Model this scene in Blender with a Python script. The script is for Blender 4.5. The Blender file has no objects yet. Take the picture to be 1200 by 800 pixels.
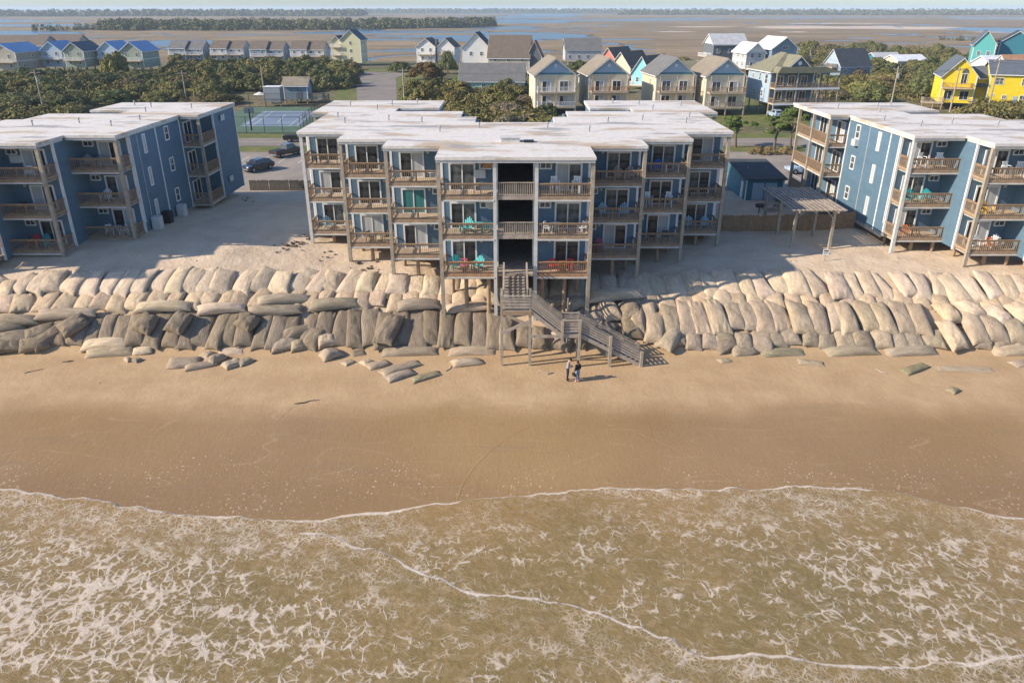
import bpy, bmesh, math, random
import numpy as np
from mathutils import Vector, Matrix, Euler, noise as mnoise

R = math.radians
scene = bpy.context.scene
col = scene.collection
random.seed(7)

# ------------------------------------------------------------------ camera
CAM_H, FPX = 24.2, 870.0
PITCH = math.atan(390.0 / FPX)
cam_data = bpy.data.cameras.new('camera')
cam = bpy.data.objects.new('camera', cam_data)
col.objects.link(cam)
cam.location = (0, 0, CAM_H)
cam.rotation_euler = (math.pi / 2 - PITCH, 0, 0)
cam_data.sensor_width = 36.0
cam_data.lens = 36.0 * FPX / 1200.0
cam_data.clip_start = 0.5
cam_data.clip_end = 30000
scene.camera = cam

# ------------------------------------------------------------------ light
SUN_EL = R(29.0)
LIGHT = Vector((math.cos(R(14)), math.sin(R(14)), 0))       # travel direction of the light on the ground
sun_data = bpy.data.lights.new('sun', 'SUN')
sun_data.energy = 5.0
sun_data.angle = R(0.55)
sun_data.color = (1.0, 0.865, 0.70)
sun = bpy.data.objects.new('sun', sun_data)
col.objects.link(sun)
ldir = Vector((LIGHT.x * math.cos(SUN_EL), LIGHT.y * math.cos(SUN_EL), -math.sin(SUN_EL)))
sun.rotation_euler = ldir.to_track_quat('-Z', 'Y').to_euler()
sun.location = (-60, -20, 80)

world = bpy.data.worlds.new('World')
scene.world = world
world.use_nodes = True
wn = world.node_tree.nodes
wl = world.node_tree.links
wn.clear()
w_out = wn.new('ShaderNodeOutputWorld')
w_bg = wn.new('ShaderNodeBackground')
w_sky = wn.new('ShaderNodeTexSky')
w_sky.sky_type = 'NISHITA'
w_sky.sun_disc = False
w_sky.sun_elevation = SUN_EL
# sun comes from -LIGHT ; Blender: rotation measured clockwise from +Y
sdir = -LIGHT
w_sky.sun_rotation = math.atan2(sdir.x, sdir.y)
w_sky.air_density = 1.0
w_sky.dust_density = 0.6
w_sky.ozone_density = 2.0
w_bg.inputs['Strength'].default_value = 0.118
w_mix = wn.new('ShaderNodeMix'); w_mix.data_type = 'RGBA'; w_mix.blend_type = 'MULTIPLY'
w_mix.inputs[0].default_value = 1.0; w_mix.inputs[7].default_value = (0.80, 0.94, 1.16, 1)      # a cooler, cleaner sea sky
wl.new(w_sky.outputs[0], w_mix.inputs[6])
wl.new(w_mix.outputs[2], w_bg.inputs[0])
wl.new(w_bg.outputs[0], w_out.inputs[0])

scene.view_settings.view_transform = 'Standard'
scene.view_settings.look = 'None'
scene.view_settings.exposure = 0.56
scene.view_settings.gamma = 1.0
scene.view_settings.use_curve_mapping = False
scene.render.engine = 'CYCLES'
scene.cycles.use_denoising = True
scene.render.filter_size = 1.1
scene.cycles.max_bounces = 6
scene.cycles.diffuse_bounces = 3
scene.cycles.glossy_bounces = 3
scene.cycles.transparent_max_bounces = 8
scene.cycles.volume_bounces = 1

# ------------------------------------------------------------------ picking real points on the site
def at(px, py, D):
    """site point at ground distance D seen along a survey ray of the photograph"""
    a = PITCH + math.atan((py - 400.0) / FPX)
    z = CAM_H - D * math.tan(a)
    zc = D * math.cos(PITCH) + (CAM_H - z) * math.sin(PITCH)
    return Vector(((px - 600.0) * zc / FPX, D, z))

def on(px, py, z):
    """site point on the level z"""
    a = PITCH + math.atan((py - 400.0) / FPX)
    return at(px, py, (CAM_H - z) / math.tan(a))

# ------------------------------------------------------------------ scene helpers
def tag(o, label=None, cat=None, group=None, kind=None):
    if label: o['label'] = label
    if cat: o['category'] = cat
    if group: o['group'] = group
    if kind: o['kind'] = kind
    return o

def link(name, data, parent=None, loc=(0, 0, 0), rot=(0, 0, 0), scale=(1, 1, 1)):
    o = bpy.data.objects.new(name, data)
    col.objects.link(o)
    o.location = loc
    o.rotation_euler = rot
    o.scale = scale
    if parent is not None:
        o.parent = parent
    return o

def empty(name, loc=(0, 0, 0), rz=0.0, label=None, cat=None, group=None):
    o = link(name, None, None, loc, (0, 0, rz))
    o.empty_display_size = 0.5
    return tag(o, label, cat, group)

KIDS = {}
def copy_tree(o, parent=None):
    c = o.copy()
    col.objects.link(c)
    c.parent = parent
    for ch in [k for k in KIDS.get(o.name, [])]:
        copy_tree(ch, c)
    return c

def remember(root):
    """record children lists once so copies need no scene scan"""
    for k in root.children:
        KIDS.setdefault(root.name, []).append(k)
        for g in k.children:
            KIDS.setdefault(k.name, []).append(g)

class MB:
    """collects boxes, bars, tubes and sheets for ONE mesh"""
    def __init__(s):
        s.v, s.f, s.sm = [], [], []
    def add(s, vs, fs, smooth=False):
        n = len(s.v)
        s.v += [tuple(p) for p in vs]
        for f in fs:
            s.f.append(tuple(i + n for i in f)); s.sm.append(smooth)
        return s
    def box(s, x0, x1, y0, y1, z0, z1):
        if x0 > x1: x0, x1 = x1, x0
        if y0 > y1: y0, y1 = y1, y0
        if z0 > z1: z0, z1 = z1, z0
        return s.add([(x0, y0, z0), (x1, y0, z0), (x1, y1, z0), (x0, y1, z0), (x0, y0, z1), (x1, y0, z1), (x1, y1, z1), (x0, y1, z1)],
                     [(0, 3, 2, 1), (4, 5, 6, 7), (0, 1, 5, 4), (1, 2, 6, 5), (2, 3, 7, 6), (3, 0, 4, 7)])
    def bar(s, a, b, w, h=None, up=(0, 0, 1)):
        """square bar from a to b"""
        a, b = Vector(a), Vector(b)
        h = h or w
        d = (b - a).normalized()
        u = Vector(up)
        if abs(d.dot(u)) > 0.98: u = Vector((0, 1, 0))
        r = d.cross(u).normalized() * (w / 2)
        t = r.cross(d).normalized() * (h / 2)
        vs = [a - r - t, a + r - t, a + r + t, a - r + t, b - r - t, b + r - t, b + r + t, b - r + t]
        return s.add(vs, [(0, 1, 2, 3), (7, 6, 5, 4), (0, 4, 5, 1), (1, 5, 6, 2), (2, 6, 7, 3), (3, 7, 4, 0)])
    def tube(s, pts, rads, n=8, caps=True):
        pts = [Vector(p) for p in pts]
        if not isinstance(rads, (list, tuple)): rads = [rads] * len(pts)
        vs, fs = [], []
        for i, p in enumerate(pts):
            d = (pts[min(i + 1, len(pts) - 1)] - pts[max(i - 1, 0)]).normalized()
            u = Vector((0, 0, 1)) if abs(d.z) < 0.9 else Vector((0, 1, 0))
            r = d.cross(u).normalized(); t = r.cross(d).normalized()
            for k in range(n):
                a = 2 * math.pi * k / n
                vs.append(p + (r * math.cos(a) + t * math.sin(a)) * rads[i])
        for i in range(len(pts) - 1):
            for k in range(n):
                k2 = (k + 1) % n
                fs.append((i * n + k, i * n + k2, (i + 1) * n + k2, (i + 1) * n + k))
        s.add(vs, fs, True)
        if caps:
            s.add(vs[:n], [tuple(range(n))[::-1]])
            s.add(vs[-n:], [tuple(range(n))])
        return s
    def poly(s, pts):
        return s.add(pts, [tuple(range(len(pts)))])
    def prism(s, outline, axis, a0, a1):
        """outline of 2-D points extruded along axis ('x','y','z')"""
        def mk(p, a):
            return {'x': (a, p[0], p[1]), 'y': (p[0], a, p[1]), 'z': (p[0], p[1], a)}[axis]
        n = len(outline)
        vs = [mk(p, a0) for p in outline] + [mk(p, a1) for p in outline]
        fs = [tuple(range(n)), tuple(range(2 * n - 1, n - 1, -1))]
        fs += [(i, n + i, n + (i + 1) % n, (i + 1) % n) for i in range(n)]
        return s.add(vs, fs)
    def mesh(s, name, mat=None):
        me = bpy.data.meshes.new(name)
        me.from_pydata(s.v, [], s.f)
        me.polygons.foreach_set('use_smooth', s.sm)
        if mat is not None: me.materials.append(mat)
        bm = bmesh.new(); bm.from_mesh(me)
        bmesh.ops.recalc_face_normals(bm, faces=bm.faces)
        bm.to_mesh(me); bm.free()
        return me
    def build(s, name, mat, parent=None, loc=(0, 0, 0), rot=(0, 0, 0)):
        return link(name, s.mesh(name, mat), parent, loc, rot)

CACHE = {}
def cached(key, make):
    if key not in CACHE: CACHE[key] = make()
    return CACHE[key]

# ------------------------------------------------------------------ materials
class NT:
    def __init__(s, mat):
        s.t = mat.node_tree; s.n = s.t.nodes; s.l = s.t.links
    def new(s, typ, **kw):
        n = s.n.new(typ)
        for k, v in kw.items(): setattr(n, k, v)
        return n
    def put(s, node, **vals):
        for k, v in vals.items():
            sock = node.inputs[k.replace('_', ' ')] if k.replace('_', ' ') in node.inputs else node.inputs[k]
            if hasattr(v, 'is_linked'): s.l.new(v, sock)
            else: sock.default_value = v
        return node
    def coord(s, which='Object'):
        return s.new('ShaderNodeTexCoord').outputs[which]
    def pos(s):
        return s.new('ShaderNodeNewGeometry').outputs['Position']
    def mapping(s, vec, scale=(1, 1, 1), rot=(0, 0, 0), loc=(0, 0, 0)):
        m = s.new('ShaderNodeMapping')
        s.l.new(vec, m.inputs['Vector'])
        m.inputs['Scale'].default_value = scale; m.inputs['Rotation'].default_value = rot; m.inputs['Location'].default_value = loc
        return m.outputs[0]
    def noise(s, vec, scale, detail=4, rough=0.55, dist=0.0, out='Fac'):
        n = s.new('ShaderNodeTexNoise')
        s.l.new(vec, n.inputs['Vector'])
        n.inputs['Scale'].default_value = scale; n.inputs['Detail'].default_value = detail
        n.inputs['Roughness'].default_value = rough; n.inputs['Distortion'].default_value = dist
        return n.outputs[out]
    def ramp(s, fac, stops):
        r = s.new('ShaderNodeValToRGB')
        els = r.color_ramp.elements
        while len(els) > 1: els.remove(els[-1])
        for i, (p, c) in enumerate(stops):
            e = els[0] if i == 0 else els.new(p)
            e.position = p
            e.color = (c, c, c, 1) if isinstance(c, (int, float)) else (*c[:3], 1)
        s.l.new(fac, r.inputs[0])
        return r.outputs[0]
    def mix(s, fac, a, b, blend='MIX'):
        m = s.new('ShaderNodeMix', data_type='RGBA', blend_type=blend)
        for sock, v in ((m.inputs[0], fac), (m.inputs[6], a), (m.inputs[7], b)):
            if hasattr(v, 'is_linked'): s.l.new(v, sock)
            elif isinstance(v, (int, float)): sock.default_value = v
            else: sock.default_value = (*v[:3], 1)
        return m.outputs[2]
    def math(s, op, a, b=0.0, c=0.0, clamp=False):
        m = s.new('ShaderNodeMath', operation=op, use_clamp=clamp)
        for sock, v in zip(m.inputs, (a, b, c)):
            if hasattr(v, 'is_linked'): s.l.new(v, sock)
            else: sock.default_value = v
        return m.outputs[0]
    def maprange(s, v, a, b, c=0.0, d=1.0, smooth=False):
        m = s.new('ShaderNodeMapRange')
        if smooth: m.interpolation_type = 'SMOOTHSTEP'
        s.l.new(v, m.inputs[0])
        for i, x in enumerate((a, b, c, d)): m.inputs[1 + i].default_value = x
        return m.outputs[0]
    def bump(s, h, strength=0.3, dist=0.05, normal=None):
        b = s.new('ShaderNodeBump')
        b.inputs['Strength'].default_value = strength; b.inputs['Distance'].default_value = dist
        s.l.new(h, b.inputs['Height'])
        if normal is not None: s.l.new(normal, b.inputs['Normal'])
        return b.outputs[0]

def new_mat(name):
    m = bpy.data.materials.new(name); m.use_nodes = True
    m.node_tree.nodes.clear()
    t = NT(m)
    out = t.new('ShaderNodeOutputMaterial'); b = t.new('ShaderNodeBsdfPrincipled')
    t.l.new(b.outputs[0], out.inputs[0])
    b.inputs['Specular IOR Level'].default_value = 0.3
    return m, t, b

def simple(name, c, rough=0.7, var=0.25, scale=3.0, bump=0.0, bscale=30.0, metallic=0.0, spec=0.3, tint=False, stretch=(1, 1, 1)):
    """one paint/wood/stone colour broken up by two scales of noise"""
    m, t, b = new_mat(name)
    v = t.coord('Object')
    if stretch != (1, 1, 1): v = t.mapping(v, stretch)
    n1 = t.noise(v, scale, 6, 0.62)
    f = t.maprange(n1, 0.3, 0.72)
    dark = tuple(x * (1 - var) for x in c); lite = tuple(min(1, x * (1 + var * 0.7)) for x in c)
    base = t.mix(f, dark, lite)
    if tint:
        oi = t.new('ShaderNodeObjectInfo')
        base = t.mix(1.0, base, oi.outputs['Color'], 'MULTIPLY')
    t.put(b, Base_Color=base, Roughness=rough, Metallic=metallic)
    b.inputs['Specular IOR Level'].default_value = spec
    if bump:
        t.put(b, Normal=t.bump(t.noise(v, bscale, 4), bump, 0.03))
    return m

def siding(name, c, lap=0.16, var=0.12):
    m, t, b = new_mat(name)
    v = t.coord('Object')
    sep = t.new('ShaderNodeSeparateXYZ'); t.l.new(v, sep.inputs[0])
    f = t.math('FRACT', t.math('DIVIDE', sep.outputs[2], lap))
    n1 = t.noise(t.mapping(v, (0.5, 0.5, 1.6)), 1.1, 5, 0.6)
    n2 = t.noise(t.mapping(v, (4, 4, 0.25)), 1.6, 4, 0.6)
    k = t.maprange(t.math('ADD', t.math('MULTIPLY', n1, 0.6), t.math('MULTIPLY', n2, 0.4)), 0.35, 0.65)
    base = t.mix(k, tuple(x * (1 - var) for x in c), tuple(min(1, x * (1 + var)) for x in c))
    t.put(b, Base_Color=base, Roughness=0.62, Normal=t.bump(f, 0.9, lap * 0.16))
    return m

def wood(name, c, var=0.35, tint=False):
    m, t, b = new_mat(name)
    v = t.coord('Object')
    n1 = t.noise(t.mapping(v, (2, 2, 2)), 1.3, 6, 0.65)
    n2 = t.noise(v, 14.0, 4, 0.7)
    f = t.maprange(t.math('ADD', t.math('MULTIPLY', n1, 0.6), t.math('MULTIPLY', n2, 0.4)), 0.36, 0.66)
    base = t.mix(f, tuple(x * (1 - var) for x in c), tuple(min(1, x * (1 + var)) for x in c))
    if tint:
        oi = t.new('ShaderNodeObjectInfo'); base = t.mix(1.0, base, oi.outputs['Color'], 'MULTIPLY')
    t.put(b, Base_Color=base, Roughness=0.8, Normal=t.bump(n2, 0.25, 0.01))
    return m

def glass(name, c, rough=0.06):
    m, t, b = new_mat(name)
    v = t.coord('Object')
    base = t.mix(t.maprange(t.noise(v, 1.3, 2), 0.4, 0.6), tuple(x * 0.6 for x in c), tuple(x * 1.5 for x in c))
    t.put(b, Base_Color=base, Roughness=rough)
    b.inputs['Specular IOR Level'].default_value = 0.6
    return m

M = {}
M['blue'] = siding('blue_siding', (0.108, 0.185, 0.252))
M['white'] = simple('white_paint', (0.72, 0.72, 0.70), 0.5, 0.10, 2.0)
M['trim'] = simple('grey_white_trim', (0.55, 0.54, 0.50), 0.6, 0.18, 2.5)
M['wood'] = wood('weathered_deck_wood', (0.31, 0.215, 0.135))
M['wood_orange'] = wood('newer_deck_wood', (0.36, 0.205, 0.10))
M['wood_grey'] = wood('grey_driftwood_lumber', (0.35, 0.295, 0.235))
M['wood_pale'] = wood('pale_deck_boards', (0.50, 0.39, 0.28), 0.22)
M['post_wood'] = wood('post_wood', (0.34, 0.29, 0.22), 0.3)
M['glass'] = glass('dark_door_glass', (0.030, 0.032, 0.032))
M['glass_blue'] = glass('sky_window_glass', (0.075, 0.085, 0.085))
M['curtain'] = simple('pale_curtain', (0.42, 0.43, 0.42), 0.6, 0.18, 1.0, spec=0.5, stretch=(9, 9, 0.4))
M['curtain_teal'] = simple('teal_curtain', (0.03, 0.17, 0.17), 0.6, 0.2, 1.0, spec=0.5, stretch=(9, 9, 0.4))
M['dark'] = simple('painted_interior_dark', (0.012, 0.013, 0.015), 0.9)
M['metal'] = simple('grey_metal', (0.35, 0.36, 0.37), 0.45, 0.15, 4.0, metallic=0.6)
M['black_metal'] = simple('black_metal', (0.02, 0.02, 0.022), 0.5, 0.2)
M['ac'] = simple('air_conditioner_white', (0.55, 0.55, 0.53), 0.55, 0.12)
M['plastic'] = simple('coloured_furniture', (0.9, 0.9, 0.9), 0.5, 0.08, 4.0, tint=True)
M['lamp'] = simple('wall_lamp_body', (0.45, 0.42, 0.35), 0.4)
# ------------------------------------------------------------------ terrain functions
def _hash(ix, iy, seed):
    h = (ix.astype(np.int64) * 374761393 + iy.astype(np.int64) * 668265263 + seed * 1442695041) & 0x7fffffff
    h = ((h ^ (h >> 13)) * 1274126177) & 0x7fffffff
    h = h ^ (h >> 16)
    return (h & 0xffff) / 65535.0

def vnoise(x, y, seed=0):
    x = np.asarray(x, float); y = np.asarray(y, float)
    ix = np.floor(x); iy = np.floor(y)
    fx = x - ix; fy = y - iy
    fx = fx * fx * (3 - 2 * fx); fy = fy * fy * (3 - 2 * fy)
    a = _hash(ix, iy, seed); b = _hash(ix + 1, iy, seed); c = _hash(ix, iy + 1, seed); d = _hash(ix + 1, iy + 1, seed)
    return a + (b - a) * fx + (c - a) * fy + (a - b - c + d) * fx * fy

def fbm(x, y, seed=0, octs=4):
    s = 0.0; amp = 0.5; tot = 0.0
    for o in range(octs):
        s = s + amp * vnoise(np.asarray(x) * 2 ** o, np.asarray(y) * 2 ** o, seed + o * 17)
        tot += amp; amp *= 0.5
    return s / tot

def height(x, y):
    """sand level of the beach, the berm under the bags and the dune round the buildings"""
    x = np.asarray(x, float); y = np.asarray(y, float)
    crest_y = np.interp(x, [-60, -26, -14, 14, 26, 60], [58.3, 58.6, 60.0, 60.2, 59.6, 59.4])
    crest_z = np.interp(x, [-60, -26, -14, -6, 8, 16, 60], [4.55, 4.3, 3.35, 3.0, 3.0, 3.6, 4.0])
    dune_z = np.interp(x, [-60, -34, -24, -16, -6, 8, 18, 30, 60], [5.15, 5.0, 4.7, 4.0, 3.5, 3.5, 4.0, 3.95, 3.95])
    yard = np.interp(x, [-60, 20.5, 21.5, 60], [3.9, 3.9, 3.25, 3.25])
    beach = -0.015 * (52 - y)
    z = np.where(y < 51.7, beach, 0.0)
    t = np.clip((y - 51.7) / (crest_y - 51.7), 0, 1)
    z = np.where(y >= 51.7, t ** 0.85 * crest_z - 0.1 * np.sin(t * math.pi), z)
    t2 = np.clip((y - crest_y) / 7.0, 0, 1); t2 = t2 * t2 * (3 - 2 * t2)
    z = np.where(y > crest_y, crest_z + (dune_z - crest_z) * t2, z)
    t3 = np.clip((y - 75) / np.where(x > 20.5, 2.5, 14.0), 0, 1)
    z = np.where(y > 73, dune_z + (yard - dune_z) * t3, z)
    t4 = np.clip((y - 89) / 4.5, 0, 1)
    z = np.where(y > 89, yard + (3.12 - yard) * t4, z)
    soft = np.clip((y - 58) / 4, 0, 1) * np.clip((93 - y) / 3, 0, 1)
    z = z + soft * ((fbm(x * 0.16, y * 0.16, 3) - 0.5) * 0.7 + (fbm(x * 0.9, y * 0.9, 8, 3) - 0.5) * 0.16)
    wet = np.clip((51 - y) / 4, 0, 1)
    z = z + wet * (fbm(x * 0.05, y * 0.09, 5, 3) - 0.5) * 0.10
    return z

def h1(x, y):
    return float(height(np.array([x]), np.array([y]))[0])

def sheet(name, xs, ys, zfun, mat, attrs=None, smooth=True):
    """grid mesh over xs*ys"""
    X, Y = np.meshgrid(xs, ys)
    Z = zfun(X, Y)
    return grid_mesh(name, X, Y, Z, mat, attrs, smooth)

def grid_mesh(name, X, Y, Z, mat, attrs=None, smooth=True):
    ny, nx = X.shape
    me = bpy.data.meshes.new(name)
    co = np.stack([X, Y, Z], -1).reshape(-1, 3)
    idx = np.arange(nx * ny).reshape(ny, nx)
    q = np.stack([idx[:-1, :-1], idx[:-1, 1:], idx[1:, 1:], idx[1:, :-1]], -1).reshape(-1, 4)
    me.vertices.add(len(co)); me.vertices.foreach_set('co', co.ravel())
    me.loops.add(q.size); me.loops.foreach_set('vertex_index', q.ravel().astype(np.int32))
    me.polygons.add(len(q)); me.polygons.foreach_set('loop_start', np.arange(0, q.size, 4, dtype=np.int32))
    me.polygons.foreach_set('use_smooth', np.full(len(q), smooth))
    me.update(calc_edges=True)
    for k, a in (attrs or {}).items():
        at_ = me.attributes.new(k, 'FLOAT', 'POINT')
        at_.data.foreach_set('value', np.asarray(a, np.float32).ravel())
    me.materials.append(mat)
    return me

# ------------------------------------------------------------------ beach material
def mat_beach():
    m, t, b = new_mat('beach_sand')
    p = t.pos()
    sep = t.new('ShaderNodeSeparateXYZ'); t.l.new(p, sep.inputs[0])
    X, Y = sep.outputs[0], sep.outputs[1]
    big = t.noise(p, 0.045, 5, 0.55)
    mid = t.noise(p, 0.35, 5, 0.6)
    fine = t.noise(p, 9.0, 5, 0.7)
    # tide line about 43.5 m out, wandering
    edge = t.math('ADD', Y, t.math('MULTIPLY', t.math('SUBTRACT', t.noise(t.mapping(p, (0.07, 0.02, 1)), 1.0, 3), 0.5), 7.0))
    edge = t.math('ADD', edge, t.math('MULTIPLY', t.math('SUBTRACT', mid, 0.5), 1.2))
    dry = t.maprange(edge, 41.4, 45.2, 0, 1, True)
    up = t.maprange(Y, 52, 58, 0, 1, True)
    wet_c = t.mix(t.maprange(big, 0.38, 0.62), (0.252, 0.153, 0.062), (0.322, 0.204, 0.089))
    dry_c = t.mix(t.maprange(mid, 0.35, 0.65), (0.37, 0.243, 0.126), (0.445, 0.306, 0.168))
    up_c = t.mix(t.maprange(t.noise(p, 0.5, 6, 0.65), 0.35, 0.65), (0.52, 0.40, 0.275), (0.62, 0.495, 0.36))
    c = t.mix(dry, wet_c, dry_c)
    c = t.mix(up, c, up_c)
    c = t.mix(t.math('MULTIPLY', t.maprange(fine, 0.35, 0.7), 0.16), c, (0.62, 0.5, 0.36))
    # greyish silt smears on the wet flat
    sm = t.noise(t.mapping(p, (0.10, 0.45, 1)), 1.0, 5, 0.65)
    sm = t.math('MULTIPLY', t.maprange(sm, 0.56, 0.72), t.math('SUBTRACT', 1.0, dry))
    c = t.mix(t.math('MULTIPLY', sm, 0.45), c, (0.22, 0.16, 0.10))
    # faint lines where earlier washes stopped
    wl_n = t.noise(t.mapping(p, (0.035, 0.11, 1), (0, 0, R(8))), 1.0, 3, 0.5)
    wl_l = t.math('ABSOLUTE', t.math('SUBTRACT', t.math('FRACT', t.math('MULTIPLY', wl_n, 15.0)), 0.5))
    wl_m = t.math('MULTIPLY', t.maprange(wl_l, 0.0, 0.045, 1.0, 0.0), t.math('MULTIPLY', t.maprange(mid, 0.42, 0.60), t.maprange(Y, 51.0, 47.0)))
    c = t.mix(t.math('MULTIPLY', wl_m, 0.30), c, (0.52, 0.38, 0.23))
    # bits of dried foam and shell left by the last wash
    vor = t.new('ShaderNodeTexVoronoi'); vor.inputs['Scale'].default_value = 4.2
    warp = t.new('ShaderNodeVectorMath', operation='ADD')
    t.l.new(t.mapping(p, (1.0, 0.75, 1)), warp.inputs[0])
    wv = t.new('ShaderNodeVectorMath', operation='SCALE'); t.l.new(t.noise(p, 3.0, 3, 0.6, out='Color'), wv.inputs[0]); wv.inputs['Scale'].default_value = 0.35
    t.l.new(wv.outputs[0], warp.inputs[1])
    t.l.new(warp.outputs[0], vor.inputs['Vector'])
    pick = t.maprange(t.noise(p, 0.22, 4, 0.6), 0.34, 0.60, 0.05, 0.24)
    zone = t.math('MULTIPLY', t.maprange(t.math('ADD', Y, t.math('MULTIPLY', big, 8.0)), 46.5, 37.5, 0, 1, True), pick)
    fleck = t.math('LESS_THAN', vor.outputs['Distance'], zone)
    c = t.mix(t.math('MULTIPLY', fleck, 0.8), c, (0.60, 0.49, 0.36))
    r = t.math('ADD', 0.32, t.math('MULTIPLY', dry, 0.55))
    gl = t.maprange(t.math('ADD', Y, t.math('MULTIPLY', big, 5.0)), 39.5, 35.0, 0, 1, True)      # still soaked sand at the water's edge
    r = t.math('SUBTRACT', r, t.math('MULTIPLY', gl, 0.12))
    c = t.mix(t.math('MULTIPLY', gl, 0.28), c, (0.19, 0.118, 0.05))
    # wind and wash ripples
    rip = t.noise(t.mapping(p, (1.6, 0.55, 1), (0, 0, R(22))), 2.4, 3, 0.6, 0.5)
    foot = t.noise(p, 1.9, 4, 0.65)
    hgt = t.math('ADD', t.math('MULTIPLY', rip, 0.022), t.math('MULTIPLY', t.math('MULTIPLY', foot, t.math('MAXIMUM', up, t.math('MULTIPLY', dry, 0.35))), 0.13))
    hgt = t.math('ADD', hgt, t.math('MULTIPLY', fine, 0.012))
    hgt = t.math('ADD', hgt, t.math('MULTIPLY', fleck, 0.02))
    t.put(b, Base_Color=c, Roughness=r, Normal=t.bump(hgt, 0.8, 1.0))
    b.inputs['Specular IOR Level'].default_value = 0.24
    return m

xs = np.concatenate([np.linspace(-130, -62, 40), np.arange(-61.5, 61.6, 0.5), np.linspace(62, 130, 40)])
ys = np.concatenate([np.linspace(-60, 24, 30), np.arange(24.6, 96, 0.5)])
beach = link('beach', sheet('beach', xs, ys, height, mat_beach()))
tag(beach, 'tan beach and dune sand, wet and brown towards the water', kind='structure')

# ------------------------------------------------------------------ the sea's edge
def mat_sea():
    m, t, b = new_mat('shallow_sea_with_foam')
    p = t.pos()
    sep = t.new('ShaderNodeSeparateXYZ'); t.l.new(p, sep.inputs[0])
    ed = t.new('ShaderNodeAttribute', attribute_name='edge').outputs['Fac']
    den = t.new('ShaderNodeAttribute', attribute_name='foam').outputs['Fac']
    flat = t.new('ShaderNodeCombineXYZ'); t.l.new(sep.outputs[0], flat.inputs[0]); t.l.new(sep.outputs[1], flat.inputs[1])
    flat = flat.outputs[0]
    def warped(vec, s1, a1, s2, a2):
        o = vec
        for s, a in ((s1, a1), (s2, a2)):
            sub = t.new('ShaderNodeVectorMath', operation='SUBTRACT'); t.l.new(t.noise(vec, s, 1, 0.5, out='Color'), sub.inputs[0]); sub.inputs[1].default_value = (0.5, 0.5, 0.5)
            sc = t.new('ShaderNodeVectorMath', operation='SCALE'); t.l.new(sub.outputs[0], sc.inputs[0]); sc.inputs['Scale'].default_value = a
            ad = t.new('ShaderNodeVectorMath', operation='ADD'); t.l.new(o, ad.inputs[0]); t.l.new(sc.outputs[0], ad.inputs[1])
            o = ad.outputs[0]
        return o
    def lace(scale, vec):
        v = t.new('ShaderNodeTexVoronoi', feature='DISTANCE_TO_EDGE')
        v.inputs['Scale'].default_value = scale
        t.l.new(vec, v.inputs['Vector'])
        return v.outputs['Distance']
    wv = warped(t.mapping(flat, (1.0, 0.66, 1), (0, 0, R(-30))), 0.8, 0.95, 2.2, 0.16)
    wv2 = warped(t.mapping(flat, (0.75, 1.0, 1), (0, 0, R(-22)), (31, 12, 0)), 1.0, 0.8, 2.6, 0.16)
    patch = t.noise(t.mapping(flat, (0.5, 1.0, 1), (0, 0, R(30))), 0.20, 4, 0.6)
    patch2 = t.noise(t.mapping(flat, (0.8, 1.0, 1), (0, 0, R(25))), 1.05, 2, 0.5)
    k = t.math('ADD', t.math('MULTIPLY', t.math('SUBTRACT', patch, 0.5), 1.3), t.math('MULTIPLY', t.math('SUBTRACT', patch2, 0.5), 1.5))
    k = t.math('ADD', k, den)                                     # local amount of foam, about 0..1
    def soft(x, gain):
        return t.math('MINIMUM', t.math('MAXIMUM', t.math('MULTIPLY', x, gain), 0.0), 1.0)
    def band(dist, width, off, gain):
        w = t.math('MULTIPLY', t.math('MAXIMUM', t.math('SUBTRACT', k, off), 0.0), width)
        return soft(t.math('SUBTRACT', w, dist), gain)
    near = t.maprange(ed, 0.6, 4.5, 0, 1, True)
    crack = t.noise(flat, 2.3, 1, 0.5)
    gate = soft(t.math('SUBTRACT', t.math('ADD', crack, t.math('MULTIPLY', k, 0.30)), 0.535), 9.0)      # breaks the net into hooks and threads
    f1 = t.math('MULTIPLY', t.math('MULTIPLY', band(lace(1.6, wv), 0.20, 0.06, 15.0), near), gate)
    f2 = t.math('MULTIPLY', band(lace(2.7, wv2), 0.19, 0.06, 13.0), t.math('MULTIPLY', gate, 0.8))
    f3 = t.math('MULTIPLY', band(lace(4.6, wv), 0.26, 0.0, 7.0), t.math('ADD', 0.10, t.math('MULTIPLY', t.maprange(ed, 4.5, 0.2, 0, 1, True), 0.5)))
    foam = t.math('MULTIPLY', t.math('MAXIMUM', t.math('MAXIMUM', f1, f2), f3), t.math('ADD', 0.62, t.math('MULTIPLY', den, 0.4)))
    # the bright lip of the wash
    lipn = t.noise(flat, 0.35, 4, 0.65)
    rimw = t.math('MULTIPLY', t.maprange(lipn, 0.36, 0.70), 0.55)
    rim = t.math('MULTIPLY', soft(t.math('SUBTRACT', rimw, ed), 3.0), t.maprange(t.noise(flat, 7.0, 3, 0.7), 0.40, 0.54))
    rim2 = soft(t.math('SUBTRACT', t.math('ADD', 0.20, t.math('MULTIPLY', rimw, 0.55)), t.math('ADD', ed, t.math('MULTIPLY', t.noise(flat, 6.0, 3, 0.65), 0.16))), 12.0)
    foam = t.math('MAXIMUM', foam, t.math('MAXIMUM', t.math('MULTIPLY', rim, 0.9), rim2))
    foam = t.math('MINIMUM', foam, 1.0)
    grain = t.maprange(t.noise(flat, 14.0, 3, 0.7), 0.25, 0.6, 0.8, 1.0)
    foam = t.math('MULTIPLY', foam, grain)
    lump0 = t.noise(wv2, 2.6, 1, 0.5)
    big = t.noise(flat, 0.09, 4, 0.55)
    shallow = t.maprange(t.new('ShaderNodeAttribute', attribute_name='deep').outputs['Fac'], 0.0, 8.0, 0, 1, True)
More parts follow.
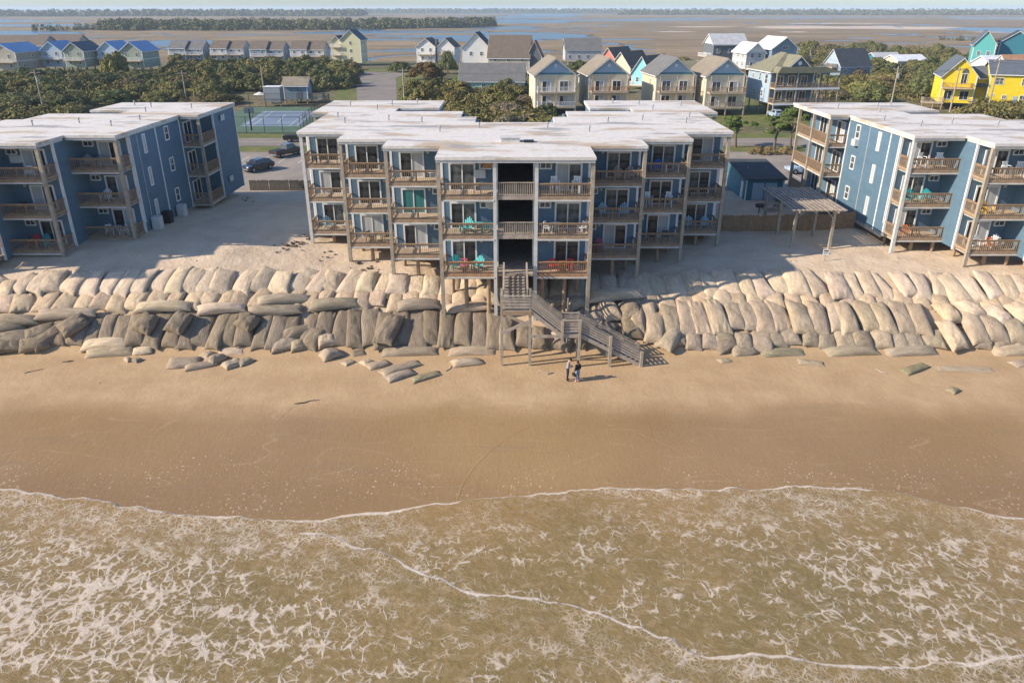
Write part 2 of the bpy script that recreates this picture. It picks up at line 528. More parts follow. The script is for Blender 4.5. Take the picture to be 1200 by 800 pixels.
    wa = t.mix(t.maprange(big, 0.4, 0.62), (0.285, 0.186, 0.078), (0.24, 0.165, 0.070))
    wb = t.mix(t.maprange(big, 0.4, 0.62), (0.225, 0.16, 0.067), (0.18, 0.138, 0.056))
    c = t.mix(shallow, wa, wb)
    c = t.mix(t.math('MULTIPLY', t.maprange(t.noise(flat, 0.8, 5, 0.6), 0.42, 0.7), 0.35), c, (0.31, 0.21, 0.10))
    c = t.mix(t.math('MULTIPLY', t.maprange(lump0, 0.50, 0.68, 0, 1, True), 0.22), c, (0.42, 0.32, 0.21))
    c = t.mix(t.math('MULTIPLY', foam, 0.9), c, t.mix(patch2, (0.54, 0.455, 0.365), (0.70, 0.61, 0.51)))
    t.put(b, Base_Color=c, Roughness=t.math('ADD', 0.16, t.math('MULTIPLY', foam, 0.6)))
    b.inputs['IOR'].default_value = 1.33
    rip = t.noise(t.mapping(flat, (1, 1.8, 1), (0, 0, R(-15))), 2.0, 4, 0.6, 0.6)
    rip2 = t.noise(flat, 7.0, 3, 0.6)
    lump = t.noise(wv2, 3.4, 2, 0.5)
    h = t.math('ADD', t.math('MULTIPLY', rip, 0.05), t.math('MULTIPLY', rip2, 0.012))
    h = t.math('ADD', h, t.math('MULTIPLY', foam, 0.018))
    h = t.math('ADD', h, t.math('MULTIPLY', t.maprange(lump, 0.40, 0.68, 0, 1, True), 0.010))
    t.put(b, Normal=t.bump(h, 0.9, 1.0))
    return m
M['sea'] = mat_sea()

shore_px = [(-700, 640), (-300, 590), (-120, 574), (0, 573), (40, 576), (100, 585), (180, 597), (250, 604), (300, 607), (360, 608), (400, 605), (450, 598), (520, 588),
            (600, 580), (680, 573), (740, 571), (800, 572), (870, 573), (920, 570), (980, 571), (1040, 576), (1090, 588), (1140, 599), (1160, 600), (1172, 606), (1200, 610), (1300, 600), (1500, 575), (1900, 600)]
front_px = [(-700, 900), (0, 860), (120, 775), (200, 700), (270, 641), (335, 624), (370, 622), (400, 633), (433, 642), (467, 655), (510, 677), (553, 693), (600, 700), (633, 702), (700, 718), (750, 737), (800, 757),
            (833, 771), (850, 767), (900, 767), (940, 769), (968, 777), (985, 784), (1010, 780), (1060, 778), (1130, 775), (1200, 769), (1400, 760), (1900, 790)]

def curve_from(pxs, z):
    w = [on(x, y, z) for x, y in pxs]
    return np.array([p.x for p in w]), np.array([p.y for p in w])

SHORE = {}
def sea_sheet(name, pxs, z_edge, lift, seed, dens, lip, fade=None):
    cx_, cy_ = curve_from(pxs, z_edge)
    x = np.concatenate([np.linspace(-160, -31, 90), np.arange(-30.8, 31, 0.2), np.linspace(31.2, 160, 90)])
    ye = np.interp(x, cx_, cy_)
    k = np.ones(9) / 9
    ye = np.convolve(np.pad(ye, 4, 'edge'), k, 'valid')
    ye = ye + (fbm(x * 0.9, x * 0 + seed, seed, 4) - 0.5) * 0.55 + (fbm(x * 4.0, x * 0 + seed + 3.3, seed + 5, 2) - 0.5) * 0.10
    d = np.concatenate([[0, 0.03, 0.07, 0.13, 0.22], 0.22 + 0.22 * np.arange(1, 80), np.linspace(18.5, 30, 20), np.linspace(34, 160, 14)])
    X, Dm = np.meshgrid(x, d)
    Y = ye[None, :] - Dm
    base = -0.015 * (52 - Y)
    prof = lip * np.minimum(1, Dm / 0.13) ** 0.5 * (1.0 + 0.9 * np.exp(-((Dm - 0.22) / 0.25) ** 2))
    if 'y' not in SHORE: SHORE['y'] = ye
    D0 = np.maximum(SHORE['y'][None, :] - Y, 0)            # distance from the outer edge of the wash
    swell = (fbm(X * 0.25 + 7, Y * 0.5, 5, 3) - 0.5) * 0.09 * np.clip(D0 / 3, 0, 1)
    Z = np.maximum(base + 0.012 * np.clip(D0, 0, 12), -0.72) + swell + lift * np.clip(Dm / 0.05, 0, 1) - 0.004 + prof
    wet = (fbm(X * 0.05, Y * 0.09, 5, 3) - 0.5) * 0.10
    Z = Z + wet
    if fade:
        q = np.clip((X - fade[0]) / (fade[1] - fade[0]), 0, 1)
        Z = np.where(q < 1, Z - (lift * np.clip(Dm / 0.05, 0, 1) + prof) * (1 - q) + 0.004 * (1 - q), Z)
        Dm = Dm + 6 * (1 - q)
    F = dens(X, Y, Dm)
    return link(name, grid_mesh(name, X, Y, Z, M['sea'], {'edge': Dm, 'foam': F, 'deep': D0}))

def dens_first(X, Y, Dm):
    left = np.clip((-2 - X) / 12, 0, 1)
    right = np.clip((X - 8) / 8, 0, 1)
    return 0.34 + 0.19 * left + 0.08 * right - 0.10 * np.clip((X + 3) / 6, 0, 1) * np.clip((8 - X) / 6, 0, 1)
def dens_second(X, Y, Dm):
    left = np.clip((-3 - X) / 8, 0, 1)
    return 0.33 + 0.22 * left + 0.12 * np.clip((X - 3) / 6, 0, 1) + 0.1 * np.exp(-Dm / 1.2)
sea = sea_sheet('sea_water', shore_px, -0.3, 0.010, 3, dens_first, 0.035)
tag(sea, 'shallow brown sea water laced with foam', kind='structure')
wave = sea_sheet('wave_water', front_px, -0.32, 0.022, 21, dens_second, 0.026, (on(300, 632, -0.32).x, on(350, 622, -0.32).x))
tag(wave, 'second wash of foamy water running over the first', kind='structure')

# low swash ridges left by earlier washes
def swash(pxs, label, w=0.10, h=0.012):
    pts = []
    for (a, b) in zip(pxs[:-1], pxs[1:]):
        n = 14
        for i in range(n): pts.append((a[0] + (b[0] - a[0]) * i / n, a[1] + (b[1] - a[1]) * i / n))
    P = [on(x, y, -0.2) for x, y in pts]
    for _ in range(6): P = [P[0]] + [(P[i - 1] + P[i] * 2 + P[i + 1]) / 4 for i in range(1, len(P) - 1)] + [P[-1]]
    vs, fs = [], []
    for i, p in enumerate(P):
        d = (P[min(i + 1, len(P) - 1)] - P[max(i - 1, 0)]).normalized(); n = Vector((-d.y, d.x, 0))
        j = 0.75 + 0.5 * float(vnoise(np.array([i * 0.31]), np.array([2.2]), 4)[0])
        for k, hh in ((-1, -0.01), (-0.35, h * j), (0.35, h * j), (1, -0.01)):
            q = p + n * k * w * j; vs.append((q.x, q.y, h1(q.x, q.y) + hh))
    for i in range(len(P) - 1):
        for k in range(3): fs.append((i * 4 + k, i * 4 + k + 1, i * 4 + k + 5, i * 4 + k + 4))
    mb = MB(); mb.add(vs, fs, True)
    tag(mb.build('swash_ridge', beach.data.materials[0]), label, kind='structure')
swash([(535, 586), (542, 566), (556, 545), (575, 527), (598, 510), (625, 497), (650, 488)], 'low curved sand ridge left by a wash')
swash([(655, 484), (690, 492), (740, 504), (790, 524), (835, 548), (872, 573)], 'long curved sand ridge left by a wash', 0.08, 0.008)
swash([(1090, 486), (1130, 505), (1165, 522), (1230, 548)], 'straight sand ridge left by a wash', 0.08, 0.008)
swash([(325, 494), (340, 480), (352, 473)], 'thin drag mark below the dark stick', 0.05, 0.012)
# ------------------------------------------------------------------ land behind the dune
GZ = 3.2
def mat_scrub():
    m, t, b = new_mat('scrub_ground')
    p = t.pos()
    n1 = t.noise(p, 0.05, 5, 0.6); n2 = t.noise(p, 0.6, 5, 0.65)
    c = t.mix(t.maprange(n1, 0.42, 0.58), (0.15, 0.125, 0.06), (0.075, 0.085, 0.03))
    c = t.mix(t.maprange(n2, 0.5, 0.75), c, (0.26, 0.20, 0.12))
    t.put(b, Base_Color=c, Roughness=0.95, Normal=t.bump(n2, 0.8, 0.4))
    return m
def mat_asphalt(name, c, dirt):
    m, t, b = new_mat(name)
    p = t.pos()
    n1 = t.noise(p, 0.22, 5, 0.6); n2 = t.noise(p, 3.0, 4, 0.6)
    k = t.mix(t.maprange(n1, 0.38, 0.66), c, dirt)
    k = t.mix(t.math('MULTIPLY', t.maprange(n2, 0.4, 0.7), 0.3), k, tuple(x * 0.75 for x in c))
    t.put(b, Base_Color=k, Roughness=0.9, Normal=t.bump(n2, 0.2, 0.03))
    return m
def mat_lawn():
    m, t, b = new_mat('verge_grass')
    p = t.pos()
    n1 = t.noise(p, 0.3, 5, 0.65); n2 = t.noise(p, 4.0, 4, 0.7)
    c = t.mix(t.maprange(n1, 0.35, 0.65), (0.075, 0.115, 0.022), (0.19, 0.17, 0.055))
    c = t.mix(t.maprange(n2, 0.5, 0.8), c, (0.06, 0.075, 0.02))
    t.put(b, Base_Color=c, Roughness=0.95, Normal=t.bump(n2, 0.7, 0.12))
    return m
M['scrub'] = mat_scrub()
M['asphalt'] = mat_asphalt('parking_asphalt', (0.235, 0.205, 0.175), (0.32, 0.275, 0.225))
M['road'] = mat_asphalt('road_asphalt', (0.20, 0.175, 0.15), (0.27, 0.23, 0.19))
M['lawn'] = mat_lawn()
M['line'] = simple('road_paint', (0.62, 0.60, 0.54), 0.7, 0.2, 1.5)

def flat(name, pts, z, mat, label):
    me = MB().poly([(x, y, z) for x, y in pts]).mesh(name, mat)
    return tag(link(name, me), label, kind='structure')

flat('ground', [(-420, 92.4), (420, 92.4), (420, 345), (-420, 345)], 3.06, M['scrub'], 'scrubby sandy ground behind the dune')
flat('parking_lot', [(-64, 93.6), (64, 93.6), (64, 121.5), (-64, 121.5)], 3.13, M['asphalt'], 'worn pale asphalt parking lot')
flat('grass_verge', [(-420, 121.5), (420, 121.5), (420, 127.2), (-420, 127.2)], 3.10, M['lawn'], 'mown grass strip between parking and road')
flat('road', [(-420, 127.2), (420, 127.2), (420, 135.4), (-420, 135.4)], 3.135, M['road'], 'two lane shore road of worn asphalt')
flat('grass_verge', [(-420, 135.4), (420, 135.4), (420, 141.0), (-420, 141.0)], 3.10, M['lawn'], 'mown grass strip beyond the road')
flat('lawn', [(-44, 186), (-24, 186), (-30, 300), (-62, 300)], 3.085, M['lawn'], 'grass round the side street')
flat('lawn', [(40, 150), (78, 150), (72, 205), (40, 205)], 3.085, M['lawn'], 'grass under the stilted houses')
flat('street', [(-33.6, 135.2), (-24.2, 135.2), (-28.2, 190), (-38.6, 262), (-37.0, 278), (-42, 286), (-52, 286), (-56, 276), (-52.2, 262), (-37.9, 190)], 3.125, M['road'], 'side street ending in a turning circle')
# painted centre line and parking bays
mb = MB()
for x in range(-300, 300, 1):
    if x % 12 == 0: mb.poly([(x, 131.2, 3.1405), (x + 12, 131.2, 3.1405), (x + 12, 131.32, 3.1405), (x, 131.32, 3.1405)])
tag(mb.build('road_marking', M['line']), 'painted centre line of the shore road', kind='structure')
for x in range(-44, -22, 3):
    tag(MB().poly([(x, 112, 3.136), (x + .12, 112, 3.136), (x + .12, 117.5, 3.136), (x, 117.5, 3.136)]).build('bay_marking', M['line']), 'white parking bay line', kind='structure')
for x in range(24, 54, 3):
    tag(MB().poly([(x, 99, 3.136), (x + .12, 99, 3.136), (x + .12, 104.5, 3.136), (x, 104.5, 3.136)]).build('bay_marking', M['line']), 'white parking bay line', kind='structure')

# ------------------------------------------------------------------ marsh, sound and far shore
WZ = 0.9
def mat_marsh():
    m, t, b = new_mat('brown_marsh_grass')
    p = t.pos()
    n1 = t.noise(t.mapping(p, (0.6, 1, 1)), 0.012, 6, 0.62); n2 = t.noise(t.mapping(p, (0.4, 1, 1)), 0.05, 5, 0.65); n3 = t.noise(p, 0.5, 3, 0.7)
    c = t.mix(t.maprange(n1, 0.36, 0.64), (0.165, 0.12, 0.065), (0.29, 0.21, 0.12))
    c = t.mix(t.math('MULTIPLY', t.maprange(n2, 0.5, 0.68), 0.75), c, (0.145, 0.105, 0.05))
    c = t.mix(t.math('MULTIPLY', t.maprange(n3, 0.5, 0.8), 0.4), c, (0.31, 0.225, 0.135))
    hz = t.new('ShaderNodeSeparateXYZ'); t.l.new(p, hz.inputs[0])
    c = t.mix(t.maprange(hz.outputs[2], WZ + 0.14, WZ + 0.02), c, (0.075, 0.055, 0.033))
    sand = t.new('ShaderNodeAttribute', attribute_name='sand').outputs['Fac']
    c = t.mix(sand, c, (0.52, 0.42, 0.32))
    t.put(b, Base_Color=c, Roughness=0.95, Normal=t.bump(n3, 0.6, 0.5))
    return m
def mat_sound():
    m, t, b = new_mat('sound_water')
    p = t.pos()
    t.put(b, Base_Color=(0.055, 0.095, 0.125, 1), Roughness=0.28, Normal=t.bump(t.noise(t.mapping(p, (0.5, 1, 1)), 0.35, 4, 0.6), 0.16, 0.6))
    b.inputs['IOR'].default_value = 1.33
    b.inputs['Specular IOR Level'].default_value = 0.5
    return m
# pools and channels surveyed on the photograph: (px centre, py centre, px half width, py half height)
pools = [(25, 30, 105, 2.0), (-40, 25, 110, 2.2), (35, 39, 46, 2.2), (-60, 40, 60, 2.5), (72, 46, 45, 0.9), (6, 43, 40, 0.8), (120, 43, 24, .5), (148, 48, 8, 0.6), (218, 52, 42, 5.0), (255, 57, 70, 3.4), (290, 60, 60, 2.6), (218, 43, 22, 0.5),
         (300, 55, 30, 1.5), (340, 61, 60, 2.0), (385, 60, 70, 1.6), (455, 60, 60, 1.3), (490, 58, 45, 1.0), (305, 41, 45, 0.7), (400, 39, 40, 1.4), (425, 34, 26, 2.5), (470, 38, 70, 1.5), (500, 43, 85, 2.2), (450, 47, 60, 1.2), (560, 46, 70, 2.6), (560, 33, 75, 1.0), (600, 34, 60, 1.2), (635, 42, 58, 2.4), (610, 40, 40, 1.6),
         (660, 44.5, 30, 2.0), (735, 46.5, 32, 0.8), (620, 25, 50, 2.8), (600, 21, 60, 1.6), (700, 24, 90, 1.0), (640, 18, 40, 2.2), (780, 23, 60, 0.7), (575, 27, 60, 1.0), (540, 23, 30, 1.0), (610, 31, 25, 0.7),
         (1010, 45, 22, 0.8), (1050, 51, 40, 0.9), (985, 48, 20, .6), (1185, 35, 50, 2.2), (1150, 34, 40, 1.2), (1230, 36, 60, 2.5), (1180, 22, 60, 1.0), (1090, 50, 20, .5), (620, 60, 25, 0.9), (690, 31, 40, .5), (870, 21.5, 80, 0.5), (1000, 20.5, 120, 0.5)]
sands = [(1010, 33, 125, 1.7), (1080, 34, 60, 1.5), (930, 32, 60, 1.0), (790, 38, 30, 0.7), (820, 32, 50, 0.6), (1180, 38, 40, 0.7), (930, 38, 16, 0.8), (990, 28, 90, .5)]
u = np.linspace(-1.15, 1.15, 560)
yy = np.exp(np.linspace(math.log(300), math.log(3300), 300))
U, Y = np.meshgrid(u, yy)
X = U * Y
PYv = 400 + FPX * np.tan(np.arctan((CAM_H - WZ) / Y) - PITCH)
PXv = 600 + FPX * X / (Y * math.cos(PITCH) + (CAM_H - WZ) * math.sin(PITCH))
wob = (fbm(X * 0.012, Y * 0.012, 31, 5) - 0.5)
wob2 = (fbm(X * 0.03, Y * 0.03, 37, 4) - 0.5)
d = np.full(X.shape, 9.0)
for (cx_, cy_, rx, ry) in pools:
    ry = ry * 0.85
    d = np.minimum(d, np.sqrt(((PXv - cx_) / rx) ** 2 + ((PYv - cy_) / ry) ** 2))
inside = np.clip((1.0 - d + wob * 1.6 + wob2 * 0.7) * 2.2, -1, 1)
creek = np.abs(fbm(X * 0.0042 + 3, Y * 0.0042, 51, 4) - 0.5)
creek = np.clip((0.007 - creek) * 80, -1, 1)
keep = (Y < 345) | ((np.abs(PXv - 900) < 130) & (PYv > 44))
wet = np.maximum(inside, np.where(keep, -1, creek))
wet = np.where(Y < 318, -1, wet)
Zm = WZ + 0.35 - 0.8 * np.clip(wet * 0.5 + 0.5, 0, 1) * 1.0 + 0.18 * (fbm(X * 0.1, Y * 0.1, 77, 3) - 0.5)
rise = np.clip((345 - Y) / 25, 0, 1)
Zm = Zm * (1 - rise) + 3.0 * rise
sd = np.full(X.shape, 9.0)
for (cx_, cy_, rx, ry) in sands:
    sd = np.minimum(sd, np.sqrt(((PXv - cx_) / rx) ** 2 + ((PYv - cy_) / ry) ** 2))
SA = np.clip((1 - sd + wob * 1.2) * 3, 0, 1)
marsh = link('marsh', grid_mesh('marsh', X, Y, Zm, mat_marsh(), {'sand': SA}))
tag(marsh, 'brown winter marsh grass cut by creeks', kind='structure')
sw = MB().poly([(-9000, 305, WZ), (9000, 305, WZ), (9000, 14000, WZ), (-9000, 14000, WZ)]).build('sound_water', mat_sound())
tag(sw, 'pale blue tidal water between marsh and far shore', kind='structure')
flat('far_shore', [(-9000, 3250), (-700, 3200), (-260, 3600), (300, 3700), (420, 3100), (2600, 2900), (9000, 2800), (9000, 14500), (-9000, 14500)], 1.6, M['scrub'], 'low far shore of the sound')
flat('near_far_shore', [(-9000, 2300), (-1500, 2250), (-1100, 2500), (-480, 2450), (-380, 2700), (-700, 3260), (-9000, 3300)], 1.55, M['scrub'], 'low wooded point across the sound')
# ------------------------------------------------------------------ apartment buildings
Z1, Z2, Z3, ZR = 5.24, 8.30, 11.33, 14.0
LEVELS = (Z1, Z2, Z3)
# half plan, local metres: (inner x, outer x, front of deck y)
BLOCKS = [(1.62, 5.75, 0.2), (5.75, 10.35, 5.0), (10.35, 14.65, 8.3), (14.65, 19.0, 12.4)]
DEPTH = 2.2

def mat_roof():
    m, t, b = new_mat('white_roof_membrane')
    v = t.coord('Object')
    n = t.noise(t.mapping(v, (0.45, 1, 1)), 0.28, 6, 0.62)
    n2 = t.noise(t.mapping(v, (0.3, 1, 1)), 0.5, 5, 0.62)
    n3 = t.noise(v, 2.5, 5, 0.65)
    c = t.mix(t.maprange(n3, 0.3, 0.7), (0.56, 0.52, 0.465), (0.70, 0.66, 0.60))
    c = t.mix(t.math('MULTIPLY', t.maprange(n, 0.52, 0.60), 0.8), c, (0.43, 0.32, 0.20))
    c = t.mix(t.math('MULTIPLY', t.maprange(n2, 0.56, 0.63), 0.85), c, (0.29, 0.28, 0.27))
    t.put(b, Base_Color=c, Roughness=0.72, Normal=t.bump(n3, 0.25, 0.1))
    return m
M['roof_white'] = mat_roof()

def poly_slab(pts, z0, z1):
    bm = bmesh.new()
    vs = [bm.verts.new((x, y, z0)) for x, y in pts]
    f = bm.faces.new(vs)
    r = bmesh.ops.extrude_face_region(bm, geom=[f])
    for v in r['geom']:
        if isinstance(v, bmesh.types.BMVert): v.co.z = z1
    bmesh.ops.recalc_face_normals(bm, faces=bm.faces)
    return bm

def bm_mesh(bm, name, mat):
    me = bpy.data.meshes.new(name); bm.to_mesh(me); bm.free(); me.materials.append(mat)
    return me

def railing_mesh(w, d, side, mat, ends=(1, 1)):
    """front rail of width w (x 0..w, y 0) and a side rail at x = 0 if side<0 else w, running back d"""
    def mk():
        mb = MB()
        H = 1.0
        mb.box(0, w, -0.03, 0.11, H - 0.045, H)              # cap
        mb.box(0, w, 0.02, 0.06, H - 0.16, H - 0.05)
        mb.box(0, w, 0.02, 0.06, 0.08, 0.16)
        n = int(w / 0.165)
        for i in range(n + 1):
            x = i * w / n
            mb.box(x - 0.016, x + 0.016, -0.016, 0.018, 0.04, H - 0.05)
        for i in range(1, 2):
            x = i * w / 2
            mb.box(x - 0.05, x + 0.05, 0.062, 0.16, -0.1, H - 0.05)
        sx = 0.0 if side < 0 else w
        s = 1 if side < 0 else -1
        mb.box(sx - 0.03 * s, sx + 0.11 * s, 0.12, d, H - 0.047, H - 0.002)
        mb.box(sx + 0.02 * s, sx + 0.06 * s, 0.12, d, H - 0.16, H - 0.05)
        mb.box(sx + 0.02 * s, sx + 0.06 * s, 0.12, d, 0.08, 0.16)
        n = int(d / 0.135)
        for i in range(1, n):
            y = i * d / n
            mb.box(sx - 0.018 * s, sx + 0.018 * s, y - 0.018, y + 0.018, 0.04, H - 0.05)
        return mb.mesh('railing', mat)
    return cached(('rail', round(w, 2), round(d, 2), side, mat.name), mk)

def deck_mesh(w, d, mat):
    def mk():
        mb = MB()
        n = int(d / 0.145)
        for i in range(n):
            y = i * d / n
            mb.box(0, w, y + 0.004, y + d / n - 0.006, -0.04, 0.0)
        return mb.mesh('deck_boards', mat)
    return cached(('deck', round(w, 2), round(d, 2), mat.name), mk)

def joist_mesh(w, d, mat):
    def mk():
        mb = MB()
        mb.box(-0.02, w + 0.02, -0.045, 0.0, -0.27, -0.02)
        mb.box(0.0, w, d - 0.1, d - 0.03, -0.27, -0.05)
        n = int(w / 0.6)
        for i in range(n + 1):
            x = 0.03 + i * (w - 0.06) / n
            mb.box(x - 0.025, x + 0.025, 0.001, d - 0.1, -0.25, -0.045)
        return mb.mesh('joists', mat)
    return cached(('joist', round(w, 2), round(d, 2), mat.name), mk)

def trim_mesh(w, mat):
    return cached(('dtrim', round(w, 2)), lambda: MB().box(-0.03, w + 0.03, -0.075, -0.045, -0.36, -0.235).box(-0.02, w + 0.02, -0.047, 1.9, -0.335, -0.285).mesh('soffit_trim', mat))

def door_frame_mesh(w, h, mat):
    def mk():
        mb = MB(); k = 0.13; y = -0.09
        mb.box(0, k, y, 0, 0, h).box(w - k, w, y, 0, 0, h).box(k, w - k, y, 0, h - k, h).box(k, w - k, y, 0, 0, 0.06)
        mb.box(w / 2 - 0.045, w / 2 + 0.045, y + 0.02, 0, 0.06, h - k)
        return mb.mesh('door_frame', mat)
    return cached(('dframe', round(w, 2), round(h, 2), mat.name), mk)

def pane_mesh(w, h, mat):
    return cached(('pane', round(w, 3), round(h, 3), mat.name), lambda: MB().box(0, w, -0.03, -0.005, 0, h).mesh('pane', mat))

def sliding_door(parent, x, y, z, w=2.05, h=2.12, looks=('glass', 'glass'), rz=0.0, frame='white'):
    o = link('sliding_door', door_frame_mesh(w, h, M[frame]), parent, (x, y, z), (0, 0, rz))
    pw = w / 2 - 0.13 - 0.045
    for i, lk in enumerate(looks):
        px_ = 0.13 if i == 0 else w / 2 + 0.045
        link('pane', pane_mesh(pw, h - 0.19, M[lk]), o, (px_, 0, 0.06))
    return o

def win_frame_mesh(w, h, bars, mat):
    def mk():
        mb = MB(); k = 0.10; y = -0.075
        mb.box(0, k, y, 0, 0, h).box(w - k, w, y, 0, 0, h).box(k, w - k, y, 0, h - k, h).box(k, w - k, y - 0.03, 0, 0, k)
        if bars in (1, 3): mb.box(k, w - k, y + 0.03, 0, h / 2 - 0.03, h / 2 + 0.03)
        if bars in (2, 3): mb.box(w / 2 - 0.03, w / 2 + 0.03, y + 0.03, 0, k, h - k)
        return mb.mesh('window_frame', mat)
    return cached(('wframe', round(w, 2), round(h, 2), bars, mat.name), mk)

def window(parent, x, y, z, w, h, bars=1, rz=0.0, look='glass_blue', frame='white', name='window'):
    """frame with its lower outer corner at x,y,z ; faces local -y turned by rz"""
    o = link(name, win_frame_mesh(w, h, bars, M[frame]), parent, (x, y, z), (0, 0, rz))
    link('pane', pane_mesh(w - 0.2, h - 0.2, M[look]), o, (0.1, 0, 0.1))
    return o

def post_mesh(h, r, mat):
    return cached(('post', round(h, 2), r, mat.name), lambda: MB().box(-r, r, -r, r, 0, h).mesh('post', mat))

def lamp_mesh():
    return cached('walllamp', lambda: MB().box(-0.09, 0.09, -0.05, 0, -0.12, 0.12).tube([(0, -0.05, 0), (0, -0.16, 0)], [0.13, 0.12], 8).mesh('wall_lamp', M['lamp']))

def ac_mesh():
    def mk():
        mb = MB().box(-0.42, 0.42, -0.40, 0, 0, 0.62)
        for i in range(7): mb.box(-0.36, 0.36, -0.415, -0.40, 0.07 + i * 0.075, 0.10 + i * 0.075)
        return mb.mesh('air_conditioner', M['ac'])
    return cached('ac', mk)

def half_roof():
    return [(5.9, -0.1), (5.9, 4.75), (10.5, 4.75), (10.5, 8.05), (14.8, 8.05), (14.8, 12.1), (19.25, 12.1), (19.25, 25.4), (21.2, 25.4), (21.2, 36.4),
            (8.2, 36.4), (8.2, 29.2), (12.6, 29.2), (12.6, 26.4), (5.4, 26.4), (5.4, 22.0), (3.8, 22.0), (3.8, 18.1)]

rng = random.Random(11)
def ground_local(root, x, y):
    return h1(root.location.x + x, root.location.y + y)

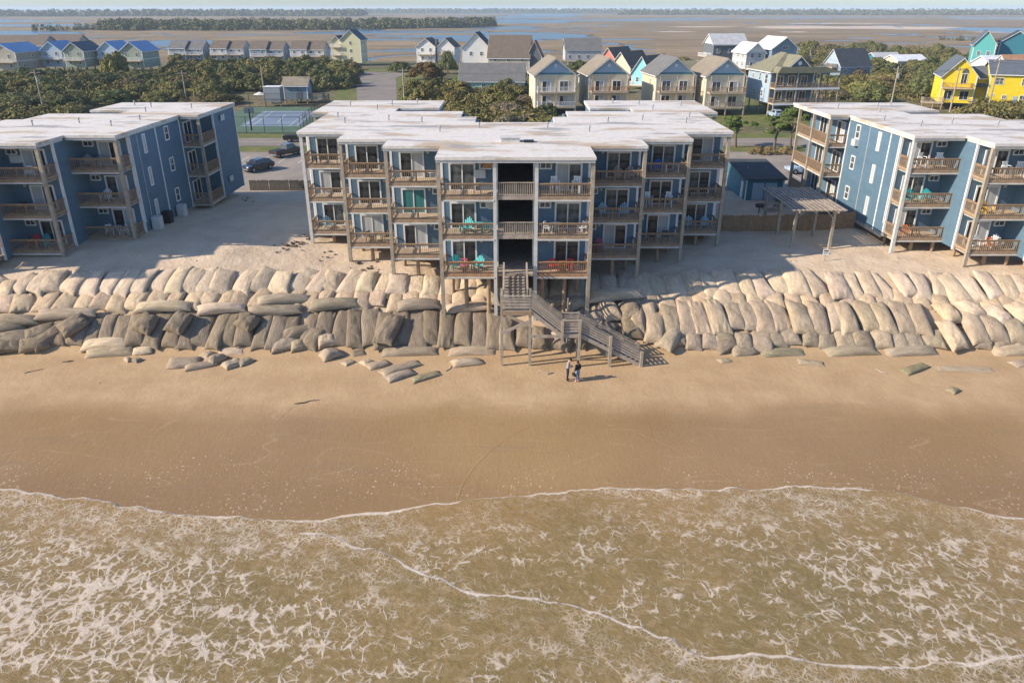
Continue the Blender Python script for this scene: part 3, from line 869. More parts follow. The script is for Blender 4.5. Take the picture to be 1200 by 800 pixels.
def apartment(ox, oy, label, halves, looks, full_wing):
    """halves: {+1: number of outer blocks shown, ...}"""
    root = empty('apartment_building', (ox, 55 + oy, 0), 0, label, 'apartment building', 'weathered blue apartment buildings on the dune')
    # ---- roof
    pts = half_roof()
    if set(halves) == {1, -1}:
        poly = pts + [(-x, y) for x, y in reversed(pts)]
    else:
        s = list(halves)[0]
        poly = [(s * x, y) for x, y in pts] + [(0, 18.1), (0, -0.1)]
        if s < 0: poly = poly[::-1]
    roof = link('roof', bm_mesh(poly_slab(poly, ZR + 0.08, ZR + 0.30), 'roof', M['roof_white']), root)
    # white metal drip edge under the roof rim, set back a little
    n = len(poly)
    mb = MB()
    cxm = sum(p[0] for p in poly) / n
    for i in range(n):
        a, b = Vector((*poly[i], 0)), Vector((*poly[(i + 1) % n], 0))
        if (b - a).length < 0.3 or (abs(a.x) < 0.01 and abs(b.x) < 0.01): continue
        mid = (a + b) / 2; dr = (b - a).normalized(); nr = Vector((-dr.y, dr.x, 0))
        # inward side test
        test = mid + nr * 0.05
        c = False; j = n - 1
        for k in range(n):
            xi, yi = poly[k]; xj, yj = poly[j]
            if (yi > test.y) != (yj > test.y) and test.x < (xj - xi) * (test.y - yi) / (yj - yi) + xi: c = not c
            j = k
        if not c: nr = -nr
        q = nr * 0.10
        mb.bar(a + q + dr * 0.05 + Vector((0, 0, ZR - 0.03)), b + q - dr * 0.05 + Vector((0, 0, ZR - 0.03)), 0.05, 0.2)
    link('fascia', mb.mesh('fascia', M['trim']), roof)
    for s in halves:
        for (vx, vy) in ((3.0, 14.5), (6.5, 12.2), (8.6, 18.0), (12.4, 19.5), (16.2, 17.6), (17.3, 21.5), (15.0, 27.8), (18.5, 31.0), (11.2, 33.8), (13.8, 32.0)):
            mbv = cached('vent', lambda: MB().tube([(0, 0, 0), (0, 0, 0.42)], 0.06, 8).tube([(0, 0, 0.40), (0, 0, 0.52)], [0.11, 0.09], 8).mesh('vent_pipe', M['metal']))
            link('vent_pipe', mbv, roof, (s * vx + rng.uniform(-.3, .3), vy, ZR + 0.28))
        # a shallow seam line of the membrane sheets
    if 1 in halves and -1 in halves:
        link('roof_hatch', cached('hatch', lambda: MB().box(-0.75, 0.75, -0.5, 0.5, 0, 0.35).box(-0.82, 0.82, -0.57, 0.57, 0.351, 0.42).mesh('roof_hatch', M['trim'])), roof, (-0.4, 7.0, ZR + 0.28))
        link('roof_hatch', cached('hatch2', lambda: MB().box(-0.4, 0.4, -0.3, 0.3, 0, 0.18).mesh('roof_hatch', M['black_metal'])), roof, (1.1, 6.6, ZR + 0.28))
    # ---- walls
    zb = 4.85
    def wall(x0, x1, y0, y1, name='wall', mat='blue', z0=zb, z1=ZR + 0.08):
        return MB().box(x0, x1, y0, y1, z0, z1).build(name, M[mat], root)
    for s, first in halves.items():
        for k, (xi, xo, yf) in enumerate(BLOCKS):
            if k < first: continue
            yw = yf + DEPTH
            back = BLOCKS[k + 1][2] + DEPTH if k < 3 else 25.7
            xin = xi if k else 1.5
            wall(s * (xin if k else 1.42), s * (xo - 0.12), yw, yw + 0.2)                # front wall behind the deck
            w_side = wall(s * (xo - 0.2), s * xo, yw + (0.0 if k < 0 else 0.004), back - 0.002)    # return wall
            if k:   # skirt below
                pass
            # corner board
            MB().box(s * (xo - 0.16), s * (xo + 0.03), yw - 0.03, yw + 0.16, zb - 0.1, ZR).build('corner_board', M['white'], root)
            w = xo - xi
            x0 = s * xi if s > 0 else s * xo
            for f, z in enumerate(LEVELS):
                railmat = M['wood_orange'] if (k == 0 and f == 0) else M['wood']
                deckw = w - 0.12
                dx = x0 + (0.02 if s > 0 else 0.10)
                bal = link('balcony', deck_mesh(deckw, DEPTH - 0.02, M['wood_pale']), root, (dx, yf, z))
                link('railing', railing_mesh(deckw, DEPTH - 0.05, s, railmat), bal)
                link('joists', joist_mesh(deckw, DEPTH - 0.02, railmat), bal)
                link('soffit_trim', trim_mesh(deckw, M['trim']), bal)
                lk = looks.get((s, k, f))
                if lk is None:
                    lk = rng.choice([('glass', 'glass_blue'), ('glass', 'curtain'), ('curtain', 'glass'), ('glass', 'glass'), ('glass_blue', 'curtain')])
                dxc = xo - 0.75 - 2.05 if k else xo - 0.62 - 2.05
                px0 = dxc if s > 0 else -(dxc + 2.05)
                sliding_door(root, px0, yw, z, looks=lk)
                lx = s * (dxc - 0.35)
                link('wall_lamp', lamp_mesh(), root, (lx, yw, z + 2.05))
                # small high window or air conditioner towards the inner end
                ux = xi + (0.28 if k else 0.22)
                px1 = ux if s > 0 else -(ux + 0.95)
                if (k + f) % 3 != 0 or k == 3:
                    window(root, px1, yw, z + 1.62, 0.95, 0.55, 2)
                if k == 3 and f == 0 and s > 0:
                    pass
            # deck posts standing on the sand
            for px_, py_ in ((xo - 0.02, yf + 0.02),):
                g = ground_local(root, s * px_, py_)
                link('post', post_mesh(ZR - g + 0.35, 0.14, M['trim'] if k == 3 and s < 0 else M['post_wood']), root, (s * px_, py_ + 0.0, g - 0.4))
            if k == 0:
                g = ground_local(root, s * 1.62, 0.2)
                link('post', post_mesh(ZR - g + 0.35, 0.13, M['trim']), root, (s * 1.56, 0.28, g - 0.4))
            # pilings and a girder below the first floor
            for ii, (qx, qy) in enumerate(((xi + 0.5, yf + 0.35), (xi + w * 0.55, yf + 0.5), (xi + 0.6, yw + 0.6), (xo - 0.6, yw + 0.6), (xi + w / 2, yw + 2.6))):
                g = ground_local(root, s * qx, qy)
                hh = Z1 - 0.3 - g + 0.5
                if hh > 0.5:
                    link('piling', cached(('piling', round(hh, 1)), lambda hh=hh: MB().tube([(0, 0, 0), (0, 0, round(hh, 1))], 0.16, 10).mesh('piling', M['wood'])), root, (s * qx, qy, g - 0.5))
            MB().box(s * (xi + .1), s * (xo - .1), yf + 0.3, yf + 0.5, Z1 - 0.52, Z1 - 0.275).build('girder', M['wood'], root)
            # floor slab closing the underside
            MB().box(s * (xi - (0.2 if k == 0 else 0)), s * (xo - 0.22), yw + 0.202, back + 0.2, zb, zb + 0.2).build('floor_slab', M['wood'], root)
        # ---- end wall: windows, boards, downspout
        xe = 19.0
        rz = R(90) if s > 0 else R(-90)
        wall(s * (xe - 0.2), s * xe, 25.7 + 0.002, 36.2)
        for f, z in enumerate(LEVELS):
            # tall narrow windows, then double windows
            for (yc, ww, hh, bars, zo, look) in ((17.5 if s > 0 else 18.7, 0.62, 1.75, 0, 0.55, 'curtain'), (22.4 if s > 0 else 23.4, 0.95, 1.35, 1, 0.95, 'glass_blue')):
                yy0 = yc - ww / 2 if s > 0 else yc + ww / 2
                window(root, s * xe, yy0, z + zo, ww, hh, bars, rz, look)
        for yb, wd, mt in ((20.1 if s > 0 else 16.6, 0.16, 'white'), (16.2 if s > 0 else 20.9, 0.05, 'trim')):
            MB().box(s * (xe + 0.002), s * (xe + 0.05), yb - wd / 2, yb + wd / 2, zb, ZR - 0.15).build('corner_board', M[mt], root)
        MB().box(s * (xe + 0.002), s * (xe + 0.06), 25.52, 25.68, zb - 0.1, ZR - 0.15).build('corner_board', M['white'], root)
        MB().box(s * (xe + 0.003), s * (xe + 0.04), 14.8, 36.0, zb - 0.32, zb + 0.02).build('skirt_board', M['wood_grey'], root)
        MB().tube([(s * (xe + 0.10), 14.72, 6.0), (s * (xe + 0.10), 14.72, ZR - 0.1)], 0.05, 8).build('downspout', M['white'], root)
        if s > 0:
            for yb in (16.0, 18.2, 21.6):
                g = ground_local(root, s * (xe + 0.5), yb)
                MB().box(s * (xe + 0.15), s * (xe + 0.9), yb - 0.42, yb + 0.42, g - 0.1, g + 1.15).build('condenser_unit', M['ac'] if yb != 18.2 else M['black_metal'], root)
            for zc in (6.2, 12.9):
                MB().box(s * 21.2, s * 21.12, 31.5, 32.6, zc, zc + 0.6).build('wall_vent', M['trim'], root)
        # ---- wing decks
        y0w, y1w = 25.75, (34.4 if full_wing else 29.6)
        xw0, xw1 = 19.0, 21.0
        for f, z in enumerate(LEVELS):
            wdt = xw1 - xw0 - 0.05
            ln = y1w - y0w
            bal = link('balcony', deck_mesh(wdt, ln, M['wood_pale']), root, (19.03 if s > 0 else -20.98, y0w, z))
            link('railing', railing_mesh(wdt, ln, s, M['wood']), bal)
            link('joists', joist_mesh(wdt, ln, M['wood']), bal)
            link('soffit_trim', MB().box(wdt if s > 0 else -0.04, wdt + 0.04 if s > 0 else 0.0, -0.04, ln, -0.34, -0.2).box(-0.02, wdt + 0.02, -0.075, -0.045, -0.36, -0.235).mesh('soffit_trim', M['trim']), bal)
            yd = y0w + 0.7
            sliding_door(root, s * xe, yd if s > 0 else yd + 2.05, z, rz=rz, looks=rng.choice([('glass', 'glass'), ('glass', 'curtain')]))
            if full_wing:
                sliding_door(root, s * xe, yd + 4.6 if s > 0 else yd + 6.65, z, rz=rz, looks=('glass', 'glass'))
        posts = [(xw1 - 0.02, y0w)] + ([(xw1 - 0.02, (y0w + y1w) / 2), (xw1 - 0.02, y1w)] if full_wing else [])
        for (px_, py_) in posts:
            g = ground_local(root, s * px_, py_)
            link('post', post_mesh(ZR - g + 0.35, 0.14, M['post_wood']), root, (s * px_, py_, g - 0.4))
        if not full_wing:
            wall(s * 20.8, s * 21.0, 29.75, 36.2)
            wall(s * 19.0, s * 20.79, 29.75, 29.95)
            MB().box(s * 20.85, s * 21.04, 29.66, 29.8, zb - .1, ZR).build('corner_board', M['white'], root)
            MB().box(s * 20.85, s * 21.04, 36.1, 36.28, zb - .1, ZR).build('corner_board', M['white'], root)
        # rear walls closing the wing and the recess
        wall(s * 8.4, s * (21.0 if not full_wing else 18.8), 36.0, 36.2 - .003)
        wall(s * 8.4, s * 8.6, 29.4, 35.99)
        wall(s * 8.6, s * 12.4, 29.4, 29.6)
        wall(s * 12.2, s * 12.4, 26.2, 29.39)
        wall(s * 5.2, s * 12.19, 26.0, 26.2)
        wall(s * 3.6, s * 3.8, 17.9, 21.8)
        wall(s * 3.81, s * 5.2, 21.6, 21.8)
        wall(s * 5.0, s * 5.2, 21.81, 25.99)
        # stairwell side
        if first == 0:
            wall(s * 1.40, s * 1.5, 2.45, 17.9, 'stairwell_wall', 'blue')
            MB().box(s * 1.36, s * 1.66, 2.36, 2.399, zb, ZR).build('corner_board', M['white'], root)
    if 1 in halves and -1 in halves and halves[1] == 0:
        wall(-3.6, 3.6, 17.7, 17.9)
        for f, z in enumerate(LEVELS):
            MB().box(-1.38, 1.38, 0.3, 17.6, z - 0.22, z - 0.002).build('walkway_floor', M['wood_grey'], root)
            if f:
                mb = MB(); w = 2.78; x0 = -1.39
                mb.box(x0, x0 + w, 0.24, 0.36, 1.0 + z, 1.06 + z).box(x0, x0 + w, 0.28, 0.32, z + 0.06, z + 0.14).box(x0, x0 + w, 0.26, 0.34, z - 0.25, z + 0.02)
                for i in range(20):
                    x = x0 + 0.07 + i * (w - 0.14) / 19
                    mb.box(x - 0.03, x + 0.03, 0.281, 0.319, z + 0.02, z + 1.0)
                mb.box(-0.07, 0.07, 0.33, 0.43, z - 0.1, z + 1.0)
                mb.build('balustrade', M['wood_grey'], root)
            MB().box(-0.9, 0.9, 17.5, 17.69, z, z + 2.1).build('painted_dark_doorway', M['dark'], root)  # near-black slab ending the stairwell; the recess's darkness is put into its colour
        for f, z in enumerate(LEVELS[:2]):
            mb = MB()
            for i in range(14):
                mb.box(-1.3, -0.1, 9.0 + i * 0.28, 9.3 + i * 0.28, z + 0.2 + i * 0.205, z + 0.25 + i * 0.205)
            mb.build('stair_flight', M['wood_grey'], root)
    return root

looks_main = {(-1, 3, 2): ('glass', 'glass'), (-1, 2, 2): ('glass', 'glass'), (-1, 1, 2): ('glass', 'curtain'), (-1, 0, 2): ('glass_blue', 'glass_blue'),
              (-1, 3, 1): ('curtain', 'glass'), (-1, 2, 1): ('glass', 'glass'), (-1, 1, 1): ('curtain_teal', 'curtain_teal'), (-1, 0, 1): ('glass', 'glass_blue'),
              (-1, 3, 0): ('glass', 'glass_blue'), (-1, 2, 0): ('curtain', 'curtain'), (-1, 1, 0): ('glass', 'curtain'), (-1, 0, 0): ('glass_blue', 'glass'),
              (1, 0, 2): ('curtain', 'glass_blue'), (1, 1, 2): ('glass_blue', 'glass'), (1, 2, 2): ('glass', 'glass_blue'), (1, 3, 2): ('glass', 'curtain'),
              (1, 0, 1): ('glass_blue', 'glass_blue'), (1, 1, 1): ('glass_blue', 'glass'), (1, 2, 1): ('glass', 'glass'), (1, 3, 1): ('glass_blue', 'glass'),
              (1, 0, 0): ('glass', 'glass'), (1, 1, 0): ('curtain', 'glass'), (1, 2, 0): ('glass', 'curtain'), (1, 3, 0): ('glass', 'glass_blue')}
main_b = apartment(0.27, 0.0, 'blue apartment building with open stairwell and stairs down to the beach', {1: 0, -1: 0}, looks_main, False)
left_b = apartment(-53.2, -2.0, 'blue apartment building with shaded end wall beside the tennis court', {1: 1}, {}, False)
right_b = apartment(53.6, -2.2, 'blue apartment building with sunlit end wall beside the pergola', {-1: 1}, {}, True)
# ------------------------------------------------------------------ sandbag wall
def mat_bag():
    m, t, b = new_mat('geotextile_sandbag')
    v = t.coord('Object')
    oi = t.new('ShaderNodeObjectInfo')
    off = t.new('ShaderNodeVectorMath', operation='ADD'); t.l.new(v, off.inputs[0])
    rv = t.new('ShaderNodeVectorMath', operation='SCALE'); rv.inputs[0].default_value = (37, 19, 53); t.l.new(oi.outputs['Random'], rv.inputs['Scale'])
    t.l.new(rv.outputs[0], off.inputs[1]); o = off.outputs[0]
    n1 = t.noise(o, 0.9, 5, 0.6); n2 = t.noise(o, 3.2, 5, 0.65); n3 = t.noise(t.mapping(o, (1, 3, 3)), 2.2, 4, 0.6)
    tone = t.maprange(t.math('ADD', t.math('MULTIPLY', n1, 0.55), t.math('MULTIPLY', n2, 0.45)), 0.36, 0.66)
    c = t.mix(tone, (0.66, 0.65, 0.63), (1.08, 1.07, 1.05))
    c = t.mix(t.math('MULTIPLY', t.maprange(t.noise(o, 5.0, 4, 0.7), 0.5, 0.7), 0.35), c, (0.58, 0.55, 0.50))
    c = t.mix(1.0, c, oi.outputs['Color'], 'MULTIPLY')
    # splashed grey silt, alpha of the object colour says how much
    sil = t.math('MULTIPLY', t.maprange(t.noise(o, 1.5, 6, 0.7), 0.44, 0.62), oi.outputs['Alpha'])
    c = t.mix(t.math('MULTIPLY', sil, 0.7), c, (0.19, 0.145, 0.098))
    c = t.mix(t.math('MULTIPLY', t.maprange(t.noise(o, 2.1, 5, 0.7), 0.58, 0.72), 0.45), c, (0.60, 0.49, 0.36))
    fold_n = t.math('ABSOLUTE', t.math('SUBTRACT', t.noise(t.mapping(o, (1.2, 2.2, 2)), 1.7, 3, 0.6, 0.8), 0.5))
    fold_h = t.maprange(fold_n, 0.0, 0.06, 0.0, 1.0)
    hh = t.math('ADD', t.math('MULTIPLY', n3, 0.035), t.math('ADD', t.math('MULTIPLY', n2, 0.02), t.math('MULTIPLY', fold_h, 0.022)))
    t.put(b, Base_Color=c, Roughness=0.88, Normal=t.bump(hh, 0.7, 1.0))
    b.inputs['Specular IOR Level'].default_value = 0.15
    return m
M['bag'] = mat_bag()

def bag_mesh(i, sag=0.12, fold=0.045):
    """pillow of unit half-size: x along the bag, y across, z up; seams at both ends"""
    r = random.Random(100 + i)
    nu, nv = 32, 20
    ph = [r.uniform(0, 6.28) for _ in range(10)]
    vs, fs = [], []
    tilt = r.uniform(-0.3, 0.3); bend = r.uniform(-0.16, 0.16); fat = r.uniform(-0.3, 0.3)
    dent = [(r.uniform(-0.8, 0.8), r.uniform(-0.7, 0.7), r.uniform(0.16, 0.4), r.uniform(-0.26, 0.12)) for _ in range(6)]
    nk = r.uniform(2.5, 5.0)
    creases = [(r.uniform(0, math.pi), r.uniform(-0.7, 0.7), r.uniform(0.05, 0.13), r.uniform(0.06, 0.16), r.uniform(-1, 1), r.uniform(-1, 1), r.uniform(0.35, 0.8)) for _ in range(7)]
    def pt(u_, v_, side):
        uu = math.copysign(abs(u_) ** 0.8, u_); vv = math.copysign(abs(v_) ** 0.8, v_)
        eu = max(0.0, 1 - abs(uu) ** 3.4); ev = max(0.0, 1 - abs(vv) ** 2.6)
        hgt = (eu ** 0.55) * (ev ** 0.55)
        # puckers fanning from the sewn ends
        end = max(0.0, abs(uu) - 0.5) * 2
        puck = fold * (math.cos(vv * 9.5 + ph[0]) + 0.6 * math.cos(vv * 17 + ph[4])) * end * (1 - 0.5 * end)
        wrk = 0.018 * math.sin(uu * nk * 2 + ph[1] + vv * 2) * (1 - abs(vv)) + 0.012 * math.sin(uu * 7 + vv * 5 + ph[2])
        for du, dv, sr, am in dent:
            hgt += am * 0.35 * math.exp(-((uu - du) ** 2 + ((vv - dv) * 0.8) ** 2) / (sr * sr)) * eu * ev
        for ca, co_, cw, am, cu, cv, cl in creases:
            dist = uu * math.cos(ca) + vv * math.sin(ca) - co_ + 0.06 * math.sin(5 * uu + 4 * vv + ca)
            hgt -= am * math.exp(-(dist / cw) ** 2) * math.exp(-((uu - cu) ** 2 + (vv - cv) ** 2) / (cl * cl)) * eu * ev
        x = uu * (0.94 + 0.08 * vv * vv) + tilt * vv * 0.25           # ends pulled in between the corners
        y = vv * (1 - 0.10 * (1 - uu * uu) * 0 - 0.13 * end * end * (1 - abs(vv) * 0.7) + 0.03 * math.sin(uu * 4 + ph[3]) - 0.08 * uu) + bend * (uu * uu - 0.4)
        fatu = 1.0 - 0.20 * uu + fat * 0.5 * math.sin(uu * 2.2 + ph[5])     # sand slumps to the lower end
        z = side * (hgt * 0.92 * fatu + (puck + wrk) * (0.25 + eu))
        if side < 0: z *= 0.55
        return (x, y, z - sag * uu * uu)
    for side in (1, -1):
        for a in range(nu + 1):
            for b_ in range(nv + 1):
                vs.append(pt(-1 + 2 * a / nu, -1 + 2 * b_ / nv, side))
    k = (nu + 1) * (nv + 1)
    for s_ in (0, 1):
        for a in range(nu):
            for b_ in range(nv):
                i0 = s_ * k + a * (nv + 1) + b_
                f = (i0, i0 + 1, i0 + nv + 2, i0 + nv + 1)
                fs.append(f if s_ else f[::-1])
    me = bpy.data.meshes.new('sandbag')
    me.from_pydata(vs, [], fs)
    bm = bmesh.new(); bm.from_mesh(me)
    bmesh.ops.remove_doubles(bm, verts=bm.verts, dist=1e-4)
    bmesh.ops.recalc_face_normals(bm, faces=bm.faces)
    for f in bm.faces: f.smooth = True
    bm.to_mesh(me); bm.free()
    me.materials.append(M['bag'])
    return me
BAGS = [bag_mesh(i, sag=random.Random(i).uniform(0.0, 0.3)) for i in range(22)]
BAGS_SLACK = [bag_mesh(40 + i, fold=0.2, sag=0.0) for i in range(6)]

_DS = np.arange(38.0, 110.0, 0.06)
def hit(px, py, off=0.0, d0=38.0):
    """where a survey ray meets the sand (raised by off)"""
    a = PITCH + math.atan((py - 400.0) / FPX)
    D = _DS[_DS >= d0]
    z = CAM_H - D * math.tan(a)
    x = (px - 600.0) * (D * math.cos(PITCH) + (CAM_H - z) * math.sin(PITCH)) / FPX
    below = np.nonzero(z <= height(x, D) + off)[0]
    return at(px, py, float(D[below[0]]) if len(below) else 109.0)

brng = random.Random(5)
def bag(pa, pb, wide, thick, color, silt, label, group, lift=0.3, slack=False, roll=0.0, lie=0.5, zoff=0.0):
    """bag from px point pa (lower end) to pb (upper end); wide/thick half sizes in metres"""
    A = hit(pa[0], pa[1], zoff); B = hit(pb[0], pb[1], zoff)
    ax = B - A
    L = ax.length / 2
    d = ax.normalized()
    # surface normal of the ramp
    c = (A + B) / 2
    e = 0.4
    n = Vector((-(h1(c.x + e, c.y) - h1(c.x - e, c.y)) / (2 * e), -(h1(c.x, c.y + e) - h1(c.x, c.y - e)) / (2 * e), 1)).normalized()
    n = (n - d * n.dot(d)).normalized()
    s = n.cross(d).normalized()
    if roll: 
        q = Matrix.Rotation(roll, 3, d); n = q @ n; s = q @ s
    me = brng.choice(BAGS_SLACK if slack else BAGS)
    o = bpy.data.objects.new('sandbag', me); col.objects.link(o)
    fl = 1; fl2 = brng.choice((1, -1))
    mat = Matrix((( d.x * L * fl, s.x * wide * fl2, n.x * thick), (d.y * L * fl, s.y * wide * fl2, n.y * thick), (d.z * L * fl, s.z * wide * fl2, n.z * thick)))
    o.matrix_world = Matrix.Translation(c + n * thick * lift) @ mat.to_4x4()
    j = brng.uniform(0.88, 1.10)
    o.color = (color[0] * j, color[1] * j * brng.uniform(0.98, 1.02), color[2] * j * brng.uniform(0.95, 1.05), silt * brng.uniform(0.6, 1.2))
    return tag(o, label, 'sandbag', group)

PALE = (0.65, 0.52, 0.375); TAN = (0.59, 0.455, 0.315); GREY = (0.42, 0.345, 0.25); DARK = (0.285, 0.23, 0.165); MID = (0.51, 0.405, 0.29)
J = brng.uniform
W = {'TL': ('clean pale sandbag in the top row between the shaded end wall and the stairs', 'top row of sandbags beside the shaded dune'),
     'T2L': ('squat tan sandbag tucked under the top row on the tennis court side', 'second course of sandbags on the tennis court side'),
     'ML': ('long sandbag laid lengthwise above the dark upright row', 'long bags laid lengthwise'),
     'BL': ('silt stained dark sandbag standing upright in the bottom row', 'dark upright bottom row of sandbags'),
     'TR': ('clean pale sandbag in the top row between the stairs and the sunlit end wall', 'top row of sandbags below the pergola'),
     'T2R': ('squat tan sandbag wedged under the top row on the pergola side', 'second course of sandbags on the pergola side'),
     'BR': ('large leaning tan sandbag with dark foot in the third course on the pergola side', 'large leaning sandbags on the pergola side'),
     'BBR': ('small dirty sandbag at the very foot of the leaning course', 'small foot bags on the pergola side')}

# ---- backing course first (mostly covered), then the visible rows
TEENS = ['', 'first', 'second', 'third', 'fourth', 'fifth', 'sixth', 'seventh', 'eighth', 'ninth', 'tenth', 'eleventh', 'twelfth', 'thirteenth', 'fourteenth', 'fifteenth', 'sixteenth', 'seventeenth', 'eighteenth', 'nineteenth', 'twentieth']
def nth(n):
    if n <= 20: return TEENS[n]
    if n == 30: return 'thirtieth'
    return ('twenty-' if n < 30 else 'thirty-') + TEENS[n % 10]
def row(px0, px1, step, ya, yb, lean, wide, thick, colr, silt, key, jit=2.5, lift=0.35):
    xs_ = []
    x = px0
    while x < px1:
        xs_.append(x); x += step * J(0.84, 1.16)
    left = px0 < 600
    for i, x in enumerate(xs_):
        le = np.interp(x, *lean) if isinstance(lean, tuple) else lean
        y0 = np.interp(x, *ya) if isinstance(ya, tuple) else ya
        y1 = np.interp(x, *yb) if isinstance(yb, tuple) else yb
        n = len(xs_) - i if left else i + 1
        lab = W[key][0] + ', ' + nth(n) + ' from the stairs'
        odd = brng.random() < 0.16
        sc = J(0.84, 1.14)
        dy = J(-3.5, 3.5)
        bag((x + J(-jit, jit), y0 + dy + J(-1.5, 1.5)), (x + le * J(0.5, 1.4) + J(-3, 3), y1 + dy * 0.6 + J(-1.5, 1.5)), wide * sc, thick * J(0.78, 1.15), colr, silt, lab, W[key][1], lift=lift * J(0.7, 1.45), roll=J(-0.22, 0.22), slack=odd)
W = {'TL': ('clean pale sandbag in the top row on the tennis court side', 'top row of sandbags beside the shaded dune'),
     'T2L': ('squat tan sandbag in the second course on the tennis court side', 'second course of sandbags on the tennis court side'),
     'ML': ('long sandbag laid lengthwise above the dark upright row', 'long bags laid lengthwise'),
     'BL': ('silt stained dark sandbag standing in the bottom row', 'dark upright bottom row of sandbags'),
     'TR': ('clean pale sandbag in the top row on the pergola side', 'top row of sandbags below the pergola'),
     'T2R': ('squat tan sandbag in the second course on the pergola side', 'second course of sandbags on the pergola side'),
     'BR': ('large leaning tan sandbag in the third course', 'large leaning sandbags on the pergola side'),
     'BBR': ('small dirty sandbag at the foot of the leaning course', 'small foot bags on the pergola side')}
# left side
row(-18, 585, 20.5, ([0, 80, 300, 585], [372, 366, 364, 362]), ([0, 80, 300, 585], [346, 341, 340, 341]), ([0, 400, 470, 585], [12, 12, 4, 0]), 0.80, 0.38, TAN, 0.1, 'T2L', lift=0.35)
row(-20, 585, 20.3, ([0, 60, 160, 300, 470, 585], [350, 349, 347, 345, 350, 352]), ([0, 60, 160, 300, 470, 585], [327, 321, 315, 316, 324, 326]), ([0, 380, 470, 585], [17, 17, 6, 0]), 0.86, 0.36, PALE, 0.0, 'TL', lift=0.75)
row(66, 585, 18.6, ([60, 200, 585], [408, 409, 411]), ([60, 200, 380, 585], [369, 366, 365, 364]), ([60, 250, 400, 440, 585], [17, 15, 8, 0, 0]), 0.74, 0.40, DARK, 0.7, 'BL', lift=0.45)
for a, b, y, c, s in ((-12, 48, 378, GREY, .6), (45, 118, 372, MID, .4), (160, 228, 364, PALE, .15), (232, 290, 366, PALE, .1), (300, 368, 357, GREY, .3), (290, 356, 369, GREY, .5), (362, 422, 361, GREY, .4), (465, 518, 361, GREY, .3), (522, 578, 366, TAN, .05)):
    bag((a, y + J(0, 3)), (b, y - J(0, 3)), 0.52 * J(.9, 1.15), 0.5, c, s, *W['ML'], lift=0.95)
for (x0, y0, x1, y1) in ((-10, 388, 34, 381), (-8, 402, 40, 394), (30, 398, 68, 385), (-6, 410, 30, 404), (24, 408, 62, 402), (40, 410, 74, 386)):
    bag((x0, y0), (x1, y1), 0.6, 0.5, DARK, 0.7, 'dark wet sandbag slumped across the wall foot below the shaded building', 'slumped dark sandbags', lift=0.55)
for (x0, y0, x1, y1) in ((76, 396, 106, 378), (448, 411, 466, 376), (285, 392, 302, 376), (205, 396, 222, 372), (168, 396, 184, 374)):
    bag((x0, y0), (x1, y1), 0.78, 0.55, DARK, 0.8, 'dark torn sandbag lying askew on the upright bottom row', 'askew dark sandbags', lift=1.3, slack=True)
# toe on the left
LT = 'sandbag lying loose at the foot of the dark row'
for (x0, y0, x1, y1, w_, t_, c, s) in ((96, 406, 158, 402, .5, .45, PALE, .1), (100, 417, 158, 412, .5, .42, MID, .4), (156, 414, 180, 410, .4, .3, PALE, .2), (318, 408, 350, 402, .6, .4, GREY, .4), (340, 408, 362, 403, .5, .4, GREY, .5),
                                       (376, 421, 402, 414, .62, .5, GREY, .4), (372, 404, 396, 398, .6, .5, MID, .4), (446, 415, 514, 412, .5, .34, GREY, .5), (524, 414, 582, 412, .5, .3, MID, .3), (360, 410, 378, 385, .7, .5, DARK, .5), (330, 397, 372, 385, .55, .5, DARK, .4)):
    bag((x0, y0), (x1, y1), w_, t_, c, s, LT, 'loose bags along the foot of the dark row', lift=0.35)
SL = 'half buried slack sandbag spread on the open beach'
for (x0, y0, x1, y1, w_, t_, c) in ((196, 428, 236, 424, .75, .38, MID), (216, 433, 256, 426, .45, .3, MID), (238, 421, 252, 415, .5, .4, MID), (243, 428, 264, 418, .5, .45, MID), (262, 432, 284, 424, .5, .4, MID), (278, 429, 296, 421, .45, .28, GREY),
                                    (255, 414, 286, 411, .4, .2, PALE), (430, 432, 456, 425, .5, .3, MID), (446, 440, 492, 425, .55, .32, GREY), (452, 446, 486, 436, .5, .3, GREY), (482, 447, 516, 437, .42, .22, (0.36, 0.31, 0.19)), (424, 428, 436, 423, .4, .25, PALE),
                                    (412, 416, 428, 413, .4, .2, DARK), (147, 424, 154, 421, .3, .25, PALE), (157, 425, 165, 421, .3, .25, GREY), (402, 428, 414, 423, .4, .2, MID)):
    bag((x0, y0), (x1, y1), w_, t_, c, 0.4, SL, 'slack bags spread on the beach', lift=0.2, slack=True)
bag((529, 428), (566, 424), 0.5, 0.36, MID, 0.3, 'rounded sandbag tied with a rope lying alone on the beach', 'loose bags along the foot of the dark row', lift=0.3)

# behind and under the stairs
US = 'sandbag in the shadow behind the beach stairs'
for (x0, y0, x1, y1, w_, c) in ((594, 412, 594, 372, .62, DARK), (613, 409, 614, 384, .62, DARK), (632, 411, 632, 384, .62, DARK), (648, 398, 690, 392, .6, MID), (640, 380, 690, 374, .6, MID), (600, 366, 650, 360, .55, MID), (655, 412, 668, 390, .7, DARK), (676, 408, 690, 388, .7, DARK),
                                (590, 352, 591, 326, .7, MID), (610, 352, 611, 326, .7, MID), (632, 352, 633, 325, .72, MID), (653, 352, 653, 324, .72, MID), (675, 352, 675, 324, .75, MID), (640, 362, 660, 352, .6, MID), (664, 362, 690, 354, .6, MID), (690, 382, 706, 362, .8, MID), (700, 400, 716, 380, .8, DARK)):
    bag((x0, y0), (x1, y1), w_, 0.5, c, 0.3, US, 'bags behind the beach stairs', lift=0.5)
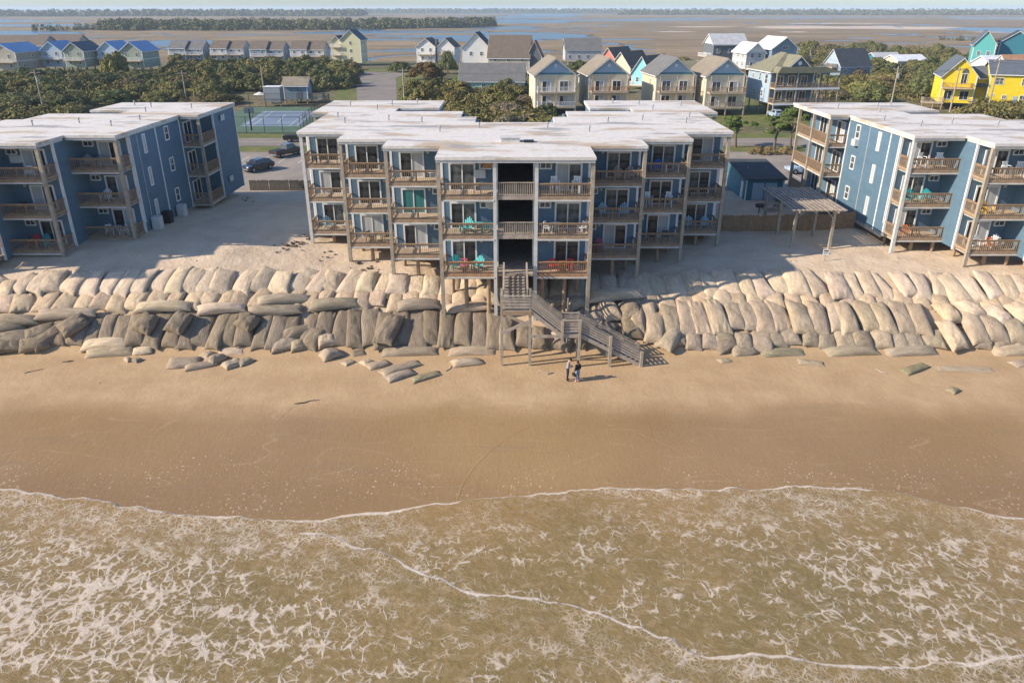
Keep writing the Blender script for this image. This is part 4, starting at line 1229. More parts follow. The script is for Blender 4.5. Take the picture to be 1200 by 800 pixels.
# right side
row(742, 1225, 20.5, ([740, 1000, 1225], [364, 362, 368]), ([740, 1000, 1225], [342, 341, 343]), -8, 0.80, 0.36, TAN, 0.05, 'T2R', lift=0.3)
row(694, 1225, 19.8, ([690, 860, 1000, 1225], [352, 350, 352, 358]), ([690, 860, 1000, 1225], [322, 318, 319, 323]), ([690, 760, 860, 1000, 1225], [0, -8, -14, -20, -22]), 0.84, 0.36, PALE, 0.0, 'TR', lift=0.75)
row(764, 1100, 20.0, ([760, 850, 960, 1100], [398, 393, 393, 396]), ([760, 850, 960, 1100], [358, 354, 353, 357]), ([760, 850, 960, 1100], [-4, -12, -17, -20]), 0.84, 0.40, MID, 0.55, 'BR', lift=0.75)
row(778, 1225, 19.5, ([770, 860, 1000, 1225], [410, 411, 410, 412]), ([770, 860, 1000, 1225], [388, 388, 387, 388]), ([770, 1225], [-4, -9]), 0.78, 0.38, GREY, 0.5, 'BBR', lift=0.4)
bag((688, 356), (752, 350), 0.62, 0.6, PALE, 0.1, 'long pale sandbag laid lengthwise beside the stairs', 'bags beside the stair rail', lift=1.1)
for (x0, y0, x1, y1, w_, c) in ((720, 380, 708, 356, .75, MID), (742, 382, 734, 358, .85, DARK), (748, 398, 745, 364, .6, MID), (742, 400, 738, 378, .75, DARK), (766, 406, 768, 368, .8, MID)):
    bag((x0, y0), (x1, y1), w_, 0.55, c, 0.45, 'stained sandbag packed beside the sloping stair rail', 'bags beside the stair rail', lift=0.8)
bag((777, 414), (792, 388), 0.62, 0.5, GREY, 0.2, 'grey sandbag standing alone in front of the leaning course', None, lift=0.9)
for (x0, y0, x1, y1, w_, c) in ((1124, 414, 1100, 378, .72, PALE), (1148, 408, 1128, 366, .78, MID), (1168, 406, 1150, 372, .85, MID), (1192, 408, 1178, 374, .85, GREY), (1214, 404, 1200, 372, .8, MID), (1118, 384, 1096, 358, .75, TAN), (1146, 378, 1120, 356, .8, PALE), (1178, 386, 1150, 362, .8, PALE), (1204, 384, 1180, 358, .8, PALE), (1225, 372, 1206, 350, .8, PALE)):
    bag((x0, y0), (x1, y1), w_, 0.55, c, 0.25, 'tumbled sandbag in the jumble below the sunlit balconies', 'jumbled sandbags below the sunlit balconies', lift=0.8)
for (x0, y0, x1, y1, w_, t_, c) in ((890, 416, 944, 413, .5, .3, (0.33, 0.29, 0.19)), (966, 415, 1028, 411, .5, .4, GREY), (1036, 415, 1098, 411, .5, .4, GREY), (856, 414, 886, 409, .6, .4, GREY), (838, 410, 866, 402, .6, .45, DARK), (1160, 414, 1225, 410, .55, .4, MID)):
    bag((x0, y0), (x1, y1), w_, t_, c, 0.3, 'sandbag settled lengthwise in the beach below the small foot bags', 'settled bags below the foot bags', lift=0.3)
for (x0, y0, x1, y1, w_, t_, c) in ((934, 424, 966, 427, .45, .18, MID), (1058, 438, 1086, 428, .45, .3, (0.30, 0.265, 0.16)), (1096, 432, 1166, 434, .45, .16, MID), (1186, 428, 1215, 424, .5, .2, MID), (842, 424, 856, 422, .35, .15, MID), (1112, 460, 1122, 456, .35, .22, (0.33, 0.28, 0.17))):
    bag((x0, y0), (x1, y1), w_, t_, c, 0.2, 'flattened sandbag half buried beyond the leaning course', 'slack bags spread on the beach', lift=0.15, slack=True)

# bags that look alike are told apart by counting from the stairs
alike = {}
for o in [o for o in col.objects if o.name.startswith('sandbag')]:
    alike.setdefault(o['label'], []).append(o)
for lab, obs in alike.items():
    if len(obs) > 1 and 'stairs' not in lab and 'stair rail' not in lab:
        obs.sort(key=lambda o: abs(o.matrix_world.translation.x - 4.0))
        for i, o in enumerate(obs): o['label'] = lab + ', ' + nth(i + 1) + ' from the stairs'

# ------------------------------------------------------------------ beach stairs
def beach_stairs():
    root = empty('beach_stairs', (0.27, 49.6, 0), 0, 'weathered grey wooden stairs with two landings leading down to the beach', 'stairs')
    WG, WP = M['wood_grey'], M['post_wood']
    def L(x, y, z): return Vector((x, y, z))
    zt, zl, z2 = Z1 - 0.02, 4.40, 2.55
    yF, yB = 0.0, 1.5                       # front and back of landings
    # upper flight along y from the stairwell to the first landing
    n = 9
    y_top = 5.4
    tread = cached('tread_y', lambda: MB().box(-0.82, 0.82, -0.17, 0.15, -0.05, 0).mesh('tread', WG))
    for i in range(n):
        k = (i + 0.5) / n
        link('tread', tread, root, (-0.02, y_top + (yB - y_top) * k, zt + (zl - zt) * (i + 1) / (n + 1)))
    for sx in (-0.90, 0.86):
        mb = MB().bar((sx, y_top + 0.2, zt - 0.15), (sx, yB, zl - 0.12), 0.06, 0.30)
        mb.build('stringer', WG, root)
        mb = MB()
        mb.bar((sx, y_top, zt + 1.02), (sx, yB - 0.1, zl + 1.08), 0.13, 0.05)
        for hh in (0.28, 0.52, 0.76): mb.bar((sx, y_top, zt + hh), (sx, yB - 0.1, zl + hh + .05), 0.04, 0.13)
        mb.build('handrail', WG, root)
        for yy_, zz in ((y_top, zt), ((y_top + yB) / 2, (zt + zl) / 2)):
            MB().box(sx - 0.06, sx + 0.06, yy_ - 0.06, yy_ + 0.06, zz - 0.6, zz + 1.0).build('rail_post', WP, root)
    # first landing
    mb = None
    plank = cached('lplank', lambda: MB().box(-1.0, 1.0, 0, 0.135, -0.045, 0).mesh('landing_board', WG))
    for i in range(10): link('landing_board', plank, root, (0.0, yF + 0.03 + i * 0.147, zl))
    MB().box(-1.08, 1.12, -0.05, 0.02, zl - 0.36, zl - 0.05).build('rim_beam', M['wood'], root)
    MB().box(-1.05, 1.05, yB - 0.06, yB, zl - 0.34, zl - 0.05).build('rim_beam', WG, root)
    for x in (-1.02, 1.06):
        for y in (0.0, yB - 0.1):
            g = h1(0.27 + x, 49.6 + y) - 0.5
            MB().box(x - 0.09, x + 0.09, y - 0.09 + 0.1, y + 0.09 + 0.1, g, zl + 1.12).build('post', WP, root)
    for a, b in (((-1.02, 0.0), (1.06, 0.0)), ((-1.02, 0.0), (-1.02, yB))):
        mb = MB()
        for hh in (0.22, 0.45, 0.68, 0.90): mb.bar((*a, zl + hh), (*b, zl + hh), 0.035, 0.15)
        mb.bar((*a, zl + 1.1), (*b, zl + 1.1), 0.15, 0.05)
        mb.build('landing_rail', WG, root)
    # cross braces under the landing
    MB().bar((-1.02, 0.02, 2.6), (1.06, 0.02, 3.6), 0.05, 0.22).build('brace', WG, root)
    MB().bar((-1.0, yB, 3.6), (1.0, yB, 2.6), 0.05, 0.22).build('brace', WG, root)
    # second flight along x
    x1, x2 = 1.12, 3.35
    tx = cached('tread_x', lambda: MB().box(-0.15, 0.15, 0.06, 1.38, -0.05, 0).mesh('tread', WG))
    def flight(xa, za, xb, zb, n):
        for i in range(n):
            k = (i + 0.5) / n
            link('tread', tx, root, (xa + (xb - xa) * k, 0.0, za + (zb - za) * (i + 1) / (n + 1)))
        for y in (0.02, 1.44):
            MB().bar((xa, y, za - 0.14), (xb, y, zb - 0.14), 0.06, 0.28).build('stringer', WG, root)
            mb = MB()
            for hh in (0.26, 0.46, 0.66, 0.86): mb.bar((xa, y, za + hh), (xb, y, zb + hh), 0.035, 0.12)
            mb.bar((xa, y, za + 1.05), (xb, y, zb + 1.05), 0.13, 0.05)
            mb.build('handrail', WG, root)
    flight(x1, zl, x2, z2, 8)
    # second landing
    lx0, lx1 = 3.35, 4.72
    pl2 = cached('lplank2', lambda: MB().box(0, 1.37, 0, 0.135, -0.045, 0).mesh('landing_board', WG))
    for i in range(10): link('landing_board', pl2, root, (lx0, 0.03 + i * 0.147, z2))
    MB().box(lx0 - 2.2, lx1, -0.05, 0.0, z2 - 0.28, z2 - 0.05).build('rim_beam', WG, root)
    for x in (lx0 + 0.05, lx1 - 0.05):
        for y in (-0.06, 1.5):
            g = h1(0.27 + x, 49.6 + y) - 0.5 if x > 4 else z2 - 0.5
            MB().box(x - 0.09, x + 0.09, y - 0.09, y + 0.09, g, z2 + 1.12).build('post', WP, root)
    for y in (-0.02, 1.46):
        mb = MB()
        for hh in (0.24, 0.46, 0.68, 0.88): mb.bar((lx0, y, z2 + hh), (lx1, y, z2 + hh), 0.035, 0.14)
        mb.bar((lx0, y, z2 + 1.08), (lx1, y, z2 + 1.08), 0.14, 0.05)
        mb.build('landing_rail', WG, root)
    # third flight to the sand
    zb = h1(9.4, 49.6) + 0.12
    flight(lx1, z2, 9.35, zb, 13)
    for x in (6.95, 9.3):
        zz = z2 + (zb - z2) * (x - lx1) / (9.35 - lx1)
        for y in (-0.08, 1.54):
            MB().box(x - 0.10, x + 0.10, y - 0.09, y + 0.09, h1(x, 49.6) - 0.4, zz + 1.05).build('post', WP, root)
    # a lone pipe post behind the landing
    MB().tube([(3.9, 2.0, 1.0), (3.9, 2.0, 4.6)], 0.06, 8).build('pipe', M['metal'], root)
    return root
beach_stairs()
# ------------------------------------------------------------------ houses behind the road
def roofing(name, c, metal=False):
    m, t, b = new_mat(name)
    v = t.coord('Object')
    n = t.noise(v, 0.6, 5, 0.65); n2 = t.noise(v, 5.0, 4, 0.7)
    k = t.maprange(t.math('ADD', t.math('MULTIPLY', n, 0.5), t.math('MULTIPLY', n2, 0.5)), 0.38, 0.64)
    t.put(b, Base_Color=t.mix(k, tuple(x * 0.78 for x in c), tuple(min(1, x * 1.2) for x in c)), Roughness=0.35 if metal else 0.9, Normal=t.bump(n2, 0.3, 0.05))
    if metal: b.inputs['Specular IOR Level'].default_value = 0.6
    return m
for nm, c in dict(tan=(0.24, 0.205, 0.155), brown=(0.15, 0.12, 0.095), grey=(0.15, 0.15, 0.145), dark=(0.055, 0.065, 0.08), slate=(0.10, 0.12, 0.145), redbrown=(0.27, 0.12, 0.07), olive=(0.20, 0.19, 0.13), orange=(0.42, 0.23, 0.13)).items():
    M['r_' + nm] = roofing('shingle_' + nm, c)
M['r_bluemetal'] = roofing('blue_metal_roof', (0.16, 0.30, 0.50), True)
M['r_white'] = roofing('white_metal_roof', (0.72, 0.73, 0.74), True)
M['r_palegrey'] = roofing('pale_grey_roof', (0.42, 0.43, 0.44))
for nm, c in dict(cream=(0.66, 0.58, 0.42), paleblue=(0.42, 0.53, 0.62), grey=(0.30, 0.31, 0.30), palegrey=(0.45, 0.46, 0.46), white=(0.72, 0.71, 0.68), yellow=(0.80, 0.60, 0.03), paleyellow=(0.62, 0.58, 0.36), teal=(0.12, 0.44, 0.42), deepteal=(0.04, 0.18, 0.24), slateblue=(0.12, 0.165, 0.20), mint=(0.36, 0.56, 0.45),
                  greyblue=(0.20, 0.27, 0.33), coral=(0.62, 0.20, 0.15), turquoise=(0.25, 0.58, 0.62), beige=(0.42, 0.38, 0.30), sage=(0.30, 0.35, 0.27), lightblue=(0.36, 0.46, 0.55), skyblue=(0.10, 0.38, 0.50), creamdark=(0.55, 0.47, 0.33), dkgrey=(0.13, 0.145, 0.16)).items():
    M['w_' + nm] = siding('siding_' + nm, c, 0.2, 0.07)

def house_root(px, py, D, rz, label, group=None, name='house'):
    p = at(px, py, D)
    return empty(name, (p.x, p.y, GZ), rz, label, 'house', group), p

def body(root, x, y, w, d, z0, ze, zr, ridge, wall, roof, gable=None, over=0.45, part='wall', trim='white'):
    """one block: front face centred on x at y (local), going back d; z relative to the root"""
    g = gable or wall
    x0, x1, y0, y1 = x - w / 2, x + w / 2, y, y + d
    MB().box(x0, x1, y0, y1, z0, ze).build(part, M[wall], root)
    t = 0.14
    if ridge == 'y':
        MB().prism([(x0, ze + 0.002), (x1, ze + 0.002), (x, zr - 0.02)], 'y', y0 + 0.002, y1 - 0.002).build('gable', M[g], root)
        k = (zr - ze) / (w / 2)
        e = over
        mb = MB().prism([(x0 - e, ze - k * e), (x, zr), (x, zr + t), (x0 - e, ze - k * e + t)], 'y', y0 - e, y1 + e)
        mb.prism([(x1 + e, ze - k * e), (x, zr), (x, zr + t), (x1 + e, ze - k * e + t)], 'y', y0 - e, y1 + e)
        r = mb.build('roof', M[roof], root)
        mb = MB()
        for sx in (x0 - e, x1 + e):
            mb.prism([(sx, ze - k * e - 0.16), (x, zr - 0.17), (x, zr - 0.004), (sx, ze - k * e - 0.004)], 'y', y0 - e - 0.06, y0 - e + 0.02)
            mb.box(sx - 0.04, sx + 0.04, y0 - e, y1 + e, ze - k * e - 0.18, ze - k * e - 0.002)
        mb.build('eave_board', M[trim], r)
    elif ridge == 'x':
        ym = (y0 + y1) / 2
        MB().prism([(y0, ze + 0.002), (y1, ze + 0.002), (ym, zr - 0.02)], 'x', x0 + 0.002, x1 - 0.002).build('gable', M[g], root)
        k = (zr - ze) / (d / 2)
        e = over
        mb = MB().prism([(y0 - e, ze - k * e), (ym, zr), (ym, zr + t), (y0 - e, ze - k * e + t)], 'x', x0 - e, x1 + e)
        mb.prism([(y1 + e, ze - k * e), (ym, zr), (ym, zr + t), (y1 + e, ze - k * e + t)], 'x', x0 - e, x1 + e)
        r = mb.build('roof', M[roof], root)
        mb = MB().box(x0 - e, x1 + e, y0 - e - 0.05, y0 - e + 0.03, ze - k * e - 0.18, ze - k * e - 0.002)
        for sx in (x0 - e, x1 + e):
            for sy in (y0 - e, y1 + e):
                mb.prism([(sy, ze - k * e - 0.16), (ym, zr - 0.17), (ym, zr - 0.004), (sy, ze - k * e - 0.004)], 'x', sx - 0.04, sx + 0.04)
        mb.build('eave_board', M[trim], r)
    elif ridge == 'hip':
        e = over
        a = min(w, d) / 2 * 0.95
        xa, xb, ya, yb = x0 - e, x1 + e, y0 - e, y1 + e
        if w >= d: p1, p2 = (x0 + a, (y0 + y1) / 2, zr), (x1 - a, (y0 + y1) / 2, zr)
        else: p1, p2 = (x, y0 + a, zr), (x, y1 - a, zr)
        zz = ze - 0.1
        vs = [(xa, ya, zz), (xb, ya, zz), (xb, yb, zz), (xa, yb, zz), p1, p2]
        fs = [(0, 1, 5, 4), (1, 2, 5), (2, 3, 4, 5), (3, 0, 4), (0, 3, 2, 1)] if w >= d else [(0, 1, 4), (1, 2, 5, 4), (2, 3, 5), (3, 0, 4, 5), (0, 3, 2, 1)]
        r = MB().add(vs, fs).build('roof', M[roof], root)
        MB().box(xa, xb, ya - 0.03, ya + 0.04, zz - 0.2, zz - 0.005).box(xa - 0.03, xa + 0.04, ya + 0.05, yb, zz - 0.2, zz - 0.005).build('eave_board', M[trim], r)
    # corner boards on the front
    for sx in (x0, x1):
        MB().box(sx - 0.11, sx + 0.11, y0 - 0.03, y0 - 0.002, z0, ze - 0.02).build('corner_board', M[trim], root)

def deck(root, x0, x1, yf, yb, z, rail='white', sides=True, floor='wood_pale'):
    """porch deck projecting forward from yb to yf"""
    o = MB().box(x0, x1, yf, yb, z - 0.25, z).build('deck', M[floor], root)
    mb = MB()
    def run(a, b):
        a = Vector(a); b = Vector(b); L = (b - a).length; dr = (b - a) / L
        mb.bar(a + Vector((0, 0, z + 1.0)), b + Vector((0, 0, z + 1.0)), 0.10, 0.07)
        mb.bar(a + Vector((0, 0, z + 0.12)), b + Vector((0, 0, z + 0.12)), 0.06, 0.07)
        n = max(2, int(L / 0.22))
        for i in range(n + 1):
            p = a + dr * (L * i / n)
            mb.bar(p + Vector((0, 0, z + 0.1)), p + Vector((0, 0, z + 1.0)), 0.045 if i % 8 else 0.11)
    run((x0 + 0.05, yf + 0.05, 0), (x1 - 0.05, yf + 0.05, 0))
    if sides:
        run((x0 + 0.05, yf + 0.15, 0), (x0 + 0.05, yb - 0.1, 0)); run((x1 - 0.05, yf + 0.15, 0), (x1 - 0.05, yb - 0.1, 0))
    mb.build('railing', M[rail], o)
    return o

def pilings(root, xs_, ys_, z1, r=0.16, mat='wood'):
    for x in xs_:
        for y in ys_:
            link('piling', cached(('hp', round(z1, 1), r, mat), lambda: MB().tube([(0, 0, -0.3), (0, 0, round(z1, 1))], r, 8).mesh('piling', M[mat])), root, (x, y, 0))

def side_window(root, s, x, y, z, w, h, bars=1, look='glass_blue'):
    """window on a +x (s=1) or -x (s=-1) wall"""
    window(root, x + 0.004 * s, y - s * w / 2 if s > 0 else y + w / 2, z, w, h, bars, R(90) if s > 0 else R(-90), look)

# ---- four cream houses with pale blue gables
creams = [(650, 169, 8.6, 'cream stilt house with white railings and turquoise porch chairs', 'white', 'white', 132),
          (711, 170, 8.4, 'cream stilt house with red brown upper railing', 'wood_orange', 'wood_orange', 132),
          (788, 170, 8.2, 'cream stilt house with grey roof and turquoise towel on its rail', 'wood', 'wood', 132),
          (846, 168, 8.2, 'cream stilt house with grey railings between road pines and shop roofs', 'wood', 'wood_grey', 132)]
creams[3] = (846, 168, 8.2, 'cream stilt house beside the hip roofed porch house', 'wood', 'wood_grey', 132)
def cream_house(px, D, w, label, rail1, rail2, py):
    rz = R(5)
    root, p = house_root(px, py, D, rz, label, 'cream gabled stilt houses along the road')
    base, f2, ze, zr = 2.2, 4.9, 8.3 - 0.2, 11.3
    roofm = 'r_grey' if px == 788 else 'r_tan'
    body(root, 0, 0, w, 12.5, 0.9, ze, zr, 'y', 'w_cream', roofm, 'w_lightblue', 0.5)
    MB().box(-w / 2 + 0.05, w / 2 - 0.05, -0.06, -0.004, ze - 0.05, ze + 0.28).build('gable_band', M['w_deepteal'], root)
    MB().tube([(0, -0.02, zr - 1.5), (0, -0.09, zr - 1.5)], 0.32, 12).build('gable_vent', M['white'], root)
    for z in (1.1 + 0.5, 4.6):
        for xx in (-2.6, 1.2):
            sliding_door(root, xx - 0.3, -0.002, z, 2.0, 2.15, rng.choice([('glass', 'curtain'), ('glass', 'glass'), ('glass_blue', 'glass_blue')]))
        dk = deck(root, -w / 2 + 0.3, w / 2, -2.0, 0, z, rail1 if z > 3 else rail2)
    for xx in (-w / 2 + 0.4, 0, w / 2 - 0.1):
        link('post', post_mesh(7.9, 0.10, M['wood_grey'] if px != 711 else M['wood_orange']), root, (xx, -1.88, 0))
    side_window(root, -1, -w / 2, 5.0, 5.4, 0.8, 1.4)
    side_window(root, -1, -w / 2, 4.5, 2.2, 0.8, 1.2)
    return root
for c in creams: cream_house(*c)

# ---- row of duplexes beyond the thicket, blue metal and grey roofs
def gable_house(px, D, w, d, z0, ze, zr, wall, roof, label, rz=0.0, group=None, deckz=None, win=((-0.25, 'a'), (0.25, 'a')), side=1, gable=None, floors=2, rail='white'):
    root, p = house_root(px, 80, D, rz, label, group)
    body(root, 0, 0, w, d, z0, ze, zr, 'y', wall, roof, gable)
    fh = (ze - z0) / floors
    for f in range(floors):
        z = z0 + f * fh
        for fx, _ in win:
            window(root, fx * w - 0.55, -0.002, z + 0.9, 1.1, 1.35, 1, 0, 'glass_blue')
        if side:
            for yy_ in (d * 0.25, d * 0.6):
                side_window(root, side, side * w / 2, yy_, z + 0.95, 1.0, 1.2)
    if deckz is not None:
        for z in deckz: deck(root, -w / 2 + 0.2, w / 2 - 0.2, -1.7, 0, z, rail)
    if z0 > 1.2: pilings(root, (-w / 2 + 0.4, 0, w / 2 - 0.4), (0.5, d / 2, d - 0.5), z0)
    if side:
        MB().box(side * (w / 2 + 0.002), side * (w / 2 + 0.06), 0.1, d - 0.1, z0 + fh - 0.12, z0 + fh + 0.12).build('trim_board', M['white'], root)
    return root
G1 = 'stilt duplexes behind the thicket'
gable_house(6, 272, 9.5, 15, 1.4, 7.4, 10.0, 'w_beige', 'r_bluemetal', 'beige house with blue metal roof and white corner trim', R(-3), G1, (4.2,), floors=2)
gable_house(64, 285, 7.5, 11, 1.8, 7.4, 10.2, 'w_paleblue', 'r_bluemetal', 'pale blue gabled half of a duplex', R(-3), G1, (4.4,))
gable_house(90, 279, 7.0, 12, 2.0, 7.6, 10.2, 'w_sage', 'r_slate', 'grey green gabled house with dark solar panelled roof', R(-3), G1, (4.4,))
gable_house(130, 285, 7.2, 11, 1.8, 7.5, 10.2, 'w_paleblue', 'r_bluemetal', 'pale blue gabled house half hidden by a round tree', R(-3), G1, (4.4,))
gable_house(157, 276, 7.6, 12, 2.0, 7.6, 10.4, 'w_sage', 'r_bluemetal', 'grey green house with bright blue metal roof', R(-3), G1, (4.4,))

def ridge_house(px, D, w, d, z0, ze, zr, wall, roof, label, rz=0.0, group=None, split=True, gable=None, rail='white', decks=(True,), wn_=4, floors=2):
    root, p = house_root(px, 80, D, rz, label, group)
    if split:
        body(root, -w / 4 - 0.02, 0, w / 2 - 0.05, d, z0, ze, zr, 'x', wall, roof, gable, 0.25)
        body(root, w / 4 + 0.02, 1.0, w / 2 - 0.05, d, z0, ze - 0.25, zr - 0.1, 'x', wall, roof, gable, 0.25)
    else:
        body(root, 0, 0, w, d, z0, ze, zr, 'x', wall, roof, gable, 0.4)
    fh = (ze - z0) / floors
    for f in range(floors):
        z = z0 + f * fh
        for i in range(wn_):
            xx = -w / 2 + (i + 0.5) * w / wn_
            yoff = 1.0 if (split and xx > 0) else 0.0
            window(root, xx - 0.6, yoff - 0.003, z + 0.75, 1.2, 1.4, 2, 0, 'glass_blue')
        if split and f == floors - 1:
            deck(root, -w / 2 + 0.3, -0.3, -1.6, 0, z, rail); deck(root, 0.4, w / 2 - 0.3, -0.6, 1.0, z, rail)
    side_window(root, 1, w / 2 - 0.03 if split else w / 2, d / 2 + 1, z0 + fh + 0.7, 1.0, 1.2)
    if z0 > 1.2: pilings(root, (-w / 2 + 0.5, 0, w / 2 - 0.5), (0.5, d - 0.5), z0)
    return root
ridge_house(220, 330, 14.0, 9, 1.0, 6.0, 8.7, 'w_greyblue', 'r_grey', 'grey blue duplex with grey shingle roof nearest the blue roofs', R(-4), G1)
ridge_house(268, 330, 13.5, 9, 1.0, 6.0, 8.7, 'w_palegrey', 'r_brown', 'pale grey duplex with brown shingle roof and white porches', R(-4), G1)
ridge_house(314, 328, 13.5, 9, 0.2, 5.8, 8.6, 'w_greyblue', 'r_brown', 'slate duplex with one glazed porch beside the marsh', R(-4), G1)
ridge_house(361, 326, 13.5, 9, 0.2, 5.9, 8.7, 'w_palegrey', 'r_brown', 'light grey duplex beside the pale yellow house', R(-4), G1)
ridge_house(28, 345, 22, 12, 1.0, 6.5, 10.2, 'w_beige', 'r_brown', 'long beige house with brown roof behind the blue roofs', R(-4), None, False)
ridge_house(70, 352, 20, 12, 1.0, 6.5, 10.4, 'w_beige', 'r_brown', 'tan house with brown roof and white gable behind the blue roofs', R(-4), None, False)

# pale yellow tall house
root = gable_house(413, 318, 8.0, 9, 1.0, 9.8, 13.2, 'w_paleyellow', 'r_slate', 'tall pale yellow house with blue grey roof and corner porches', R(-6), None, None, ((0.0, 'a'),), 1, None, 3)
body(root, -6.1, 1.0, 4.2, 7, 1.0, 9.2, 11.0, 'y', 'w_paleyellow', 'r_slate', None)
deck(root, -8.2, -4.1, -0.9, 1.0, 3.9, 'white'); deck(root, -8.2, -4.1, -0.9, 1.0, 6.9, 'white')
# white houses by the cul-de-sac
root = gable_house(500, 298, 7.0, 10, 2.2, 8.2, 10.8, 'w_white', 'r_brown', 'white stilt house with brown roof and twin gables near the turning circle', R(-8), None, (2.4, 5.3), ((-0.2, 'a'), (0.25, 'a')), 1)
body(root, 7.4, 0.8, 6.4, 10, 2.2, 8.0, 10.8, 'y', 'w_white', 'r_brown')
deck(root, 4.6, 10.2, -0.9, 0.8, 5.3, 'wood_grey'); deck(root, 4.6, 10.2, -0.9, 0.8, 2.4, 'wood_grey')
MB().box(3.55, 4.15, 0.5, 3.0, 2.2, 10.6).build('chimney', M['w_slateblue'], root)
root = gable_house(558, 275, 9.5, 13, 1.5, 8.8, 13.4, 'w_white', 'r_dark', 'white house with steep dark blue roof and gable windows', R(-4), None, None, ((-0.18, 'a'), (0.2, 'a')), 0)
root = ridge_house(596, 268, 14, 12, 1.5, 6.0, 12.6, 'w_beige', 'r_brown', 'house with huge brown roof plane and red brown end', R(-6), None, False, None, 'white', (), 3)
body(root, 8.6, 1.2, 5.0, 9, 1.0, 6.2, 11.0, 'y', 'w_dkgrey', 'r_redbrown')
deck(root, 6.2, 12.6, -1.0, 1.2, 1.9, 'white')
root = ridge_house(576, 212, 17.5, 11, 0.2, 3.2, 7.2, 'w_mint', 'r_grey', 'low mint green house under a wide grey shingle roof', R(-2), None, False, None, 'white', (), 4, 1)
# houses peeping over the cream ones
ridge_house(683, 330, 15, 9, 1.2, 5.6, 9.6, 'w_palegrey', 'r_grey', 'pale grey house with long grey roof at the marsh edge', R(3), None, False, None, 'white', (), 4, 1)
for (px, D, wl_, rf, lb, w) in ((712, 275, 'w_coral', 'r_brown', 'coral gabled cottage with brown roof', 7.0), (727, 248, 'w_cream', 'r_brown', 'cream gabled cottage with long brown roof', 7.0), (752, 225, 'w_turquoise', 'r_brown', 'turquoise gabled cottage with brown roof', 6.0), (688, 232, 'w_creamdark', 'r_tan', 'small cream shed roofed cottage between two stilt houses', 5.5)):
    root = gable_house(px, D, w, 13, 0.8, 4.4 if px != 688 else 3.0, 8.6 if px != 688 else 4.6, wl_, rf, lb, R(-38), 'low cottages behind the cream houses', (0.9,) if px != 688 else None, ((-0.2, 'a'), (0.22, 'a')), 1, None, 1)
ridge_house(800, 232, 12, 9, 0.3, 3.6, 6.6, 'w_sage', 'r_olive', 'low green house with olive roof between two cream houses', R(4), None, False, None, 'white', (), 3, 1)
# tall grey and white roofed houses
root = ridge_house(853, 285, 12.5, 10, 1.8, 9.4, 12.6, 'w_dkgrey', 'r_palegrey', 'tall slate grey house with white end porches and pale roof', R(6), None, False, 'w_white', 'white', (), 3, 2)
for z in (2.4, 5.2): deck(root, -8.4, -6.3, 0.3, 9.5, z, 'white')
root = gable_house(884, 255, 6.2, 11, 3.0, 8.2, 10.9, 'w_palegrey', 'r_white', 'pale house with white metal roof joined to a grey gabled wing', R(8), None, (3.2,), ((-0.2, 'a'), (0.2, 'a')), -1, 'w_white')
body(root, 8.6, -2.0, 8.6, 13, 2.4, 9.4, 12.6, 'y', 'w_greyblue', 'r_white')
window(root, 7.6, -2.004, 9.0, 2.0, 1.1, 2); window(root, 9.6, -2.004, 6.2, 1.6, 1.3, 2); window(root, 5.4, -2.004, 3.6, 1.1, 1.3, 1)
pilings(root, (4.8, 8.6, 12.4), (-1.6, 4, 9), 2.4)
# hip roofed porch house
root, p = house_root(927, 137, 166, R(7), 'grey blue house with olive hip roof and two wraparound porches')
body(root, -1.0, 0, 9.5, 11.5, 2.6, 8.9, 12.4, 'hip', 'w_lightblue', 'r_olive', None, 0.5)
MB().prism([(-5.6, 8.72), (8.9, 8.72), (5.0, 9.9), (-4.9, 9.9)], 'y', -2.6, 0.3).build('porch_roof', M['r_olive'], root)
MB().box(3.76, 8.7, 0.31, 9.0, 8.62, 8.95).build('porch_roof', M['r_olive'], root)
body(root, -0.6, -1.6, 4.6, 5, 9.2, 9.9, 12.0, 'y', 'w_slateblue', 'r_olive', None, 0.4)
MB().tube([(-0.6, -1.62, 10.6), (-0.6, -1.72, 10.6)], 0.42, 14).build('round_window', M['white'], root)
MB().box(-5.7, 3.7, -0.02, -0.003, 2.62, 8.7).build('painted_shade_front', M['w_slateblue'], root)  # darker sheet over the light blue front; porch shade put into its colour
for z in (2.7, 5.75):
    dk = deck(root, -5.7, 8.6, -2.4, 0, z, 'wood')
    MB().box(3.8, 8.6, 0.01, 8.0, z - 0.24, z - 0.01).build('deck', M['wood_pale'], root)
    MB().box(-5.75, 8.65, -2.46, -2.405, z - 0.35, z + 0.05).build('deck_trim', M['white'], root)
    for xx in (-4.4, -1.9, 0.9):
        window(root, xx, -0.024, z + 0.3, 1.5, 2.0, 2, 0, 'glass')
for xx in (-5.5, -0.9, 3.9, 8.4):
    link('post', post_mesh(8.7, 0.11, M['wood_grey']), root, (xx, -2.3, 0))
for yy_ in (2.4, 5.2, 7.8): link('post', post_mesh(8.7, 0.11, M['wood_grey']), root, (8.4, yy_, 0))
for (yy_, z, ww, hh) in ((2.0, 6.3, 1.4, 2.0), (5.2, 6.8, 0.9, 1.5), (8.8, 7.0, 0.8, 1.0), (3.4, 3.6, 1.0, 1.4), (7.0, 3.6, 0.9, 1.3)): side_window(root, -1, -5.75, yy_, z, ww, hh)
pilings(root, (-5.2, -1, 3.2), (0.6, 5, 10.5), 2.6)
# A-frame blue house in the thicket
root = ridge_house(1003, 255, 11.5, 9, 1.0, 4.2, 9.0, 'w_greyblue', 'r_dark', 'blue grey cottage with steep charcoal roof and coral door in the thicket', R(16), None, False, 'w_lightblue', 'white', (), 3, 1)
MB().box(1.5, 2.6, -0.05, -0.005, 1.0, 3.6).build('door', M['w_coral'], root)
deck(root, -8.0, -5.8, 1.5, 7.5, 3.6, 'wood_grey')
